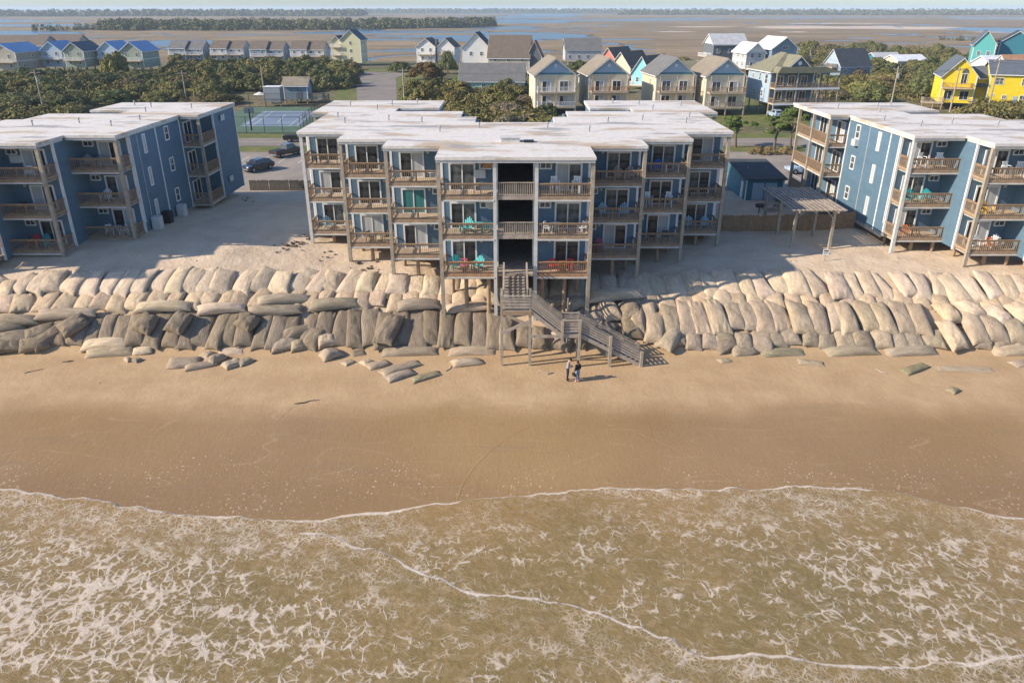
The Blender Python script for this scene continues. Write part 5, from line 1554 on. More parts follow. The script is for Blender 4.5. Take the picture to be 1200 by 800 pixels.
# small roofs further on
ridge_house(1040, 300, 10, 8, 0.4, 3.6, 5.6, 'w_deepteal', 'r_palegrey', 'small dark teal house with pale roof behind the thicket', R(8), None, False, None, 'white', (), 2, 1)
ridge_house(1068, 292, 12, 9, 0.4, 3.4, 5.2, 'w_cream', 'r_white', 'low cream house with white metal roof behind the thicket', R(10), None, False, None, 'white', (), 3, 1)
# tall teal house and neighbours
root = gable_house(1148, 262, 6.2, 12, 1.5, 10.4, 14.4, 'w_teal', 'r_slate', 'tall teal house with grey roof beyond the yellow house', R(-26), None, None, ((-0.22, 'a'), (0.22, 'a')), 1, None, 2)
body(root, 9.5, 6.0, 9.5, 8, 4.0, 11.0, 14.2, 'y', 'w_deepteal', 'r_dark')
root = ridge_house(1180, 235, 11, 9, 1.0, 5.6, 8.0, 'w_white', 'r_white', 'white house with flat white roof beside the tall teal house', R(10), None, False, None, 'white', (), 3, 1)
root = ridge_house(1208, 228, 13, 9, 1.0, 5.0, 8.6, 'w_white', 'r_orange', 'white house with orange roof behind the yellow house', R(10), None, False, None, 'white', (), 4, 1)
root = ridge_house(1196, 205, 16, 10, 0.6, 4.6, 7.0, 'w_skyblue', 'r_slate', 'sky blue house with slate roof behind the yellow house', R(8), None, False, None, 'white', (), 4, 1)
# yellow house
root, p = house_root(1117, 126, 178, R(-20), 'bright yellow house of two gabled blocks with outside stairs')
body(root, 0, 0, 6.8, 12, 1.2, 7.2, 10.9, 'y', 'w_yellow', 'r_slate')
body(root, 11.2, 1.5, 9.6, 9, 0.6, 7.7, 10.2, 'x', 'w_yellow', 'r_slate')
body(root, 4.9, 4.0, 3.0, 7, 0.8, 6.6, 8.6, 'x', 'w_yellow', 'r_slate')
MB().prism([(3.6, 4.6), (6.2, 4.6), (5.9, 5.3), (3.9, 5.3)], 'y', 2.4, 4.0).build('porch_roof', M['r_slate'], root)
deck(root, -3.3, 2.6, -1.8, 0, 4.6, 'yellow_rail' if 'yellow_rail' in M else 'wood_orange')
deck(root, -7.0, -2.6, -2.4, 0, 1.4, 'wood_grey')
window(root, 0.2, -0.004, 5.4, 1.3, 2.2, 2, 0, 'glass'); window(root, -2.6, -0.004, 1.9, 1.7, 2.0, 2, 0, 'glass'); window(root, 0.6, -0.004, 1.9, 1.9, 2.0, 2, 0, 'glass')
MB().prism([(0.1, 7.65), (1.6, 7.65), (1.35, 8.4), (0.85, 8.7), (0.35, 8.4)], 'y', -0.06, -0.003).build('arched_window', M['glass_blue'], root)
for (xx, z, ww, hh) in ((7.4, 5.3, 1.7, 1.5), (12.6, 5.2, 1.0, 1.5), (7.4, 2.8, 0.5, 0.5), (9.4, 2.2, 1.0, 0.9), (12.9, 1.4, 1.4, 1.8)):
    window(root, xx, 1.496, z, ww, hh, 3)
MB().box(11.6, 12.5, 1.44, 1.495, 0.7, 2.9).build('door', M['w_lightblue'], root)
deck(root, 15.9, 18.6, 1.5, 9.0, 4.0, 'wood_grey')
for i in range(9):
    MB().box(2.6 + i * 0.0, 4.2, -1.6 - i * 0.30 + 2.4, -1.3 - i * 0.30 + 2.4, 2.9 - i * 0.3, 2.98 - i * 0.3).build('stair_tread', M['wood_grey'], root)
pilings(root, (-6.8, -4.6, -2.8), (-2.2,), 1.4); pilings(root, (16.0, 18.4), (2.0, 8.6), 4.0)
# ------------------------------------------------------------------ vegetation
def leaf_mat(name, c1, c2, c3):
    m, t, b = new_mat(name)
    g = t.new('ShaderNodeNewGeometry')
    oi = t.new('ShaderNodeObjectInfo')
    n = t.noise(t.pos(), 0.35, 3, 0.6)
    k = t.math('ADD', t.math('MULTIPLY', g.outputs['Random Per Island'], 0.55), t.math('MULTIPLY', n, 0.45))
    c = t.ramp(k, [(0.15, c1), (0.5, c2), (0.85, c3)])
    c = t.mix(1.0, c, oi.outputs['Color'], 'MULTIPLY')
    t.put(b, Base_Color=c, Roughness=0.85)
    b.inputs['Specular IOR Level'].default_value = 0.15
    return m
M['leaf'] = leaf_mat('olive_evergreen_leaves', (0.072, 0.082, 0.033), (0.135, 0.136, 0.055), (0.215, 0.198, 0.088))
M['leaf_brown'] = leaf_mat('winter_brown_twigs', (0.10, 0.082, 0.052), (0.17, 0.14, 0.088), (0.25, 0.21, 0.14))
M['needle'] = leaf_mat('pine_needles', (0.045, 0.075, 0.018), (0.085, 0.12, 0.03), (0.14, 0.165, 0.05))
M['bark'] = wood('bark', (0.13, 0.10, 0.075))
M['grass_dry'] = leaf_mat('dry_grass_blades', (0.16, 0.13, 0.06), (0.25, 0.20, 0.10), (0.34, 0.28, 0.16))

def leaves(seed, lumps, n, size, flat=0.75):
    """leaf quads spread over the shell and inside of a set of lumps: (x,y,z,r)"""
    r = np.random.RandomState(seed)
    P = []
    vol = np.array([l[3] ** 2 for l in lumps]); vol = vol / vol.sum()
    which = r.choice(len(lumps), n, p=vol)
    L = np.array(lumps)[which]
    d = r.normal(size=(n, 3)); d /= np.linalg.norm(d, axis=1)[:, None]
    d[:, 2] = np.where(d[:, 2] < -0.35, -d[:, 2], d[:, 2])
    rad = L[:, 3] * (0.72 + 0.34 * r.rand(n))
    c = L[:, :3] + d * rad[:, None] * np.array([1, 1, flat])
    c[:, 2] = np.maximum(c[:, 2], 0.15)
    nrm = d + r.normal(size=(n, 3)) * 0.32; nrm /= np.linalg.norm(nrm, axis=1)[:, None]
    a = np.cross(nrm, r.normal(size=(n, 3))); a /= np.linalg.norm(a, axis=1)[:, None]
    b = np.cross(nrm, a)
    s = size * (0.55 + 0.9 * r.rand(n))[:, None]
    q = np.stack([c - a * s - b * s * 0.55, c + a * s - b * s * 0.3, c + a * s * 0.7 + b * s * 0.6, c - a * s * 0.8 + b * s * 0.45], 1)
    return q.reshape(-1, 3)

def quad_mesh(name, co, mat):
    n = len(co) // 4
    me = bpy.data.meshes.new(name)
    me.vertices.add(len(co)); me.vertices.foreach_set('co', co.ravel())
    me.loops.add(4 * n); me.loops.foreach_set('vertex_index', np.arange(4 * n, dtype=np.int32))
    me.polygons.add(n); me.polygons.foreach_set('loop_start', np.arange(0, 4 * n, 4, dtype=np.int32))
    me.update(calc_edges=True)
    me.materials.append(mat)
    return me

def lump_set(seed, R_, H_, n):
    r = random.Random(seed)
    out = []
    for i in range(n):
        a = r.uniform(0, 6.28); q = math.sqrt(r.random())
        x, y = q * R_ * 0.78 * math.cos(a), q * R_ * 0.78 * math.sin(a)
        rr = r.uniform(0.20, 0.36) * R_ * (1.12 - 0.4 * q)
        z = max(rr * 0.35, H_ * (1 - 0.62 * q * q) * r.uniform(0.72, 1.0) - rr * 0.75)
        out.append((x, y, z, rr))
    return out

CROWNS = []
for i in range(7):
    CROWNS.append(quad_mesh('crown', leaves(200 + i, lump_set(50 + i, 1.0, 0.8, 30), 3600, 0.043), M['leaf']))
CROWNS_B = [quad_mesh('crown', leaves(300 + i, lump_set(80 + i, 1.0, 0.75, 24), 2800, 0.038), M['leaf_brown']) for i in range(3)]
def trunk_mesh(seed):
    r = random.Random(seed)
    mb = MB()
    mb.tube([(0, 0, -0.05), (r.uniform(-.05, .05), r.uniform(-.05, .05), 0.25), (r.uniform(-.1, .1), r.uniform(-.1, .1), 0.55)], [0.05, 0.035, 0.02], 6)
    for k in range(4):
        a = r.uniform(0, 6.28)
        mb.tube([(0, 0, 0.12 + 0.06 * k), (0.22 * math.cos(a), 0.22 * math.sin(a), 0.35), (0.45 * math.cos(a), 0.45 * math.sin(a), 0.5)], [0.03, 0.02, 0.01], 5)
    return mb.mesh('trunk', M['bark'])
TRUNKS = [trunk_mesh(i) for i in range(3)]
prng = random.Random(23)
def shrub(x, y, rad, hgt, label, group, brown=False, tint=None, z=GZ - 0.15, name='shrub', cat='shrub'):
    root = empty(name, (x, y, z), prng.uniform(0, 6.28), label, cat, group)
    root.scale = (rad, rad * prng.uniform(0.85, 1.1), hgt / 0.8)
    c = link('crown', prng.choice(CROWNS_B if brown else CROWNS), root)
    t = tint or prng.choice([(1, 1, 1), (1.15, 1.05, 0.8), (0.8, 0.88, 0.85), (1.25, 1.08, 0.9), (0.85, 0.95, 0.8), (1.25, 1.05, 0.85)])
    j = prng.uniform(0.8, 1.15)
    c.color = (t[0] * j, t[1] * j, t[2] * j, 1)
    link('trunk', prng.choice(TRUNKS), root)
    return root

ORD = ['', 'first', 'second', 'third', 'fourth', 'fifth', 'sixth', 'seventh', 'eighth', 'ninth', 'tenth', 'eleventh', 'twelfth', 'thirteenth', 'fourteenth', 'fifteenth', 'sixteenth', 'seventeenth', 'eighteenth', 'nineteenth', 'twentieth']

SHADES = [(1, 1, 1), (1.15, 1.05, 0.8), (0.8, 0.88, 0.85), (1.25, 1.08, 0.9), (0.85, 0.95, 0.8), (1.1, 1.08, 0.85)]
def shade_word(t):
    if t is None: return 'olive green'
    if t[0] >= 1.2: return 'golden olive'
    if t[0] > 1.02: return 'yellowish olive'
    if t[0] >= 0.94: return 'olive green'
    return 'dark green'
def region(poly_px, n, rmin, rmax, hmin, hmax, label, group, brown=0.15, z=GZ, tries=60, gap=0.56, seed=1, tints=None):
    """scatter shrubs inside a quadrilateral given by survey points"""
    r = random.Random(seed)
    pts = [on(px, py, z) for px, py in poly_px]
    xs_ = [p.x for p in pts]; ys_ = [p.y for p in pts]
    placed = []
    def inside(x, y):
        c = False; j = len(pts) - 1
        for i in range(len(pts)):
            if (ys_[i] > y) != (ys_[j] > y) and x < (xs_[j] - xs_[i]) * (y - ys_[i]) / (ys_[j] - ys_[i]) + xs_[i]: c = not c
            j = i
        return c
    for _ in range(n * tries):
        if len(placed) >= n: break
        x = r.uniform(min(xs_), max(xs_)); y = r.uniform(min(ys_), max(ys_))
        if not inside(x, y): continue
        rad = r.uniform(rmin, rmax)
        if any((x - a) ** 2 + (y - b) ** 2 < ((rad + c) * gap) ** 2 for a, b, c in placed): continue
        placed.append((x, y, rad))
        br = r.random() < brown
        tn = r.choice(tints) if tints and not br else None
        tn = tn or (None if br else r.choice(SHADES))
        lb = label.replace('olive green', 'bare brown' if br else shade_word(tn))
        shrub(x, y, rad, r.uniform(hmin, hmax) * (0.85 if br else 1), lb, group if not br else group + ', bare', br, tn)
    return len(placed)

nA = region([(-60, 132), (60, 128), (150, 120), (262, 122), (262, 86), (160, 90), (60, 92), (-60, 95)], 84, 4.6, 7.5, 2.4, 4.4, 'olive green evergreen shrub in the thicket behind the shaded apartment building', 'thicket shrubs behind the shaded building', 0.22, seed=3)
nA2 = region([(230, 106), (408, 108), (414, 80), (330, 77), (200, 78), (200, 90)], 56, 4.4, 7.0, 3.4, 5.6, 'olive green evergreen shrub in the thicket behind the tennis court', 'thicket shrubs behind the court', 0.06, seed=5, tints=[(0.95, 1.0, 0.85), (0.85, 0.92, 0.85), (1.1, 1.05, 0.85), (1.25, 1.1, 0.9)])
nA3 = region([(-40, 152), (90, 146), (100, 134), (-40, 136)], 14, 3.2, 5.0, 2.2, 3.4, 'olive green low bush beside the road behind the shaded apartment building', 'low bushes beside the road', 0.7, seed=8)
nB = region([(478, 128), (520, 124), (560, 140), (625, 134), (612, 108), (575, 105), (545, 100), (480, 104)], 26, 3.8, 6.0, 2.8, 5.0, 'olive green wind shaped shrub between the side street and the cream houses', 'shrubs beside the side street', 0.35, seed=11, tints=[(1.1, 1.0, 0.75), (0.95, 1.0, 0.75), (1.2, 1.0, 0.8)])
nB2 = region([(520, 152), (640, 152), (640, 140), (520, 138)], 13, 3.4, 5.2, 2.6, 4.0, 'olive green scrub bush behind the recessed roof of the middle building', 'scrub behind the middle building', 0.6, seed=13)
nC = region([(968, 118), (1100, 122), (1110, 98), (1130, 84), (1060, 66), (1000, 96), (968, 100)], 46, 4.6, 7.2, 3.2, 5.2, 'olive green shrub in the thicket below the charcoal roofed cottage', 'thicket shrubs below the charcoal roofed cottage', 0.2, seed=17)
nC2 = region([(925, 88), (975, 90), (1130, 82), (1150, 72), (1090, 58), (1000, 54), (920, 58)], 40, 5.0, 8.0, 3.6, 5.4, 'olive green shrub in the thicket behind the charcoal roofed cottage', 'thicket shrubs behind the charcoal roofed cottage', 0.1, seed=19, tints=[(1.05, 1, .85), (0.9, 0.92, 0.8)])
nD = region([(1118, 139), (1230, 144), (1230, 132), (1160, 130)], 13, 2.6, 4.2, 1.6, 2.6, 'olive green scrub bush in front of the yellow house', 'scrub in front of the yellow house', 0.5, seed=23)
nE = region([(880, 130), (950, 130), (960, 118), (900, 112)], 5, 2.2, 3.4, 1.8, 2.6, 'olive green garden bush beside the hip roofed porch house', 'garden bushes by the porch house', 0.3, seed=29)
for (px, py, rad, h_, lb, br, tn) in ((500, 93, 7.0, 6.2, 'dark reddish brown cedar beside the turning circle', False, (1.2, 0.75, 0.6)), (525, 86, 4.5, 8.5, 'upright grey green cedar beside the white stilt house', False, (0.9, 0.95, 0.95)), (137, 90, 5.8, 9.0, 'round golden olive tree in front of the pale blue gable', False, (1.3, 1.15, 0.75)),
                                      (540, 106, 4.2, 4.2, 'bright green bush in front of the low mint house', False, (0.8, 1.15, 0.7)), (560, 107, 5.2, 4.6, 'broad green bush in front of the low mint house', False, (0.8, 1.1, 0.75)), (640, 82, 5, 4, 'dark bush behind the first cream house', False, (0.8, .85, .7)), (678, 84, 5, 4.4, 'dark green bush between the first two cream houses', False, (0.7, .85, .6)),
                                      (728, 108, 3.2, 3.0, 'yellow green bush beside the stair between cream houses', False, (1.3, 1.3, 0.6)), (876, 108, 4, 4, 'green bush between cream house and porch house', False, (1, 1.05, .7)), (878, 92, 5, 4.2, 'reddish brown bush below the white metal roofs', False, (1.3, .85, .6)), (945, 92, 5, 4.5, 'grey leafless bush behind the porch house roof', True, None),
                                      (405, 87, 5.0, 5.0, 'dark cedar at the near side of the pale yellow house', False, (0.7, 0.75, 0.7)), (470, 84, 5.0, 4.0, 'low bush on the lawn by the turning circle', False, (0.8, 0.9, 0.7)), (800, 76, 8, 3.4, 'low olive shrubs at the marsh edge behind the third cream house', False, None), (770, 75, 8, 3.2, 'low shrubs at the marsh edge beside the third cream house', False, None), (840, 78, 8, 3.5, 'shrub at the marsh edge beside the tall slate house', False, None),
                                      (425, 205, 0, 0, '', False, None)):
    if not lb: continue
    p = on(px, py, GZ)
    shrub(p.x, p.y, rad, h_, lb, None, br, tn, name='tree' if h_ > 6 else 'bush', cat='tree' if h_ > 6 else 'bush')
for (px, py, rad, h_, lb) in ((918, 236, 1.2, 0.9, 'small dark bush at the corner of the pergola yard'), (1003, 258, 1.7, 0.8, 'low dune scrub along the sunlit end wall'), (1012, 266, 1.6, 0.7, 'trailing dune scrub along the sunlit end wall')):
    p = hit(px, py, 0, 60); shrub(p.x, p.y, rad, h_, lb, None, h_ < .85, (0.8, 0.8, 0.7), z=p.z - 0.1, name='bush', cat='bush')

# undergrowth filling the thickets
def undergrowth(polys, n, label, tint, seed):
    r = np.random.RandomState(seed); lumps = []
    for poly in polys:
        pts = [on(px, py, GZ) for px, py in poly]
        xs_ = [p.x for p in pts]; ys_ = [p.y for p in pts]
        k = 0
        while k < n:
            x = r.uniform(min(xs_), max(xs_)); y = r.uniform(min(ys_), max(ys_)); c = False; j = len(pts) - 1
            for i in range(len(pts)):
                if (ys_[i] > y) != (ys_[j] > y) and x < (xs_[j] - xs_[i]) * (y - ys_[i]) / (ys_[j] - ys_[i]) + xs_[i]: c = not c
                j = i
            if not c: continue
            k += 1; rr = r.uniform(0.9, 2.2)
            lumps.append((x, y, GZ + r.uniform(0.0, 1.4), rr))
    co = leaves(seed + 5, lumps, len(lumps) * 42, 0.26, 0.8)
    co[:, 2] = np.maximum(co[:, 2], 3.08)
    o = link('undergrowth', quad_mesh('undergrowth', co, M['leaf'])); o.color = (*tint, 1)
    tag(o, label, kind='stuff')
undergrowth([[(-60, 132), (60, 128), (150, 120), (262, 122), (262, 86), (160, 90), (60, 92), (-60, 95)], [(-40, 152), (90, 146), (100, 134), (-40, 136)], [(230, 106), (408, 108), (414, 80), (330, 77), (200, 78), (200, 90)]], 420, 'tangled undergrowth filling the thickets beside the side street', (1.1, 1.0, 0.85), 1)
undergrowth([[(478, 128), (520, 124), (560, 140), (625, 134), (612, 108), (575, 105), (545, 100), (480, 104)], [(520, 152), (640, 152), (640, 140), (520, 138)]], 160, 'tangled undergrowth behind the middle building', (1.15, 1.0, 0.85), 2)
undergrowth([[(968, 118), (1100, 122), (1110, 98), (1130, 84), (1060, 66), (1000, 96), (968, 100)], [(925, 88), (975, 90), (1130, 82), (1150, 72), (1090, 58), (1000, 54), (920, 58)], [(1118, 139), (1230, 144), (1230, 132), (1160, 130)]], 330, 'tangled undergrowth filling the thickets round the charcoal roofed cottage', (1.15, 1.0, 0.85), 3)

# wind shaped pines beside the parking lot
def pine(px, py, hgt, spread, label, seed):
    p = on(px, py, GZ)
    r = random.Random(seed)
    root = empty('pine_tree', (p.x, p.y, GZ - 0.1), 0, label, 'tree', 'wind shaped pines by the parking lot')
    mb = MB()
    top = Vector((spread * 0.25, 0.2, hgt * 0.72))
    mid = Vector((-0.2 + r.uniform(-.3, .3), 0, hgt * 0.38))
    mb.tube([(0, 0, -0.2), mid, top], [0.26, 0.19, 0.10], 8)
    lumps = []
    for k in range(9):
        a = r.uniform(0, 6.28); q = r.uniform(0.35, 1.0) * spread
        e = Vector((q * math.cos(a) + spread * 0.18, q * math.sin(a) * 0.8, hgt * r.uniform(0.52, 0.95)))
        s_ = mid.lerp(top, r.uniform(0.2, 1.0))
        mb.tube([s_, s_.lerp(e, 0.6) + Vector((0, 0, -0.1)), e], [0.09, 0.06, 0.03], 6)
        lumps.append((e.x, e.y, e.z + 0.15, r.uniform(0.7, 1.15) * spread * 0.34))
        lumps.append((e.x * 0.6 + r.uniform(-.5, .5), e.y * 0.6, e.z + 0.3, r.uniform(0.6, 0.9) * spread * 0.28))
    mb.build('trunk', M['bark'], root)
    link('crown', quad_mesh('crown', leaves(seed + 900, lumps, 3000, 0.17, 0.42), M['needle']), root)
    return root
pine(862, 172, 5.4, 2.6, 'small leaning pine standing apart beside the middle building', 61)
pine(907, 174, 5.0, 2.8, 'low spreading pine in the middle of the grass verge', 62)
pine(926, 176, 7.2, 3.4, 'tall wind shaped pine nearest the sunlit building', 63)
for i, (px, py) in enumerate(((900, 180), (921, 180), (888, 180))):
    p = on(px, py, GZ)
    shrub(p.x, p.y, 1.7, 1.5, 'dry straw coloured grass clump under the pines', 'dry clumps under the pines', True, (1.4, 1.25, 0.9), name='grass_clump', cat='grass clump')

# wooded islands and the far shore, too far to tell trees apart
def wood_mass(name, pts, n, hgt, seed, label, tint, leafn=60, leafs=0.085):
    """pts: list of (x, y, half depth) along the wood"""
    r = np.random.RandomState(seed)
    seg = r.randint(0, len(pts) - 1, n); t = r.rand(n)
    A = np.array(pts)[seg]; B = np.array(pts)[seg + 1]
    C = A + (B - A) * t[:, None]
    C[:, 1] += (r.rand(n) * 2 - 1) * C[:, 2]
    rad = hgt * r.uniform(0.22, 0.42, n)
    top = hgt * r.uniform(0.5, 1.0, n)
    lumps = []
    for i in range(n):
        x, y = C[i, 0], C[i, 1]
        lumps.append((x, y, 1.2 + max(top[i] - rad[i], rad[i] * 0.4), rad[i]))
        lumps.append((x + rad[i] * r.uniform(-1, 1), y, 1.2 + max(top[i] * 0.6 - rad[i], rad[i] * 0.3), rad[i] * 0.9))
        lumps.append((x + rad[i] * r.uniform(-1.2, 1.2), y - rad[i] * 0.4, 1.2 + rad[i] * 0.3, rad[i] * 0.9))
    co = leaves(seed + 70, lumps, n * leafn, hgt * leafs, 1.0)
    co[:, 2] = np.maximum(co[:, 2], 1.2)
    me = quad_mesh(name, co, M['leaf'])
    o = link(name, me); o.color = (*tint, 1)
    return tag(o, label, kind='stuff')
def wp(px, D, dep): 
    return ((px - 600) * (D * 0.9125 + 9) / FPX, D, dep)
wood_mass('island_woods', [wp(128, 960, 30), wp(170, 960, 60), wp(300, 980, 80), wp(420, 1010, 80), wp(520, 1080, 50), wp(580, 1150, 25)], 900, 13, 1, 'dark wooded island across the marsh', (0.8, 0.85, 0.85))
wood_mass('island_woods', [wp(40, 900, 8), wp(90, 920, 10), wp(130, 950, 15)], 40, 8, 2, 'thin row of trees at the end of the wooded island', (0.9, 0.9, 0.85))
wood_mass('far_woods', [(-4200, 2600, 160), (-2200, 2450, 120), (-1200, 2650, 120), (-500, 2700, 100)], 1500, 22, 3, 'wooded mainland shore across the sound', (0.9, 0.9, 0.9), 30, 0.14)
wood_mass('far_woods', [(420, 3200, 80), (1400, 3050, 130), (2600, 3000, 150), (4600, 2950, 150)], 1500, 20, 4, 'long wooded shore across the open marsh', (0.9, 0.9, 0.9), 30, 0.14)
wood_mass('far_woods', [(-900, 4300, 200), (-200, 4600, 200), (600, 4500, 200), (3000, 4500, 200), (6000, 4300, 200)], 1500, 24, 5, 'distant wooded horizon beyond the inlet', (0.9, 0.9, 0.9), 26, 0.16)
wood_mass('marsh_shrubs', [wp(1095, 640, 6), wp(1130, 620, 14), wp(1165, 600, 10), wp(1200, 610, 8)], 60, 3.2, 6, 'dark shrubs scattered along the sandy marsh spit', (0.8, 0.8, 0.75))
# ------------------------------------------------------------------ yard on the pergola side
def picket_fence(name, a, b, hgt, label, mat, gap=0.012):
    a, b = Vector((*a, 0)), Vector((*b, 0))
    L = (b - a).length; d = (b - a) / L
    root = empty(name, (a.x, a.y, 0), math.atan2(d.y, d.x), label, 'fence')
    n = max(1, round(L / 2.4)); pl = L / n
    r = random.Random(3)
    for i in range(n):
        mb = MB()
        for j in range(int(pl / 0.16)):
            x = i * pl + j * 0.16 + 0.02
            w = a + d * x
            g = h1(w.x, w.y) if w.y < 93.5 else 3.1
            t = g + hgt + r.uniform(-0.05, 0.05)
            mb.add([(x, 0, g - 0.1), (x + 0.14, 0, g - 0.1), (x + 0.14, 0.025, g - 0.1), (x, 0.025, g - 0.1), (x, 0, t - 0.06), (x + 0.14, 0, t - 0.06), (x + 0.14, 0.025, t - 0.06), (x, 0.025, t - 0.06), (x + 0.07, 0, t), (x + 0.07, 0.025, t)],
                   [(0, 1, 5, 8, 4), (3, 7, 9, 6, 2), (0, 4, 7, 3), (1, 2, 6, 5), (4, 8, 9, 7), (8, 5, 6, 9)])
        w = a + d * (i * pl + pl / 2); g = h1(w.x, w.y) if w.y < 93.5 else 3.1
        for zz in (0.3, hgt - 0.3): mb.box(i * pl, (i + 1) * pl, 0.026, 0.07, g + zz, g + zz + 0.09)
        mb.build('fence_panel', mat, root)
        w = a + d * (i * pl); g = h1(w.x, w.y) if w.y < 93.5 else 3.1
        MB().box(i * pl - 0.05, i * pl + 0.05, 0.072, 0.17, g - 0.3, g + hgt - 0.05).build('fence_post', mat, root)
    return root
M['fence_wood'] = wood('fence_pickets', (0.28, 0.17, 0.09), 0.35)
M['fence_dark'] = wood('dark_fence_pickets', (0.10, 0.085, 0.07), 0.3)
picket_fence('picket_fence', (20.6, 72.2), (34.3, 72.6), 1.65, 'weathered brown picket fence running from the middle building under the pergola', M['fence_wood'])
picket_fence('picket_fence', (-33.2, 93.8), (-20.5, 93.9), 1.35, 'dark picket fence between dune and parking lot', M['fence_dark'])

# pergola
root = empty('pergola', (27.6, 70.4, 4.1), 0, 'weathered timber pergola with slatted roof straddling the picket fence', 'pergola')
ZP = 3.55
for x in (-1.75, 1.75):
    for y in (-4.1, 0.0, 4.1):
        g = h1(27.6 + x, 70.4 + y) - 4.1
        MB().box(x - 0.11, x + 0.11, y - 0.11, y + 0.11, g - 0.4, ZP - 0.25).build('post', M['post_wood'], root)
for x in (-1.75, 1.75): MB().box(x - 0.06, x + 0.06, -4.9, 4.6, ZP - 0.25, ZP).build('beam', M['wood_grey'], root)
for i in range(12):
    x = -2.35 + i * 0.42
    MB().box(x, x + 0.25, -4.9, 4.6, ZP + 0.002, ZP + 0.05).build('slat', M['wood_grey'], root)
for y in (-4.4, -1.4, 1.6, 4.2): MB().box(-2.3, 2.6, y, y + 0.06, ZP - 0.20, ZP - 0.001).build('rafter', M['wood_grey'], root)
for x, s in ((-1.75, 1), (1.75, -1)): MB().bar((x, -4.1, ZP - 1.0), (x + s * 0.7, -4.1, ZP - 0.25), 0.09).build('brace', M['wood_grey'], root)

# blue shed
M['shed_roof'] = roofing('blue_black_shingles', (0.06, 0.066, 0.07))
root = empty('storage_shed', (30.0, 87.9, 3.2), 0, 'dark blue shed with sloping shingle roof and two white doors', 'shed')
MB().prism([(0, 0), (8.0, 0), (8.0, 3.25), (0, 2.55)], 'x', -2.25, 2.25).build('wall', M['w_deepteal'], root)
MB().prism([(-0.4, 2.55), (8.3, 3.30), (8.3, 3.45), (-0.4, 2.70)], 'x', -2.5, 2.5).build('roof', M['shed_roof'], root)
for x in (-0.75, 0.75):
    dr = MB().box(x - 0.68, x + 0.68, -0.05, -0.004, 0.1, 2.15).build('door', M['w_lightblue'], root)
    MB().box(x + (0.52 if x < 0 else -0.56), x + (0.56 if x < 0 else -0.52), -0.09, -0.051, 1.0, 1.2).build('handle', M['black_metal'], dr)
for x in (-2.2, 2.2): MB().box(x - 0.08, x + 0.08, -0.04, -0.003, 0, 2.5).build('corner_board', M['white'], root)
MB().box(-2.30, -2.26, 0.9, 1.8, 0.1, 2.1).build('door', M['white'], root)
for x, y, z in ((-1.0, 4.0, 2.95), (1.2, 4.0, 2.95)): MB().tube([(x, y, z), (x, y, z + 0.3)], 0.07, 8).build('vent_pipe', M['metal'], root)

def picnic_table(x, y, z, rz, mat, label):
    root = empty('picnic_table', (x, y, z), rz, label, 'picnic table')
    mb = MB()
    for i in range(5): MB().box(-0.9, 0.9, -0.37 + i * 0.15, -0.24 + i * 0.15, 0.72, 0.76).build('table_plank', mat, root)
    for s in (-1, 1): MB().box(-0.9, 0.9, s * 0.72 - 0.13, s * 0.72 + 0.13, 0.42, 0.46).build('seat', mat, root)
    for s in (-1, 1):
        mb = MB().bar((s * 0.65, -0.75, 0), (s * 0.65, -0.2, 0.72), 0.09).bar((s * 0.65, 0.75, 0), (s * 0.65, 0.2, 0.72), 0.09).box(s * 0.65 - 0.04, s * 0.65 + 0.04, -0.85, 0.85, 0.34, 0.415)
        mb.build('leg', mat, root)
p = hit(903, 246, 0, 60); picnic_table(p.x, p.y, p.z, R(8), M['wood_grey'], 'grey picnic table in front of the blue shed')
p = hit(917, 240, 0, 60); picnic_table(p.x, p.y, p.z, R(4), M['wood'], 'brown picnic table beside the shed doors')
p = hit(924, 262, 0, 60); picnic_table(p.x, p.y, p.z, R(2), M['w_lightblue'], 'pale painted picnic table under the pergola')
p = hit(889, 250, 0, 60)
root = empty('grill', tuple(p), 0, 'black charcoal grill on a post beside the picnic tables', 'grill')
MB().tube([(0, 0, -0.1), (0, 0, 0.7)], 0.05, 8).build('post', M['black_metal'], root)
MB().box(-0.4, 0.4, -0.28, 0.28, 0.7, 0.95).box(-0.4, -0.36, -0.28, 0.28, 0.95, 1.05).box(0.36, 0.4, -0.28, 0.28, 0.95, 1.05).box(-0.36, 0.36, 0.24, 0.28, 0.95, 1.05).build('fire_box', M['black_metal'], root)

p = hit(966, 306, 0, 60)
root = empty('notice_sign', tuple(p), 0, 'small white notice sign on a post in the dune sand', 'sign')
MB().box(-0.03, 0.03, -0.03, 0.03, -0.2, 1.0).build('post', M['wood_grey'], root)
MB().box(-0.27, 0.27, -0.05, -0.031, 0.55, 1.1).build('sign_panel', M['white'], root)
MB().box(-0.20, 0.20, -0.056, -0.051, 0.92, 1.02).box(-0.20, 0.20, -0.056, -0.051, 0.80, 0.83).box(-0.20, 0.12, -0.056, -0.051, 0.72, 0.75).build('print', M['black_metal'], root)

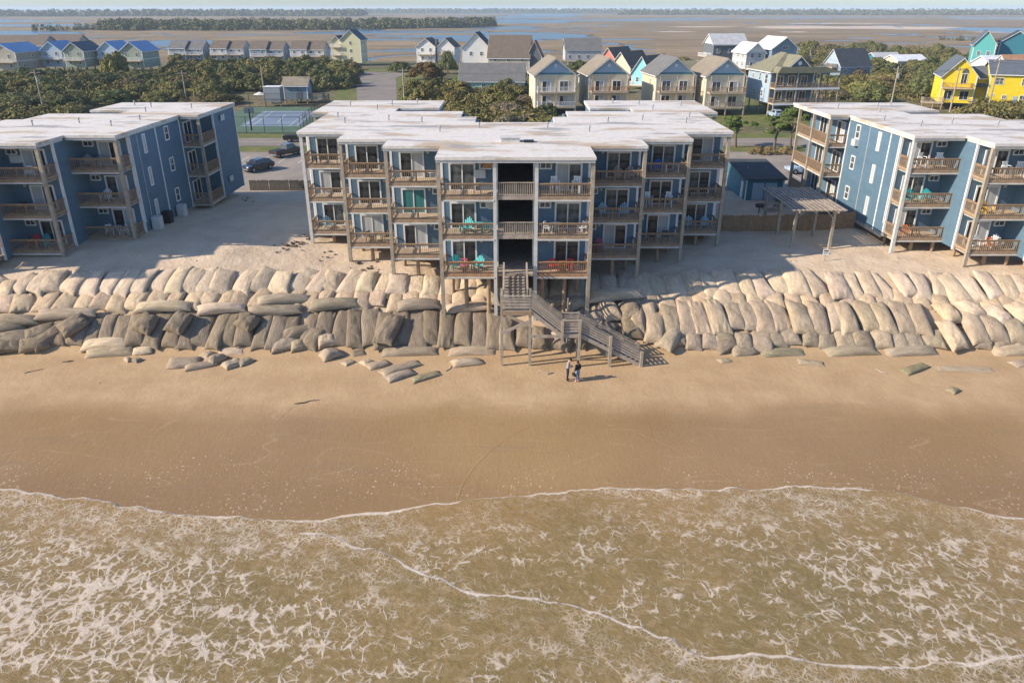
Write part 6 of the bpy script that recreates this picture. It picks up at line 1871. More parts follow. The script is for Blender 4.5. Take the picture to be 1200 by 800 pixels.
# ------------------------------------------------------------------ tennis court
M['court_green'] = mat_asphalt('green_court', (0.075, 0.135, 0.085), (0.10, 0.155, 0.10))
M['court_blue'] = mat_asphalt('blue_court', (0.16, 0.22, 0.30), (0.20, 0.26, 0.33))
M['court_red'] = mat_asphalt('red_court', (0.22, 0.12, 0.085), (0.26, 0.15, 0.11))
flat('tennis_court', [(-58.5, 141.2), (-39.0, 141.2), (-42.5, 181), (-62.5, 181)], 3.12, M['court_green'], 'green surround of the tennis court')
flat('tennis_court_inner', [(-53.5, 150.2), (-41.6, 150.2), (-43.6, 173.5), (-56, 173.5)], 3.124, M['court_blue'], 'faded blue playing area')
flat('side_court', [(-78, 150), (-60.5, 150), (-63.5, 178), (-80, 178)], 3.118, M['court_red'], 'faded red side court')
mb = MB()
def cl(a, b, w=0.14, z=3.129): 
    a, b = Vector((*a, z)), Vector((*b, z)); n = Vector((-(b - a).y, (b - a).x, 0)).normalized() * w / 2
    mb.poly([a - n, b - n, b + n, a + n])
cl((-52.7, 150.6), (-55.1, 173)); cl((-42.4, 150.6), (-44.4, 173)); cl((-51.2, 150.6), (-53.6, 173)); cl((-43.8, 150.6), (-45.8, 173)); cl((-47.5, 155.5), (-49.4, 168)); cl((-52.8, 150.5), (-42.4, 150.5)); cl((-55.1, 173), (-44.4, 173)); cl((-51.8, 155.5), (-44.2, 155.5)); cl((-53.1, 168), (-45.3, 168))
tag(mb.build('court_marking', M['line']), 'white tennis court lines', kind='structure')
def chain_fence(pts, label, hgt=3.0):
    root = empty('chain_link_fence', (pts[0][0], pts[0][1], 3.1), 0, label, 'fence')
    o = Vector((pts[0][0], pts[0][1], 0))
    pm = cached(('cf', hgt), lambda: MB().tube([(0, 0, 0), (0, 0, hgt)], 0.055, 6).mesh('fence_post', M['black_metal']))
    for a, b in zip(pts[:-1], pts[1:]):
        a, b = Vector((*a, 0)) - o, Vector((*b, 0)) - o
        L = (b - a).length; n = max(1, round(L / 3.6))
        mb = MB()
        for k in range(n):
            link('fence_post', pm, root, tuple(a.lerp(b, k / n)))
        for z in (0.06, hgt / 2, hgt - 0.03): mb.bar(a + Vector((0, 0, z)), b + Vector((0, 0, z)), 0.045)
        m = int(L / 0.45)
        for k in range(m):
            q = a.lerp(b, k / m); q2 = a.lerp(b, min(1, (k + 6) / m)); 
            mb.bar(q, q2 + Vector((0, 0, hgt)), 0.010); mb.bar(q + Vector((0, 0, hgt)), q2, 0.010)
        mb.build('fence_mesh', M['black_metal'], root)
    link('fence_post', pm, root, tuple(b))
chain_fence([(-59.0, 141.0), (-39.0, 141.0), (-42.8, 181.5)], 'black chain link fence round the tennis court near the road')
chain_fence([(-80.5, 181.8), (-42.8, 181.8)], 'black chain link fence behind the courts')
# net
root = empty('tennis_net', (-49.0, 161.8, 3.12), 0, 'low dark tennis net across the blue court', 'net')
for x in (-5.6, 5.4): MB().tube([(x, 0, 0), (x, 0, 1.1)], 0.05, 6).build('net_post', M['black_metal'], root)
mb = MB().box(-5.6, 5.4, -0.012, 0.012, 0.98, 1.06)
for k in range(60): mb.box(-5.6 + k * 0.185, -5.58 + k * 0.185, -0.006, 0.006, 0.05, 0.98)
mb.build('net_mesh', M['black_metal'], root)
# basketball hoop
p = on(295, 153, 3.12)
root = empty('basketball_hoop', (p.x, p.y, 3.12), R(20), 'black basketball hoop post beside the tennis court', 'basketball hoop')
MB().tube([(0, 0, 0), (0, 0, 3.2), (0, 0.5, 3.7)], 0.14, 8).build('post', M['black_metal'], root)
MB().box(-0.9, 0.9, 0.5, 0.56, 3.1, 4.15).build('backboard', M['metal'], root)
mb = MB()
mb.tube([(0.23 * math.cos(a * math.pi / 6), 0.85 + 0.23 * math.sin(a * math.pi / 6), 3.35) for a in range(13)], 0.02, 5, False)
mb.build('rim', M['w_coral'], root)
# sheds behind the court
p = on(319, 125, 3.2)
root = empty('utility_box', (p.x, p.y + 1, 3.1), 0, 'silver utility cabinet raised on a wooden platform behind the court', 'utility cabinet')
MB().box(-1.9, 1.9, 0, 3, 1.2, 4.3).build('cabinet', M['metal'], root)
MB().box(-2.1, 2.1, -0.2, 3.2, 1.0, 1.19).build('platform', M['wood_grey'], root)
for x in (-1.8, 0, 1.8): MB().box(x - 0.12, x + 0.12, 0, 0.24, -0.2, 1.0).build('post', M['wood_grey'], root)
MB().box(-2.0, 2.0, -0.1, 3.1, 4.302, 4.42).build('roof', M['white'], root)
p = on(346, 122, 3.2)
root = empty('storage_shed', (p.x, p.y + 1.5, 3.1), 0, 'grey blue shed with tan roof on posts behind the court', 'shed')
body(root, 0, 0, 5.6, 4.5, 1.0, 4.4, 5.9, 'x', 'w_greyblue', 'r_tan')
MB().box(0.3, 1.5, -0.05, -0.004, 1.05, 3.2).build('door', M['w_dkgrey'], root)
pilings(root, (-2.6, 0, 2.6), (0.3, 4.2), 1.0)
deck(root, 2.9, 6.2, 0.5, 3.6, 1.2, 'wood_grey')
for i in range(5): MB().box(6.25 + i * 0.3, 6.55 + i * 0.3, 0.8, 2.2, 1.0 - i * 0.22, 1.06 - i * 0.22).build('stair_tread', M['wood_grey'], root)
p = on(303, 122, 3.2)
root = empty('garden_umbrella', (p.x, p.y + 2, 3.1), 0, 'off white garden umbrella beside the silver cabinet', 'umbrella')
MB().tube([(0, 0, 0), (0, 0, 2.6)], 0.04, 6).build('pole', M['metal'], root)
n = 8
MB().add([(0, 0, 2.7)] + [(1.6 * math.cos(2 * math.pi * k / n), 1.6 * math.sin(2 * math.pi * k / n), 2.1) for k in range(n)], [(0, 1 + k, 1 + (k + 1) % n) for k in range(n)]).build('canopy', M['w_white'], root)

# ------------------------------------------------------------------ vehicles
def paint(name, c):
    m, t, b = new_mat(name)
    t.put(b, Base_Color=(*c, 1), Roughness=0.28)
    b.inputs['Coat Weight'].default_value = 0.7; b.inputs['Specular IOR Level'].default_value = 0.5
    return m
M['car_black'] = paint('black_car_paint', (0.012, 0.013, 0.015)); M['car_navy'] = paint('dark_navy_car_paint', (0.012, 0.017, 0.028)); M['car_blue'] = paint('pale_blue_car_paint', (0.35, 0.45, 0.55))
M['tyre'] = simple('tyre_rubber', (0.015, 0.015, 0.015), 0.9); M['rim'] = simple('alloy_rim', (0.35, 0.35, 0.36), 0.35, metallic=0.8)
M['headlight'] = simple('headlight_lens', (0.7, 0.7, 0.68), 0.15, spec=0.7); M['taillight'] = simple('tail_light_lens', (0.35, 0.02, 0.015), 0.2, spec=0.6)
def vehicle(name, kind, x, y, z, rz, paintm, label, cat):
    """built along +x (front), 1.85 wide"""
    root = empty(name, (x, y, z), rz, label, cat)
    L = 5.6 if kind == 'pickup' else 4.7
    hl = L / 2
    if kind == 'pickup':
        low = [(-hl, 0.50), (-hl, 1.12), (-0.35, 1.14), (hl - 1.45, 1.16), (hl - 0.35, 1.06), (hl - 0.02, 0.92), (hl, 0.45), (hl - 0.3, 0.36), (-hl + 0.2, 0.40)]
        cab = [(-0.55, 1.13), (-0.40, 1.82), (0.95, 1.86), (1.62, 1.15)]
    else:
        low = [(-hl, 0.5), (-hl + 0.04, 1.02), (-hl + 0.5, 1.05), (hl - 1.4, 1.03), (hl - 0.4, 0.92), (hl, 0.72), (hl, 0.4), (hl - 0.3, 0.3), (-hl + 0.2, 0.34)]
        cab = [(-hl + 0.12, 1.03), (-hl + 0.75, 1.55), (-0.7, 1.66), (0.45, 1.60), (1.25, 1.02)]
    bm = bmesh.new()
    def slab(prof, w, inset=0.0):
        a = [bm.verts.new((px_, -w, pz)) for px_, pz in prof]; b = [bm.verts.new((px_, w, pz)) for px_, pz in prof]
        if inset:
            zt = max(pz for _, pz in prof); zb_ = min(pz for _, pz in prof)
            for v in a: v.co.y += inset * (v.co.z - zb_) / (zt - zb_)
            for v in b: v.co.y -= inset * (v.co.z - zb_) / (zt - zb_)
        n = len(prof)
        bm.faces.new(a); bm.faces.new(b[::-1])
        for i in range(n): bm.faces.new((a[i], a[(i + 1) % n], b[(i + 1) % n], b[i]))
    slab(low, 0.92); slab(cab, 0.84, 0.16)
    bmesh.ops.recalc_face_normals(bm, faces=bm.faces)
    bmesh.ops.bevel(bm, geom=list(bm.edges), offset=0.05, segments=2, affect='EDGES')
    link('body', bm_mesh(bm, 'body', M[paintm]), root)
    # glazing: side windows, windscreen, rear
    zt = max(pz for _, pz in cab); zb_ = 1.18 if kind == 'pickup' else 1.08
    for s in (-1, 1):
        xs2 = [(cab[0][0] + 0.22, cab[-1][0] - 0.32)]
        for (a0, a1) in ((cab[0][0] + (0.22 if kind == 'pickup' else 0.65), 0.10), (0.2, cab[-1][0] - 0.42)):
            y0 = s * (0.84 - 0.16 * 0.15 + 0.012); y1 = s * (0.84 - 0.16 * 0.80 + 0.012)
            MB().add([(a0, y0, zb_), (a1, y0, zb_), (a1 - (0.25 if a1 > 0.5 else 0), y1, zt - 0.14), (a0 + 0.1, y1, zt - 0.14)], [(0, 1, 2, 3)]).build('window', M['glass'], root)
    a, b = Vector((cab[-2][0], 0, cab[-2][1])), Vector((cab[-1][0], 0, cab[-1][1])); nrm = Vector((b.z - a.z, 0, -(b.x - a.x))); nrm = (nrm if nrm.x > 0 else -nrm).normalized() * 0.02
    p0, p1 = a.lerp(b, 0.12) + nrm, a.lerp(b, 0.90) + nrm
    MB().add([(p0.x, -0.64, p0.z), (p0.x, 0.64, p0.z), (p1.x, 0.76, p1.z), (p1.x, -0.76, p1.z)], [(0, 1, 2, 3)]).build('windscreen', M['glass'], root)
    a, b = Vector((cab[0][0], 0, cab[0][1])), Vector((cab[1][0], 0, cab[1][1])); nrm = Vector((-(b.z - a.z), 0, (b.x - a.x))); nrm = (nrm if nrm.x < 0 else -nrm).normalized() * 0.02
    p0, p1 = a.lerp(b, 0.18) + nrm, a.lerp(b, 0.88) + nrm
    MB().add([(p0.x, -0.74, p0.z), (p0.x, 0.74, p0.z), (p1.x, 0.64, p1.z), (p1.x, -0.64, p1.z)], [(0, 1, 2, 3)]).build('rear_window', M['glass'], root)
    if kind == 'pickup':
        MB().box(-hl + 0.12, -0.62, -0.76, 0.76, 1.125, 1.155).build('cargo_cover', M['black_metal'], root)
    for sx in (-hl * 0.62, hl * 0.64):
        for s in (-1, 1):
            w = link('wheel', cached('tyre', lambda: MB().tube([(0, -0.12, 0), (0, 0.12, 0)], 0.37, 18).mesh('wheel', M['tyre'])), root, (sx, s * 0.84, 0.37))
            link('rim', cached('rimm', lambda: MB().tube([(0, -0.14, 0), (0, 0.14, 0)], 0.22, 14).mesh('rim', M['rim'])), w)
    for s in (-1, 1):
        MB().box(hl - 0.10, hl + 0.012, s * 0.52, s * 0.86, 0.74, 0.90).build('headlight', M['headlight'], root)
        MB().box(-hl - 0.012, -hl + 0.08, s * 0.74, s * 0.88, 0.72, 1.0).build('tail_light', M['taillight'], root)
        MB().box(0.9, 1.1, s * 0.93, s * 1.08, 1.12, 1.26).build('mirror', M[paintm], root)
    MB().box(hl - 0.02, hl + 0.06, -0.7, 0.7, 0.40, 0.56).build('bumper', M['rim'], root)
    MB().box(-hl - 0.06, -hl + 0.02, -0.7, 0.7, 0.42, 0.58).build('bumper', M['rim'], root)
    return root
PKZ = 3.135
vehicle('parked_car', 'suv', -36.2, 106.6, PKZ, R(238), 'car_navy', 'dark navy car parked nearest the dark picket fence', 'car')
vehicle('pickup_truck', 'pickup', -35.3, 118.2, PKZ, R(58), 'car_black', 'black pickup truck parked with its tail towards the dune', 'pickup truck')
vehicle('pickup_truck', 'pickup', -36.6, 131.6, PKZ + 0.006, R(3), 'car_black', 'black pickup truck driving along the shore road', 'pickup truck')
p = on(941, 205, 3.2)
vehicle('parked_car', 'suv', p.x + 0.5, p.y + 1.5, PKZ, R(185), 'car_blue', 'pale blue car parked behind the sunlit building decks', 'car')
for (px, py, rz, c, lb) in ((504, 92, 8, 'car_navy', 'dark car on the drive of the white stilt house'), (512, 91, 12, 'car_black', 'black car beside the white stilt house steps'), (908, 137, 95, 'car_blue', 'pale car parked under the hip roofed porch house')):
    p = on(px, py, 3.2); vehicle('parked_car', 'suv', p.x, p.y, 3.12, R(rz), c, lb, 'car')

# ------------------------------------------------------------------ utility poles and wires
def pole(px, py, hgt, label, box=False, arm=True):
    p = on(px, py, 3.2)
    root = empty('utility_pole', (p.x, p.y, 3.0), 0, label, 'utility pole', None)
    MB().tube([(0, 0, -0.3), (0, 0, hgt)], [0.20, 0.13], 8).build('pole', M['post_wood'], root)
    if arm: MB().box(-1.1, 1.1, -0.07, 0.07, hgt - 0.7, hgt - 0.55).build('cross_arm', M['wood_grey'], root)
    for x in ((-1.0, 0.0, 1.0) if arm else (0.0,)):
        MB().tube([(x, 0, hgt - 0.54), (x, 0, hgt - 0.30)], 0.06, 6).build('insulator', M['metal'], root)
    if box: MB().tube([(0.3, -0.15, hgt - 2.6), (0.3, -0.15, hgt - 1.5)], 0.28, 10).build('transformer', M['metal'], root)
    return Vector((p.x, p.y, 3.0 + hgt - 0.35))
P1 = pole(52, 131, 9.0, 'wooden utility pole with a grey transformer in the thicket', True)
P2 = pole(219, 119, 7.4, 'plain wooden utility pole behind the shaded building roof', False)
P3 = pole(310, 112, 7.6, 'wooden utility pole behind the silver cabinet', False, False)
P4 = pole(474, 120, 8.2, 'wooden utility pole at the corner of the side street', False)
P5 = pole(1044, 124, 9.0, 'pale utility pole in front of the thicket with a small box', True)
P6 = pole(1113, 131, 9.6, 'utility pole standing before the yellow gable', False)
P7 = pole(1156, 134, 11.6, 'tall utility pole between the two yellow blocks', False)
P8 = pole(506, 86, 7.0, 'thin pole beside the turning circle', False, False)
P9 = pole(945, 92, 9.0, 'utility pole behind the hip roofed porch house', True, False)
P10 = pole(664, 132, 10.5, 'pale pole between the first two cream houses', False, False)
def wire(a, b, sag, label, r=0.022):
    pts = []
    for i in range(13):
        t = i / 12
        q = a.lerp(b, t); q.z -= sag * 4 * t * (1 - t); pts.append(q)
    tag(MB().tube(pts, r, 4, False).build('power_line', M['black_metal']), label, 'power line')
far_l = P1 + Vector((-90, -14, 0)); far_r = P7 + Vector((80, -14, 0))
for dx, nm in ((-1.0, 'upper'), (1.0, 'lower')):
    o = Vector((0, dx, 0 if dx < 0 else -0.5))
    wire(far_l + o, P1 + o, 1.2, 'black %s power line reaching the transformer pole from beyond the thicket' % nm)
    wire(P1 + o, P2 + o, 1.4, 'black %s power line from transformer pole to the pole behind the roof' % nm)
    wire(P2 + o, P4 + o, 1.6, 'black %s power line from the roof pole to the side street pole' % nm)
    wire(P5 + o, P7 + o, 1.2, 'black %s power line between pale pole and tall pole at the yellow house' % nm)
    wire(P7 + o, far_r + o, 1.2, 'black %s power line leaving the tall pole beside the yellow house' % nm)
wire(P4, P10 - Vector((0, 0, 1)), 1.0, 'single power line from the side street pole to the pale pole')
wire(P9, P5, 1.6, 'single power line from porch house pole to the pale pole')
wire(P6, P5 - Vector((0, 0, .6)), .8, 'single power line from the yellow gable pole to the pale pole')

# ------------------------------------------------------------------ balcony furniture
def adirondack(root, mat):
    for i in range(4): pass
    mb = MB()
    for i in range(5): mb.bar((-0.30 + i * 0.15, -0.05, 0.34), (-0.30 + i * 0.15, -0.05, 0.34), 0.01) if False else None
    seat = MB()
    for i in range(4):
        y = -0.28 + i * 0.15
        seat.add([(-0.30, y, 0.40 - i * 0.035), (0.30, y, 0.40 - i * 0.035), (0.30, y + 0.13, 0.37 - i * 0.035), (-0.30, y + 0.13, 0.37 - i * 0.035), (-0.30, y, 0.37 - i * 0.035), (0.30, y, 0.37 - i * 0.035), (0.30, y + 0.13, 0.34 - i * 0.035), (-0.30, y + 0.13, 0.34 - i * 0.035)],
                 [(0, 1, 2, 3), (7, 6, 5, 4), (0, 4, 5, 1), (1, 5, 6, 2), (2, 6, 7, 3), (3, 7, 4, 0)])
    back = MB()
    for i in range(5):
        x = -0.26 + i * 0.13; top = 1.08 - 0.10 * abs(i - 2) ** 1.3
        back.bar((x, 0.28, 0.24), (x * 1.25, 0.28 + (top - 0.24) * 0.36, top), 0.11, 0.03, up=(0, 1, 0))
    return seat, back
def chair_parts(style):
    if style == 'slat':
        seat, back = adirondack(None, None)
        arms = [MB().box(s * 0.40 - 0.07, s * 0.40 + 0.07, -0.36, 0.40, 0.56, 0.59) for s in (-1, 1)]
        legs = [MB().box(s * 0.36 - 0.03, s * 0.36 + 0.03, -0.33, -0.23, 0, 0.56) for s in (-1, 1)] + [MB().bar((s * 0.33, -0.1, 0.36), (s * 0.33, 0.62, 0.02), 0.05, 0.1) for s in (-1, 1)]
    elif style == 'tall':
        seat = MB().box(-0.27, 0.27, -0.25, 0.25, 0.72, 0.77)
        back = MB()
        for i in range(4): back.box(-0.24 + i * 0.13, -0.15 + i * 0.13, 0.23, 0.26, 0.80, 1.28)
        back.box(-0.27, 0.27, 0.22, 0.27, 1.24, 1.32)
        arms = [MB().box(s * 0.30 - 0.04, s * 0.30 + 0.04, -0.25, 0.25, 0.98, 1.01) for s in (-1, 1)]
        legs = [MB().bar((sx * 0.25, sy * 0.23, 0.98 if sy < 0 else 1.0), (sx * 0.29, sy * 0.29, 0), 0.055) for sx in (-1, 1) for sy in (-1, 1)]
    else:
        seat = MB().box(-0.25, 0.25, -0.24, 0.24, 0.42, 0.46)
        back = MB().box(-0.25, 0.25, 0.22, 0.26, 0.80, 0.92)
        for i in range(5): back.box(-0.22 + i * 0.10, -0.18 + i * 0.10, 0.23, 0.25, 0.46, 0.80)
        arms = [MB().box(s * 0.28 - 0.03, s * 0.28 + 0.03, -0.22, 0.24, 0.64, 0.67) for s in (-1, 1)]
        legs = [MB().bar((sx * 0.24, sy * 0.21, 0.64 if sy < 0 else 0.9), (sx * 0.27, sy * 0.25, 0), 0.045) for sx in (-1, 1) for sy in (-1, 1)]
    def ms(b, n): return b.mesh(n, M['plastic'])
    return dict(seat=[ms(seat, 'seat')], backrest=[ms(back, 'backrest')], armrest=[ms(a, 'armrest') for a in arms], leg=[ms(l, 'leg') for l in legs])
CH = {k: chair_parts(k) for k in ('slat', 'tall', 'cafe')}
TABLE = dict(tabletop=[MB().tube([(0, 0, 0.70), (0, 0, 0.74)], 0.48, 16).mesh('tabletop', M['plastic'])], leg=[MB().bar((0.3 * math.cos(a), 0.3 * math.sin(a), 0.70), (0.38 * math.cos(a), 0.38 * math.sin(a), 0), 0.05).mesh('leg', M['plastic']) for a in (0.8, 2.4, 3.9, 5.5)])
TABLE2 = dict(tabletop=[MB().box(-0.6, 0.6, -0.38, 0.38, 0.71, 0.75).mesh('tabletop', M['plastic'])], leg=[MB().box(sx * 0.52 - 0.035, sx * 0.52 + 0.035, sy * 0.31 - 0.035, sy * 0.31 + 0.035, 0, 0.71).mesh('leg', M['plastic']) for sx in (-1, 1) for sy in (-1, 1)])
COL = dict(white=(0.85, 0.85, 0.83), teal=(0.03, 0.42, 0.44), blue=(0.03, 0.16, 0.55), red=(0.55, 0.05, 0.06), pink=(0.72, 0.16, 0.20), paleblue=(0.42, 0.66, 0.74), yellow=(0.85, 0.52, 0.02), brown=(0.22, 0.14, 0.08), tan=(0.48, 0.38, 0.28), dark=(0.03, 0.03, 0.033), grey=(0.4, 0.4, 0.4), orange=(0.75, 0.22, 0.06))
NAMES = {'slat': ('deck_chair', 'slatted deck chair', 'chair'), 'tall': ('bar_chair', 'tall bar chair', 'chair'), 'cafe': ('patio_chair', 'patio chair', 'chair'), 'table': ('patio_table', 'round patio table', 'table'), 'bench': ('patio_table', 'rectangular patio table', 'table')}
def furnish(bld, where, s, k, f, items):
    """items: (style, colour, position 0..1 from the stairwell side, turn)"""
    xi, xo, yf = BLOCKS[k]
    fl = ('lowest', 'middle', 'top')[f]
    from collections import Counter
    cnt = Counter((i[0], i[1]) for i in items)
    for st, c, t, rz in items:
        nm, lab, cat = NAMES[st]
        lb = '%s %s on the %s balcony, %s' % (c, lab, fl, where)
        x = s * (xi + 0.45 + (xo - xi - 0.9) * t)
        o = empty(nm, (bld.location.x + x, bld.location.y + yf + (0.85 if st in ('slat', 'tall', 'cafe') else 0.95) + (0.25 if st == 'slat' else 0), LEVELS[f] + 0.001), R(rz), lb, cat, None if cnt[(st, c)] == 1 else '%s chairs on one balcony' % c)
        parts = CH[st] if st in CH else (TABLE if st == 'table' else TABLE2)
        for pn, ms in parts.items():
            for me in ms:
                q = link(pn, me, o); q.color = (*COL[c], 1)
ords = ('first', 'second', 'third', 'fourth')
def wl_(k): return '%s from the stairwell towards the tennis court' % ords[k]
def wr_(k): return '%s from the stairwell towards the pergola' % ords[k]
F_ = lambda k, f, it: furnish(main_b, wl_(k), -1, k, f, it)
G_ = lambda k, f, it: furnish(main_b, wr_(k), 1, k, f, it)
F_(3, 2, [('cafe', 'dark', 0.85, 60), ('cafe', 'tan', 0.2, -40)]); F_(2, 2, [('bench', 'brown', 0.3, 5), ('cafe', 'brown', 0.75, 80), ('tall', 'brown', 0.9, 40), ('cafe', 'tan', 0.08, -70)]); F_(1, 2, [('table', 'white', 0.15, 0)]); F_(0, 2, [('table', 'tan', 0.25, 0)])
F_(3, 1, [('cafe', 'tan', 0.1, -60)]); F_(0, 1, [('slat', 'teal', 0.55, -30), ('table', 'teal', 0.25, 0), ('cafe', 'teal', 0.05, -60)])
F_(3, 0, [('slat', 'paleblue', 0.72, 30), ('cafe', 'tan', 0.12, -50)]); F_(2, 0, [('cafe', 'brown', 0.62, 60), ('table', 'brown', 0.4, 0), ('cafe', 'brown', 0.2, -60)]); F_(0, 0, [('slat', 'teal', 0.8, 15), ('slat', 'teal', 0.3, -35), ('cafe', 'pink', 0.62, 0)])
G_(0, 2, [('tall', 'white', 0.28, 15), ('tall', 'white', 0.78, -15)]); G_(1, 2, [('slat', 'tan', 0.62, 10), ('slat', 'tan', 0.86, -10), ('table', 'dark', 0.15, 0)]); G_(2, 2, [('slat', 'blue', 0.08, 20), ('slat', 'blue', 0.45, 0), ('bench', 'white', 0.78, 0)]); G_(3, 2, [('cafe', 'dark', 0.15, 20)])
G_(0, 1, [('cafe', 'white', 0.12, 70), ('table', 'white', 0.32, 0), ('cafe', 'white', 0.95, -60)]); G_(1, 1, [('slat', 'paleblue', 0.33, 10), ('slat', 'paleblue', 0.78, -10)]); G_(2, 1, [('tall', 'white', 0.24, 10), ('tall', 'white', 0.76, -10)]); G_(3, 1, [('cafe', 'dark', 0.2, 20), ('bench', 'dark', 0.85, 0)])
G_(0, 0, [('cafe', 'red', 0.28, 20), ('cafe', 'red', 0.68, -20), ('cafe', 'orange', 0.5, 180)]); G_(1, 0, [('slat', 'pink', 0.02, 25), ('slat', 'pink', 0.25, -5), ('table', 'dark', 0.12, 0)]); G_(2, 0, [('cafe', 'dark', 0.4, 10), ('cafe', 'dark', 0.75, -10)]); G_(3, 0, [('slat', 'paleblue', 0.42, 10), ('slat', 'paleblue', 0.82, -10)])
E_ = lambda k, f, it: furnish(left_b, '%s step of the shaded building' % ('', '', 'projecting', 'corner')[k], 1, k, f, it)
R_ = lambda k, f, it: furnish(right_b, '%s step of the sunlit building' % ('', '', 'projecting', 'corner')[k], -1, k, f, it)
E_(3, 2, [('slat', 'grey', 0.12, 10), ('slat', 'grey', 0.42, -10)]); E_(3, 1, [('slat', 'white', 0.42, 0)]); E_(3, 0, [('cafe', 'white', 0.35, 40), ('table', 'white', 0.55, 0), ('cafe', 'white', 0.75, -40)]); E_(2, 2, [('cafe', 'white', 0.65, 10)]); E_(2, 0, [('slat', 'red', 0.28, 10), ('slat', 'teal', 0.5, -10)]); E_(2, 1, [('cafe', 'dark', 0.3, 30), ('table', 'dark', 0.15, 0)])
R_(3, 2, [('tall', 'white', 0.72, 20), ('tall', 'white', 0.28, -20), ('table', 'white', 0.5, 0)]); R_(3, 1, [('slat', 'teal', 0.7, 15), ('slat', 'teal', 0.35, -15)]); R_(3, 0, [('cafe', 'brown', 0.55, 15), ('cafe', 'orange', 0.75, 0)]); R_(2, 2, [('tall', 'white', 0.55, 10), ('tall', 'white', 0.2, -10)]); R_(2, 1, [('slat', 'yellow', 0.72, 20)]); R_(2, 0, [('slat', 'white', 0.65, 20), ('slat', 'white', 0.25, -20), ('cafe', 'orange', 0.45, 0), ('table', 'dark', 0.1, 0)])

# small flag on the shaded building
root = empty('hanging_flag', (left_b.location.x + 10.6, left_b.location.y + 6.7, 6.0), 0, 'small striped red and white flag on the shaded building', 'flag')
MB().tube([(0, 0, 1.5), (0.2, -0.7, 1.9)], 0.025, 6).build('staff', M['white'], root)
for i in range(7):
    MB().add([(0.02 + i * 0.09, -0.25 - i * 0.06, 1.55), (0.11 + i * 0.09, -0.31 - i * 0.06, 1.58), (0.16 + i * 0.07, -0.34 - i * 0.05, 0.2), (0.07 + i * 0.07, -0.26 - i * 0.05, 0.15)], [(0, 1, 2, 3)]).build('flag_stripe', M['w_coral'] if i % 2 == 0 else M['white'], root)

# round satellite dish and heater on the stairwell balcony walls belong to the building
MB().tube([(-1.95, 2.36, Z2 + 1.95), (-1.95, 2.28, Z2 + 1.95)], 0.42, 20).build('wall_disc', M['trim'], main_b)
MB().box(-2.5, -1.75, 2.1, 2.39, Z3 + 1.75, Z3 + 2.2).build('wall_heater', M['wood_orange'], main_b)
for (b_, s_, k_, f_) in ((left_b, 1, 2, 2), (main_b, -1, 0, 2), (right_b, -1, 3, 2)):
    xi, xo, yf = BLOCKS[k_]
    if b_ is right_b: 
        link('air_conditioner', ac_mesh(), b_, (-19.0, 23.3, Z3 + 0.30), (0, 0, R(-90)))
    else:
        link('air_conditioner', ac_mesh(), b_, (s_ * (xi + 1.1), yf + DEPTH, LEVELS[f_] + 1.0))

# ------------------------------------------------------------------ driftwood, kelp and litter on the beach
drng = random.Random(9)
def stick(px, py, L, r, rz, label, mat='wood'):
    p = hit(px, py)
    pts = [Vector((-L / 2 + L * i / 5, drng.uniform(-.12, .12) * L * 0.4, r * 0.6 + abs(drng.uniform(0, r)))) for i in range(6)]
    o = MB().tube(pts, [r * 0.6, r, r, r * 0.9, r * 0.7, r * 0.3], 6).build('driftwood', M[mat], None, tuple(p), (0, 0, rz))
    tag(o, label, 'driftwood')
stick(360, 471, 1.7, 0.04, 0.35, 'long dark driftwood stick on the tide line', 'bark')
stick(80, 424, 0.8, 0.05, 0.2, 'small dark stick near the slumped bags', 'bark')
stick(40, 435, 1.2, 0.035, 0.6, 'thin twig trailing on the sand near the slumped bags', 'bark')
stick(637, 436, 0.9, 0.05, -0.5, 'pale broken plank beside the couple', 'wood_grey')
stick(645, 438, 0.6, 0.05, 0.5, 'short pale stick beside the couple', 'wood_grey')
stick(1032, 436, 0.9, 0.06, -0.9, 'pale forked driftwood near the mossy bag', 'wood_grey')
stick(528, 431, 1.4, 0.035, 1.1, 'thin rope end trailing from the lone rounded bag', 'wood_grey')

# broken concrete and clay scattered on the dune
def rubble(spots, label, mat, seed):
    r = random.Random(seed); mb = MB()
    for (px, py, n, sp, sz) in spots:
        p = hit(px, py, 0, 56)
        for _ in range(n):
            x = p.x + r.gauss(0, sp); y = p.y + r.gauss(0, sp * 0.7); z = h1(x, y); s_ = sz * r.uniform(0.4, 1.4)
            q = Matrix.Rotation(r.uniform(0, 6.28), 3, 'Z') @ Matrix.Rotation(r.uniform(-.6, .6), 3, 'X')
            vs = [q @ Vector((sx * s_ * r.uniform(.6, 1.2), sy * s_ * r.uniform(.5, 1.0), sz_ * s_ * r.uniform(.3, .6))) + Vector((x, y, z + s_ * 0.15)) for sx, sy, sz_ in ((-1, -1, -1), (1, -1, -1), (1, 1, -1), (-1, 1, -1), (-1, -1, 1), (1, -1, 1), (1, 1, 1), (-1, 1, 1))]
            mb.add(vs, [(0, 3, 2, 1), (4, 5, 6, 7), (0, 1, 5, 4), (1, 2, 6, 5), (2, 3, 7, 6), (3, 0, 4, 7)])
    tag(mb.build('rubble', mat), label, kind='stuff')
rubble([(345, 286, 16, 1.1, 0.16), (362, 280, 10, 0.8, 0.13), (330, 292, 8, 1.2, 0.10), (390, 300, 8, 1.0, 0.12), (430, 312, 10, 1.0, 0.14), (300, 235, 5, 1.0, 0.12)], 'dark broken rubble on the dune below the corner balconies', M['bark'], 4)
rubble([(200, 300, 8, 3.0, 0.06), (900, 300, 10, 4.0, 0.06), (1080, 305, 12, 3.0, 0.06), (600, 450, 14, 7.0, 0.045), (250, 450, 14, 7.0, 0.045), (950, 445, 14, 6.0, 0.045)], 'small shells and chips scattered over the sand', M['wood_grey'], 6)
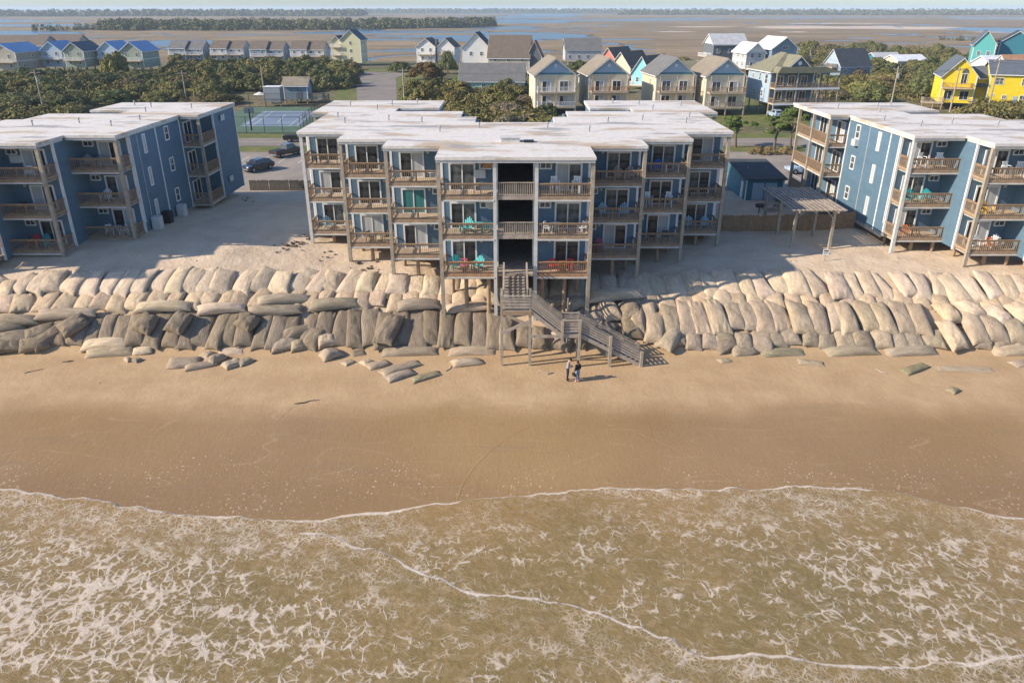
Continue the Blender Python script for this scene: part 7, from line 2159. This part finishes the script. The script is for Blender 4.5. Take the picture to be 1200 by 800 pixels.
# ------------------------------------------------------------------ the couple on the beach
M['skin'] = simple('skin', (0.52, 0.30, 0.20), 0.55, 0.1)
M['jeans_dark'] = simple('dark_jeans', (0.022, 0.032, 0.055), 0.8, 0.25, 12); M['jeans_light'] = simple('light_jeans', (0.17, 0.25, 0.36), 0.8, 0.25, 12)
M['shirt_grey'] = simple('grey_shirt', (0.30, 0.31, 0.34), 0.85, 0.15, 10); M['jacket_navy'] = simple('navy_jacket', (0.018, 0.02, 0.032), 0.75, 0.2, 10)
M['hair_brown'] = simple('brown_hair', (0.06, 0.03, 0.018), 0.6, 0.3, 20); M['hair_dark'] = simple('dark_cap', (0.03, 0.02, 0.018), 0.7)
M['shoe_dark'] = simple('dark_shoes', (0.015, 0.015, 0.018), 0.7); M['shoe_pink'] = simple('pink_shoes', (0.72, 0.38, 0.34), 0.7)

def person(x, y, rz, hgt, J, mats, label, hair, z):
    """J: joints in metres, facing -y; mats: (skin, top, trousers, shoes)"""
    s = hgt / 1.75
    root = empty('person', (x, y, z), rz, label, 'person')
    order = ['pelvis', 'waist', 'chest', 'neck', 'jaw', 'crown', 'shl', 'ell', 'wrl', 'hal', 'shr', 'elr', 'wrr', 'har', 'hpl', 'knl', 'anl', 'tol', 'hpr', 'knr', 'anr', 'tor']
    links_ = [('pelvis', 'waist'), ('waist', 'chest'), ('chest', 'neck'), ('neck', 'jaw'), ('jaw', 'crown'), ('chest', 'shl'), ('shl', 'ell'), ('ell', 'wrl'), ('wrl', 'hal'), ('chest', 'shr'), ('shr', 'elr'), ('elr', 'wrr'), ('wrr', 'har'),
              ('pelvis', 'hpl'), ('hpl', 'knl'), ('knl', 'anl'), ('anl', 'tol'), ('pelvis', 'hpr'), ('hpr', 'knr'), ('knr', 'anr'), ('anr', 'tor')]
    rad = dict(pelvis=(.155, .12), waist=(.145, .11), chest=(.165, .125), neck=(.055, .06), jaw=(.075, .085), crown=(.082, .095), shl=(.078, .076), ell=(.058, .058), wrl=(.04, .036), hal=(.036, .022), hpl=(.105, .105), knl=(.078, .08), anl=(.06, .062), tol=(.045, .035))
    for a in ('sh', 'el', 'wr', 'ha', 'hp', 'kn', 'an', 'to'): rad[a + 'r'] = rad[a + 'l']
    me = bpy.data.meshes.new('body')
    me.from_pydata([tuple(c * s for c in J[n]) for n in order], [(order.index(a), order.index(b)) for a, b in links_], [])
    o = bpy.data.objects.new('body_skeleton', me); col.objects.link(o)
    md = o.modifiers.new('skin', 'SKIN')
    for i, n in enumerate(order):
        me.skin_vertices[0].data[i].radius = (rad[n][0] * s, rad[n][1] * s)
        me.skin_vertices[0].data[i].use_root = (n == 'pelvis')
    md.use_smooth_shade = True
    sb = o.modifiers.new('sub', 'SUBSURF'); sb.levels = 2; sb.render_levels = 2
    dg = bpy.context.evaluated_depsgraph_get()
    body_me = bpy.data.meshes.new_from_object(o.evaluated_get(dg))
    bpy.data.objects.remove(o)
    bm = bmesh.new(); bm.from_mesh(body_me)
    # fingers and thumb on both hands
    for side in ('l', 'r'):
        h_, w_ = Vector(J['ha' + side]) * s, Vector(J['wr' + side]) * s
        d = (h_ - w_).normalized(); up = Vector((0, 0, 1)); sd = d.cross(up)
        sd = sd.normalized() if sd.length > 0.1 else Vector((1, 0, 0)); nn = sd.cross(d)
        tb = MB()
        for q, L in zip((-1.5, -0.5, 0.5, 1.5), (.055, .068, .072, .062)):
            b0 = h_ + sd * q * 0.017 * s
            tb.tube([b0, b0 + d * L * 0.6 * s, b0 + d * L * s - nn * 0.02 * s], [0.009 * s, 0.008 * s, 0.006 * s], 5)
        tb.tube([w_.lerp(h_, 0.5) + sd * 0.02 * s, w_.lerp(h_, 0.9) + sd * 0.055 * s, h_ + d * 0.02 * s + sd * 0.06 * s], [0.011 * s, 0.010 * s, 0.008 * s], 5)
        m2 = tb.mesh('f'); bm.from_mesh(m2)
    bm.to_mesh(body_me); bm.free()
    body_me.name = 'body'
    body_me.materials.clear()
    for m in mats: body_me.materials.append(M[m])
    V = {n: Vector(J[n]) * s for n in order}
    for f in body_me.polygons:
        c = f.center
        def near(a, b):
            ab = V[b] - V[a]; t = max(0, min(1, (c - V[a]).dot(ab) / ab.length_squared)); return (c - (V[a] + ab * t)).length
        segs = {'skin': min(near('neck', 'jaw'), near('jaw', 'crown')), 'hand': min(near('wrl', 'hal'), near('wrr', 'har')), 'top': min(near('pelvis', 'waist') + 0.03, near('waist', 'chest'), near('chest', 'neck') + 0.03, near('chest', 'shl'), near('chest', 'shr'), near('shl', 'ell'), near('shr', 'elr'), near('ell', 'wrl'), near('elr', 'wrr')),
                'leg': min(near('hpl', 'knl'), near('hpr', 'knr'), near('knl', 'anl'), near('knr', 'anr'), near('pelvis', 'hpl'), near('pelvis', 'hpr')), 'shoe': min(near('anl', 'tol'), near('anr', 'tor')) - 0.01}
        k = min(segs, key=segs.get)
        f.material_index = {'skin': 0, 'hand': 0, 'top': 1, 'leg': 2, 'shoe': 3}[k]
        f.use_smooth = True
    link('body', body_me, root)
    # face and hair
    jaw, cr = V['jaw'], V['crown']
    hd = (cr - jaw).normalized(); fw = Vector(J['face']).normalized()
    ce = jaw.lerp(cr, 0.45)
    sdv = fw.cross(hd).normalized()
    mb = MB().tube([ce + fw * 0.085 * s + hd * 0.02 * s, ce + fw * 0.115 * s - hd * 0.02 * s], [0.010 * s, 0.016 * s], 6)
    mb.build('nose', M['skin'], root)
    for e in (-1, 1):
        q = ce + fw * 0.088 * s + sdv * e * 0.032 * s + hd * 0.028 * s
        MB().tube([q, q + fw * 0.010 * s], 0.010 * s, 6).build('eye', M['shoe_dark'], root)
        q = ce + sdv * e * 0.085 * s
        MB().tube([q, q + sdv * e * 0.015 * s], [0.028 * s, 0.02 * s], 8).build('ear', M['skin'], root)
    q = ce + fw * 0.092 * s - hd * 0.045 * s
    MB().bar(q - sdv * 0.022 * s, q + sdv * 0.022 * s, 0.012 * s, 0.008 * s).build('mouth', M['w_coral'], root)
    bmh = bmesh.new(); bmesh.ops.create_icosphere(bmh, subdivisions=3, radius=1.0)
    back = -fw
    for v in bmh.verts:
        d = v.co.copy()
        p = sdv * d.x * 0.098 * s + fw * d.y * 0.112 * s + hd * d.z * 0.105 * s
        if d.y > 0.25 and d.z < 0.35: p = p * 0.86
        if hair[1] and d.y < 0.3 and d.z < 0: p += Vector((0, 0, -1)) * (-d.z) * hair[1] * s
        v.co = ce.lerp(cr, 0.55) + back * 0.018 * s + hd * 0.012 * s + p
    for f in bmh.faces: f.smooth = True
    link('hair', bm_mesh(bmh, 'hair', M[hair[0]]), root)
    return root, V

def pose(**kw):
    J = dict(pelvis=(0, 0, .95), waist=(0, 0, 1.10), chest=(0, 0, 1.32), neck=(0, -.01, 1.48), jaw=(0, -.03, 1.57), crown=(0, -.02, 1.68), shl=(.185, 0, 1.40), ell=(.25, .02, 1.13), wrl=(.22, -.10, .90), hal=(.215, -.13, .83), shr=(-.185, 0, 1.40), elr=(-.25, .02, 1.13), wrr=(-.22, -.10, .90), har=(-.215, -.13, .83),
             hpl=(.10, 0, .88), knl=(.115, -.01, .50), anl=(.12, .02, .10), tol=(.13, -.13, .035), hpr=(-.10, 0, .88), knr=(-.115, -.01, .50), anr=(-.12, .02, .10), tor=(-.13, -.13, .035), face=(0, -1, -.1))
    J.update(kw); return J
pm_ = hit(665, 446); zf = h1(pm_.x, pm_.y)
man = pose(chest=(0, -.04, 1.32), neck=(0, -.09, 1.47), jaw=(0, -.16, 1.53), crown=(0, -.19, 1.63), shl=(.19, -.04, 1.40), shr=(-.19, -.04, 1.40), ell=(.24, -.02, 1.13), wrl=(.10, -.24, 1.10), hal=(.06, -.31, 1.12), elr=(-.24, -.02, 1.13), wrr=(-.10, -.24, 1.10), har=(-.06, -.31, 1.12), tol=(.14, -.13, .035), face=(0, -.8, -.6))
person(pm_.x, pm_.y, R(80), 1.82, man, ('skin', 'shirt_grey', 'jeans_dark', 'shoe_dark'), 'person in grey shirt and dark jeans looking down at their hands', ('hair_dark', 0.0), zf)
pw_ = hit(676.5, 447); zf2 = h1(pw_.x, pw_.y)
woman = pose(anl=(.10, .02, .10), wrr=(-.27, -.10, .92), har=(-.28, -.14, .85), elr=(-.27, .03, 1.14), face=(0, -1, -.25), jaw=(0, -.05, 1.56), crown=(0, -.055, 1.67))
rootw, VW = person(pw_.x, pw_.y, R(215), 1.66, woman, ('skin', 'jacket_navy', 'jeans_light', 'shoe_pink'), 'person in navy jacket and light jeans seen from behind', ('hair_brown', 0.14), zf2)
hb = rootw.matrix_world if False else Matrix.Translation((pw_.x, pw_.y, zf2)) @ Matrix.Rotation(R(215), 4, 'Z')
q = hb @ VW['hal']
root = empty('hand_bag', (q.x, q.y, q.z - 0.34), R(215), 'small dark bag held by the person in the navy jacket', 'bag')
MB().box(-0.06, 0.06, -0.15, 0.15, 0, 0.22).build('pouch', M['shoe_dark'], root)
MB().tube([(0, -0.11, 0.21), (0, -0.05, 0.32), (0, 0.05, 0.32), (0, 0.11, 0.21)], 0.012, 6).build('strap', M['shoe_dark'], root)
# ------------------------------------------------------------------ sea air
m = bpy.data.materials.new('sea_haze'); m.use_nodes = True; m.node_tree.nodes.clear()
t = NT(m)
out = t.new('ShaderNodeOutputMaterial'); v = t.new('ShaderNodeVolumePrincipled')
v.inputs['Color'].default_value = (0.70, 0.85, 1.0, 1); v.inputs['Density'].default_value = 0.00013
t.l.new(v.outputs[0], out.inputs['Volume'])
hz = MB().box(-9500, 9500, -400, 14800, -3.0, 40.0).build('haze', m)
tag(hz, 'thin pale sea haze over the marsh', kind='stuff')
bpy.context.view_layer.update()
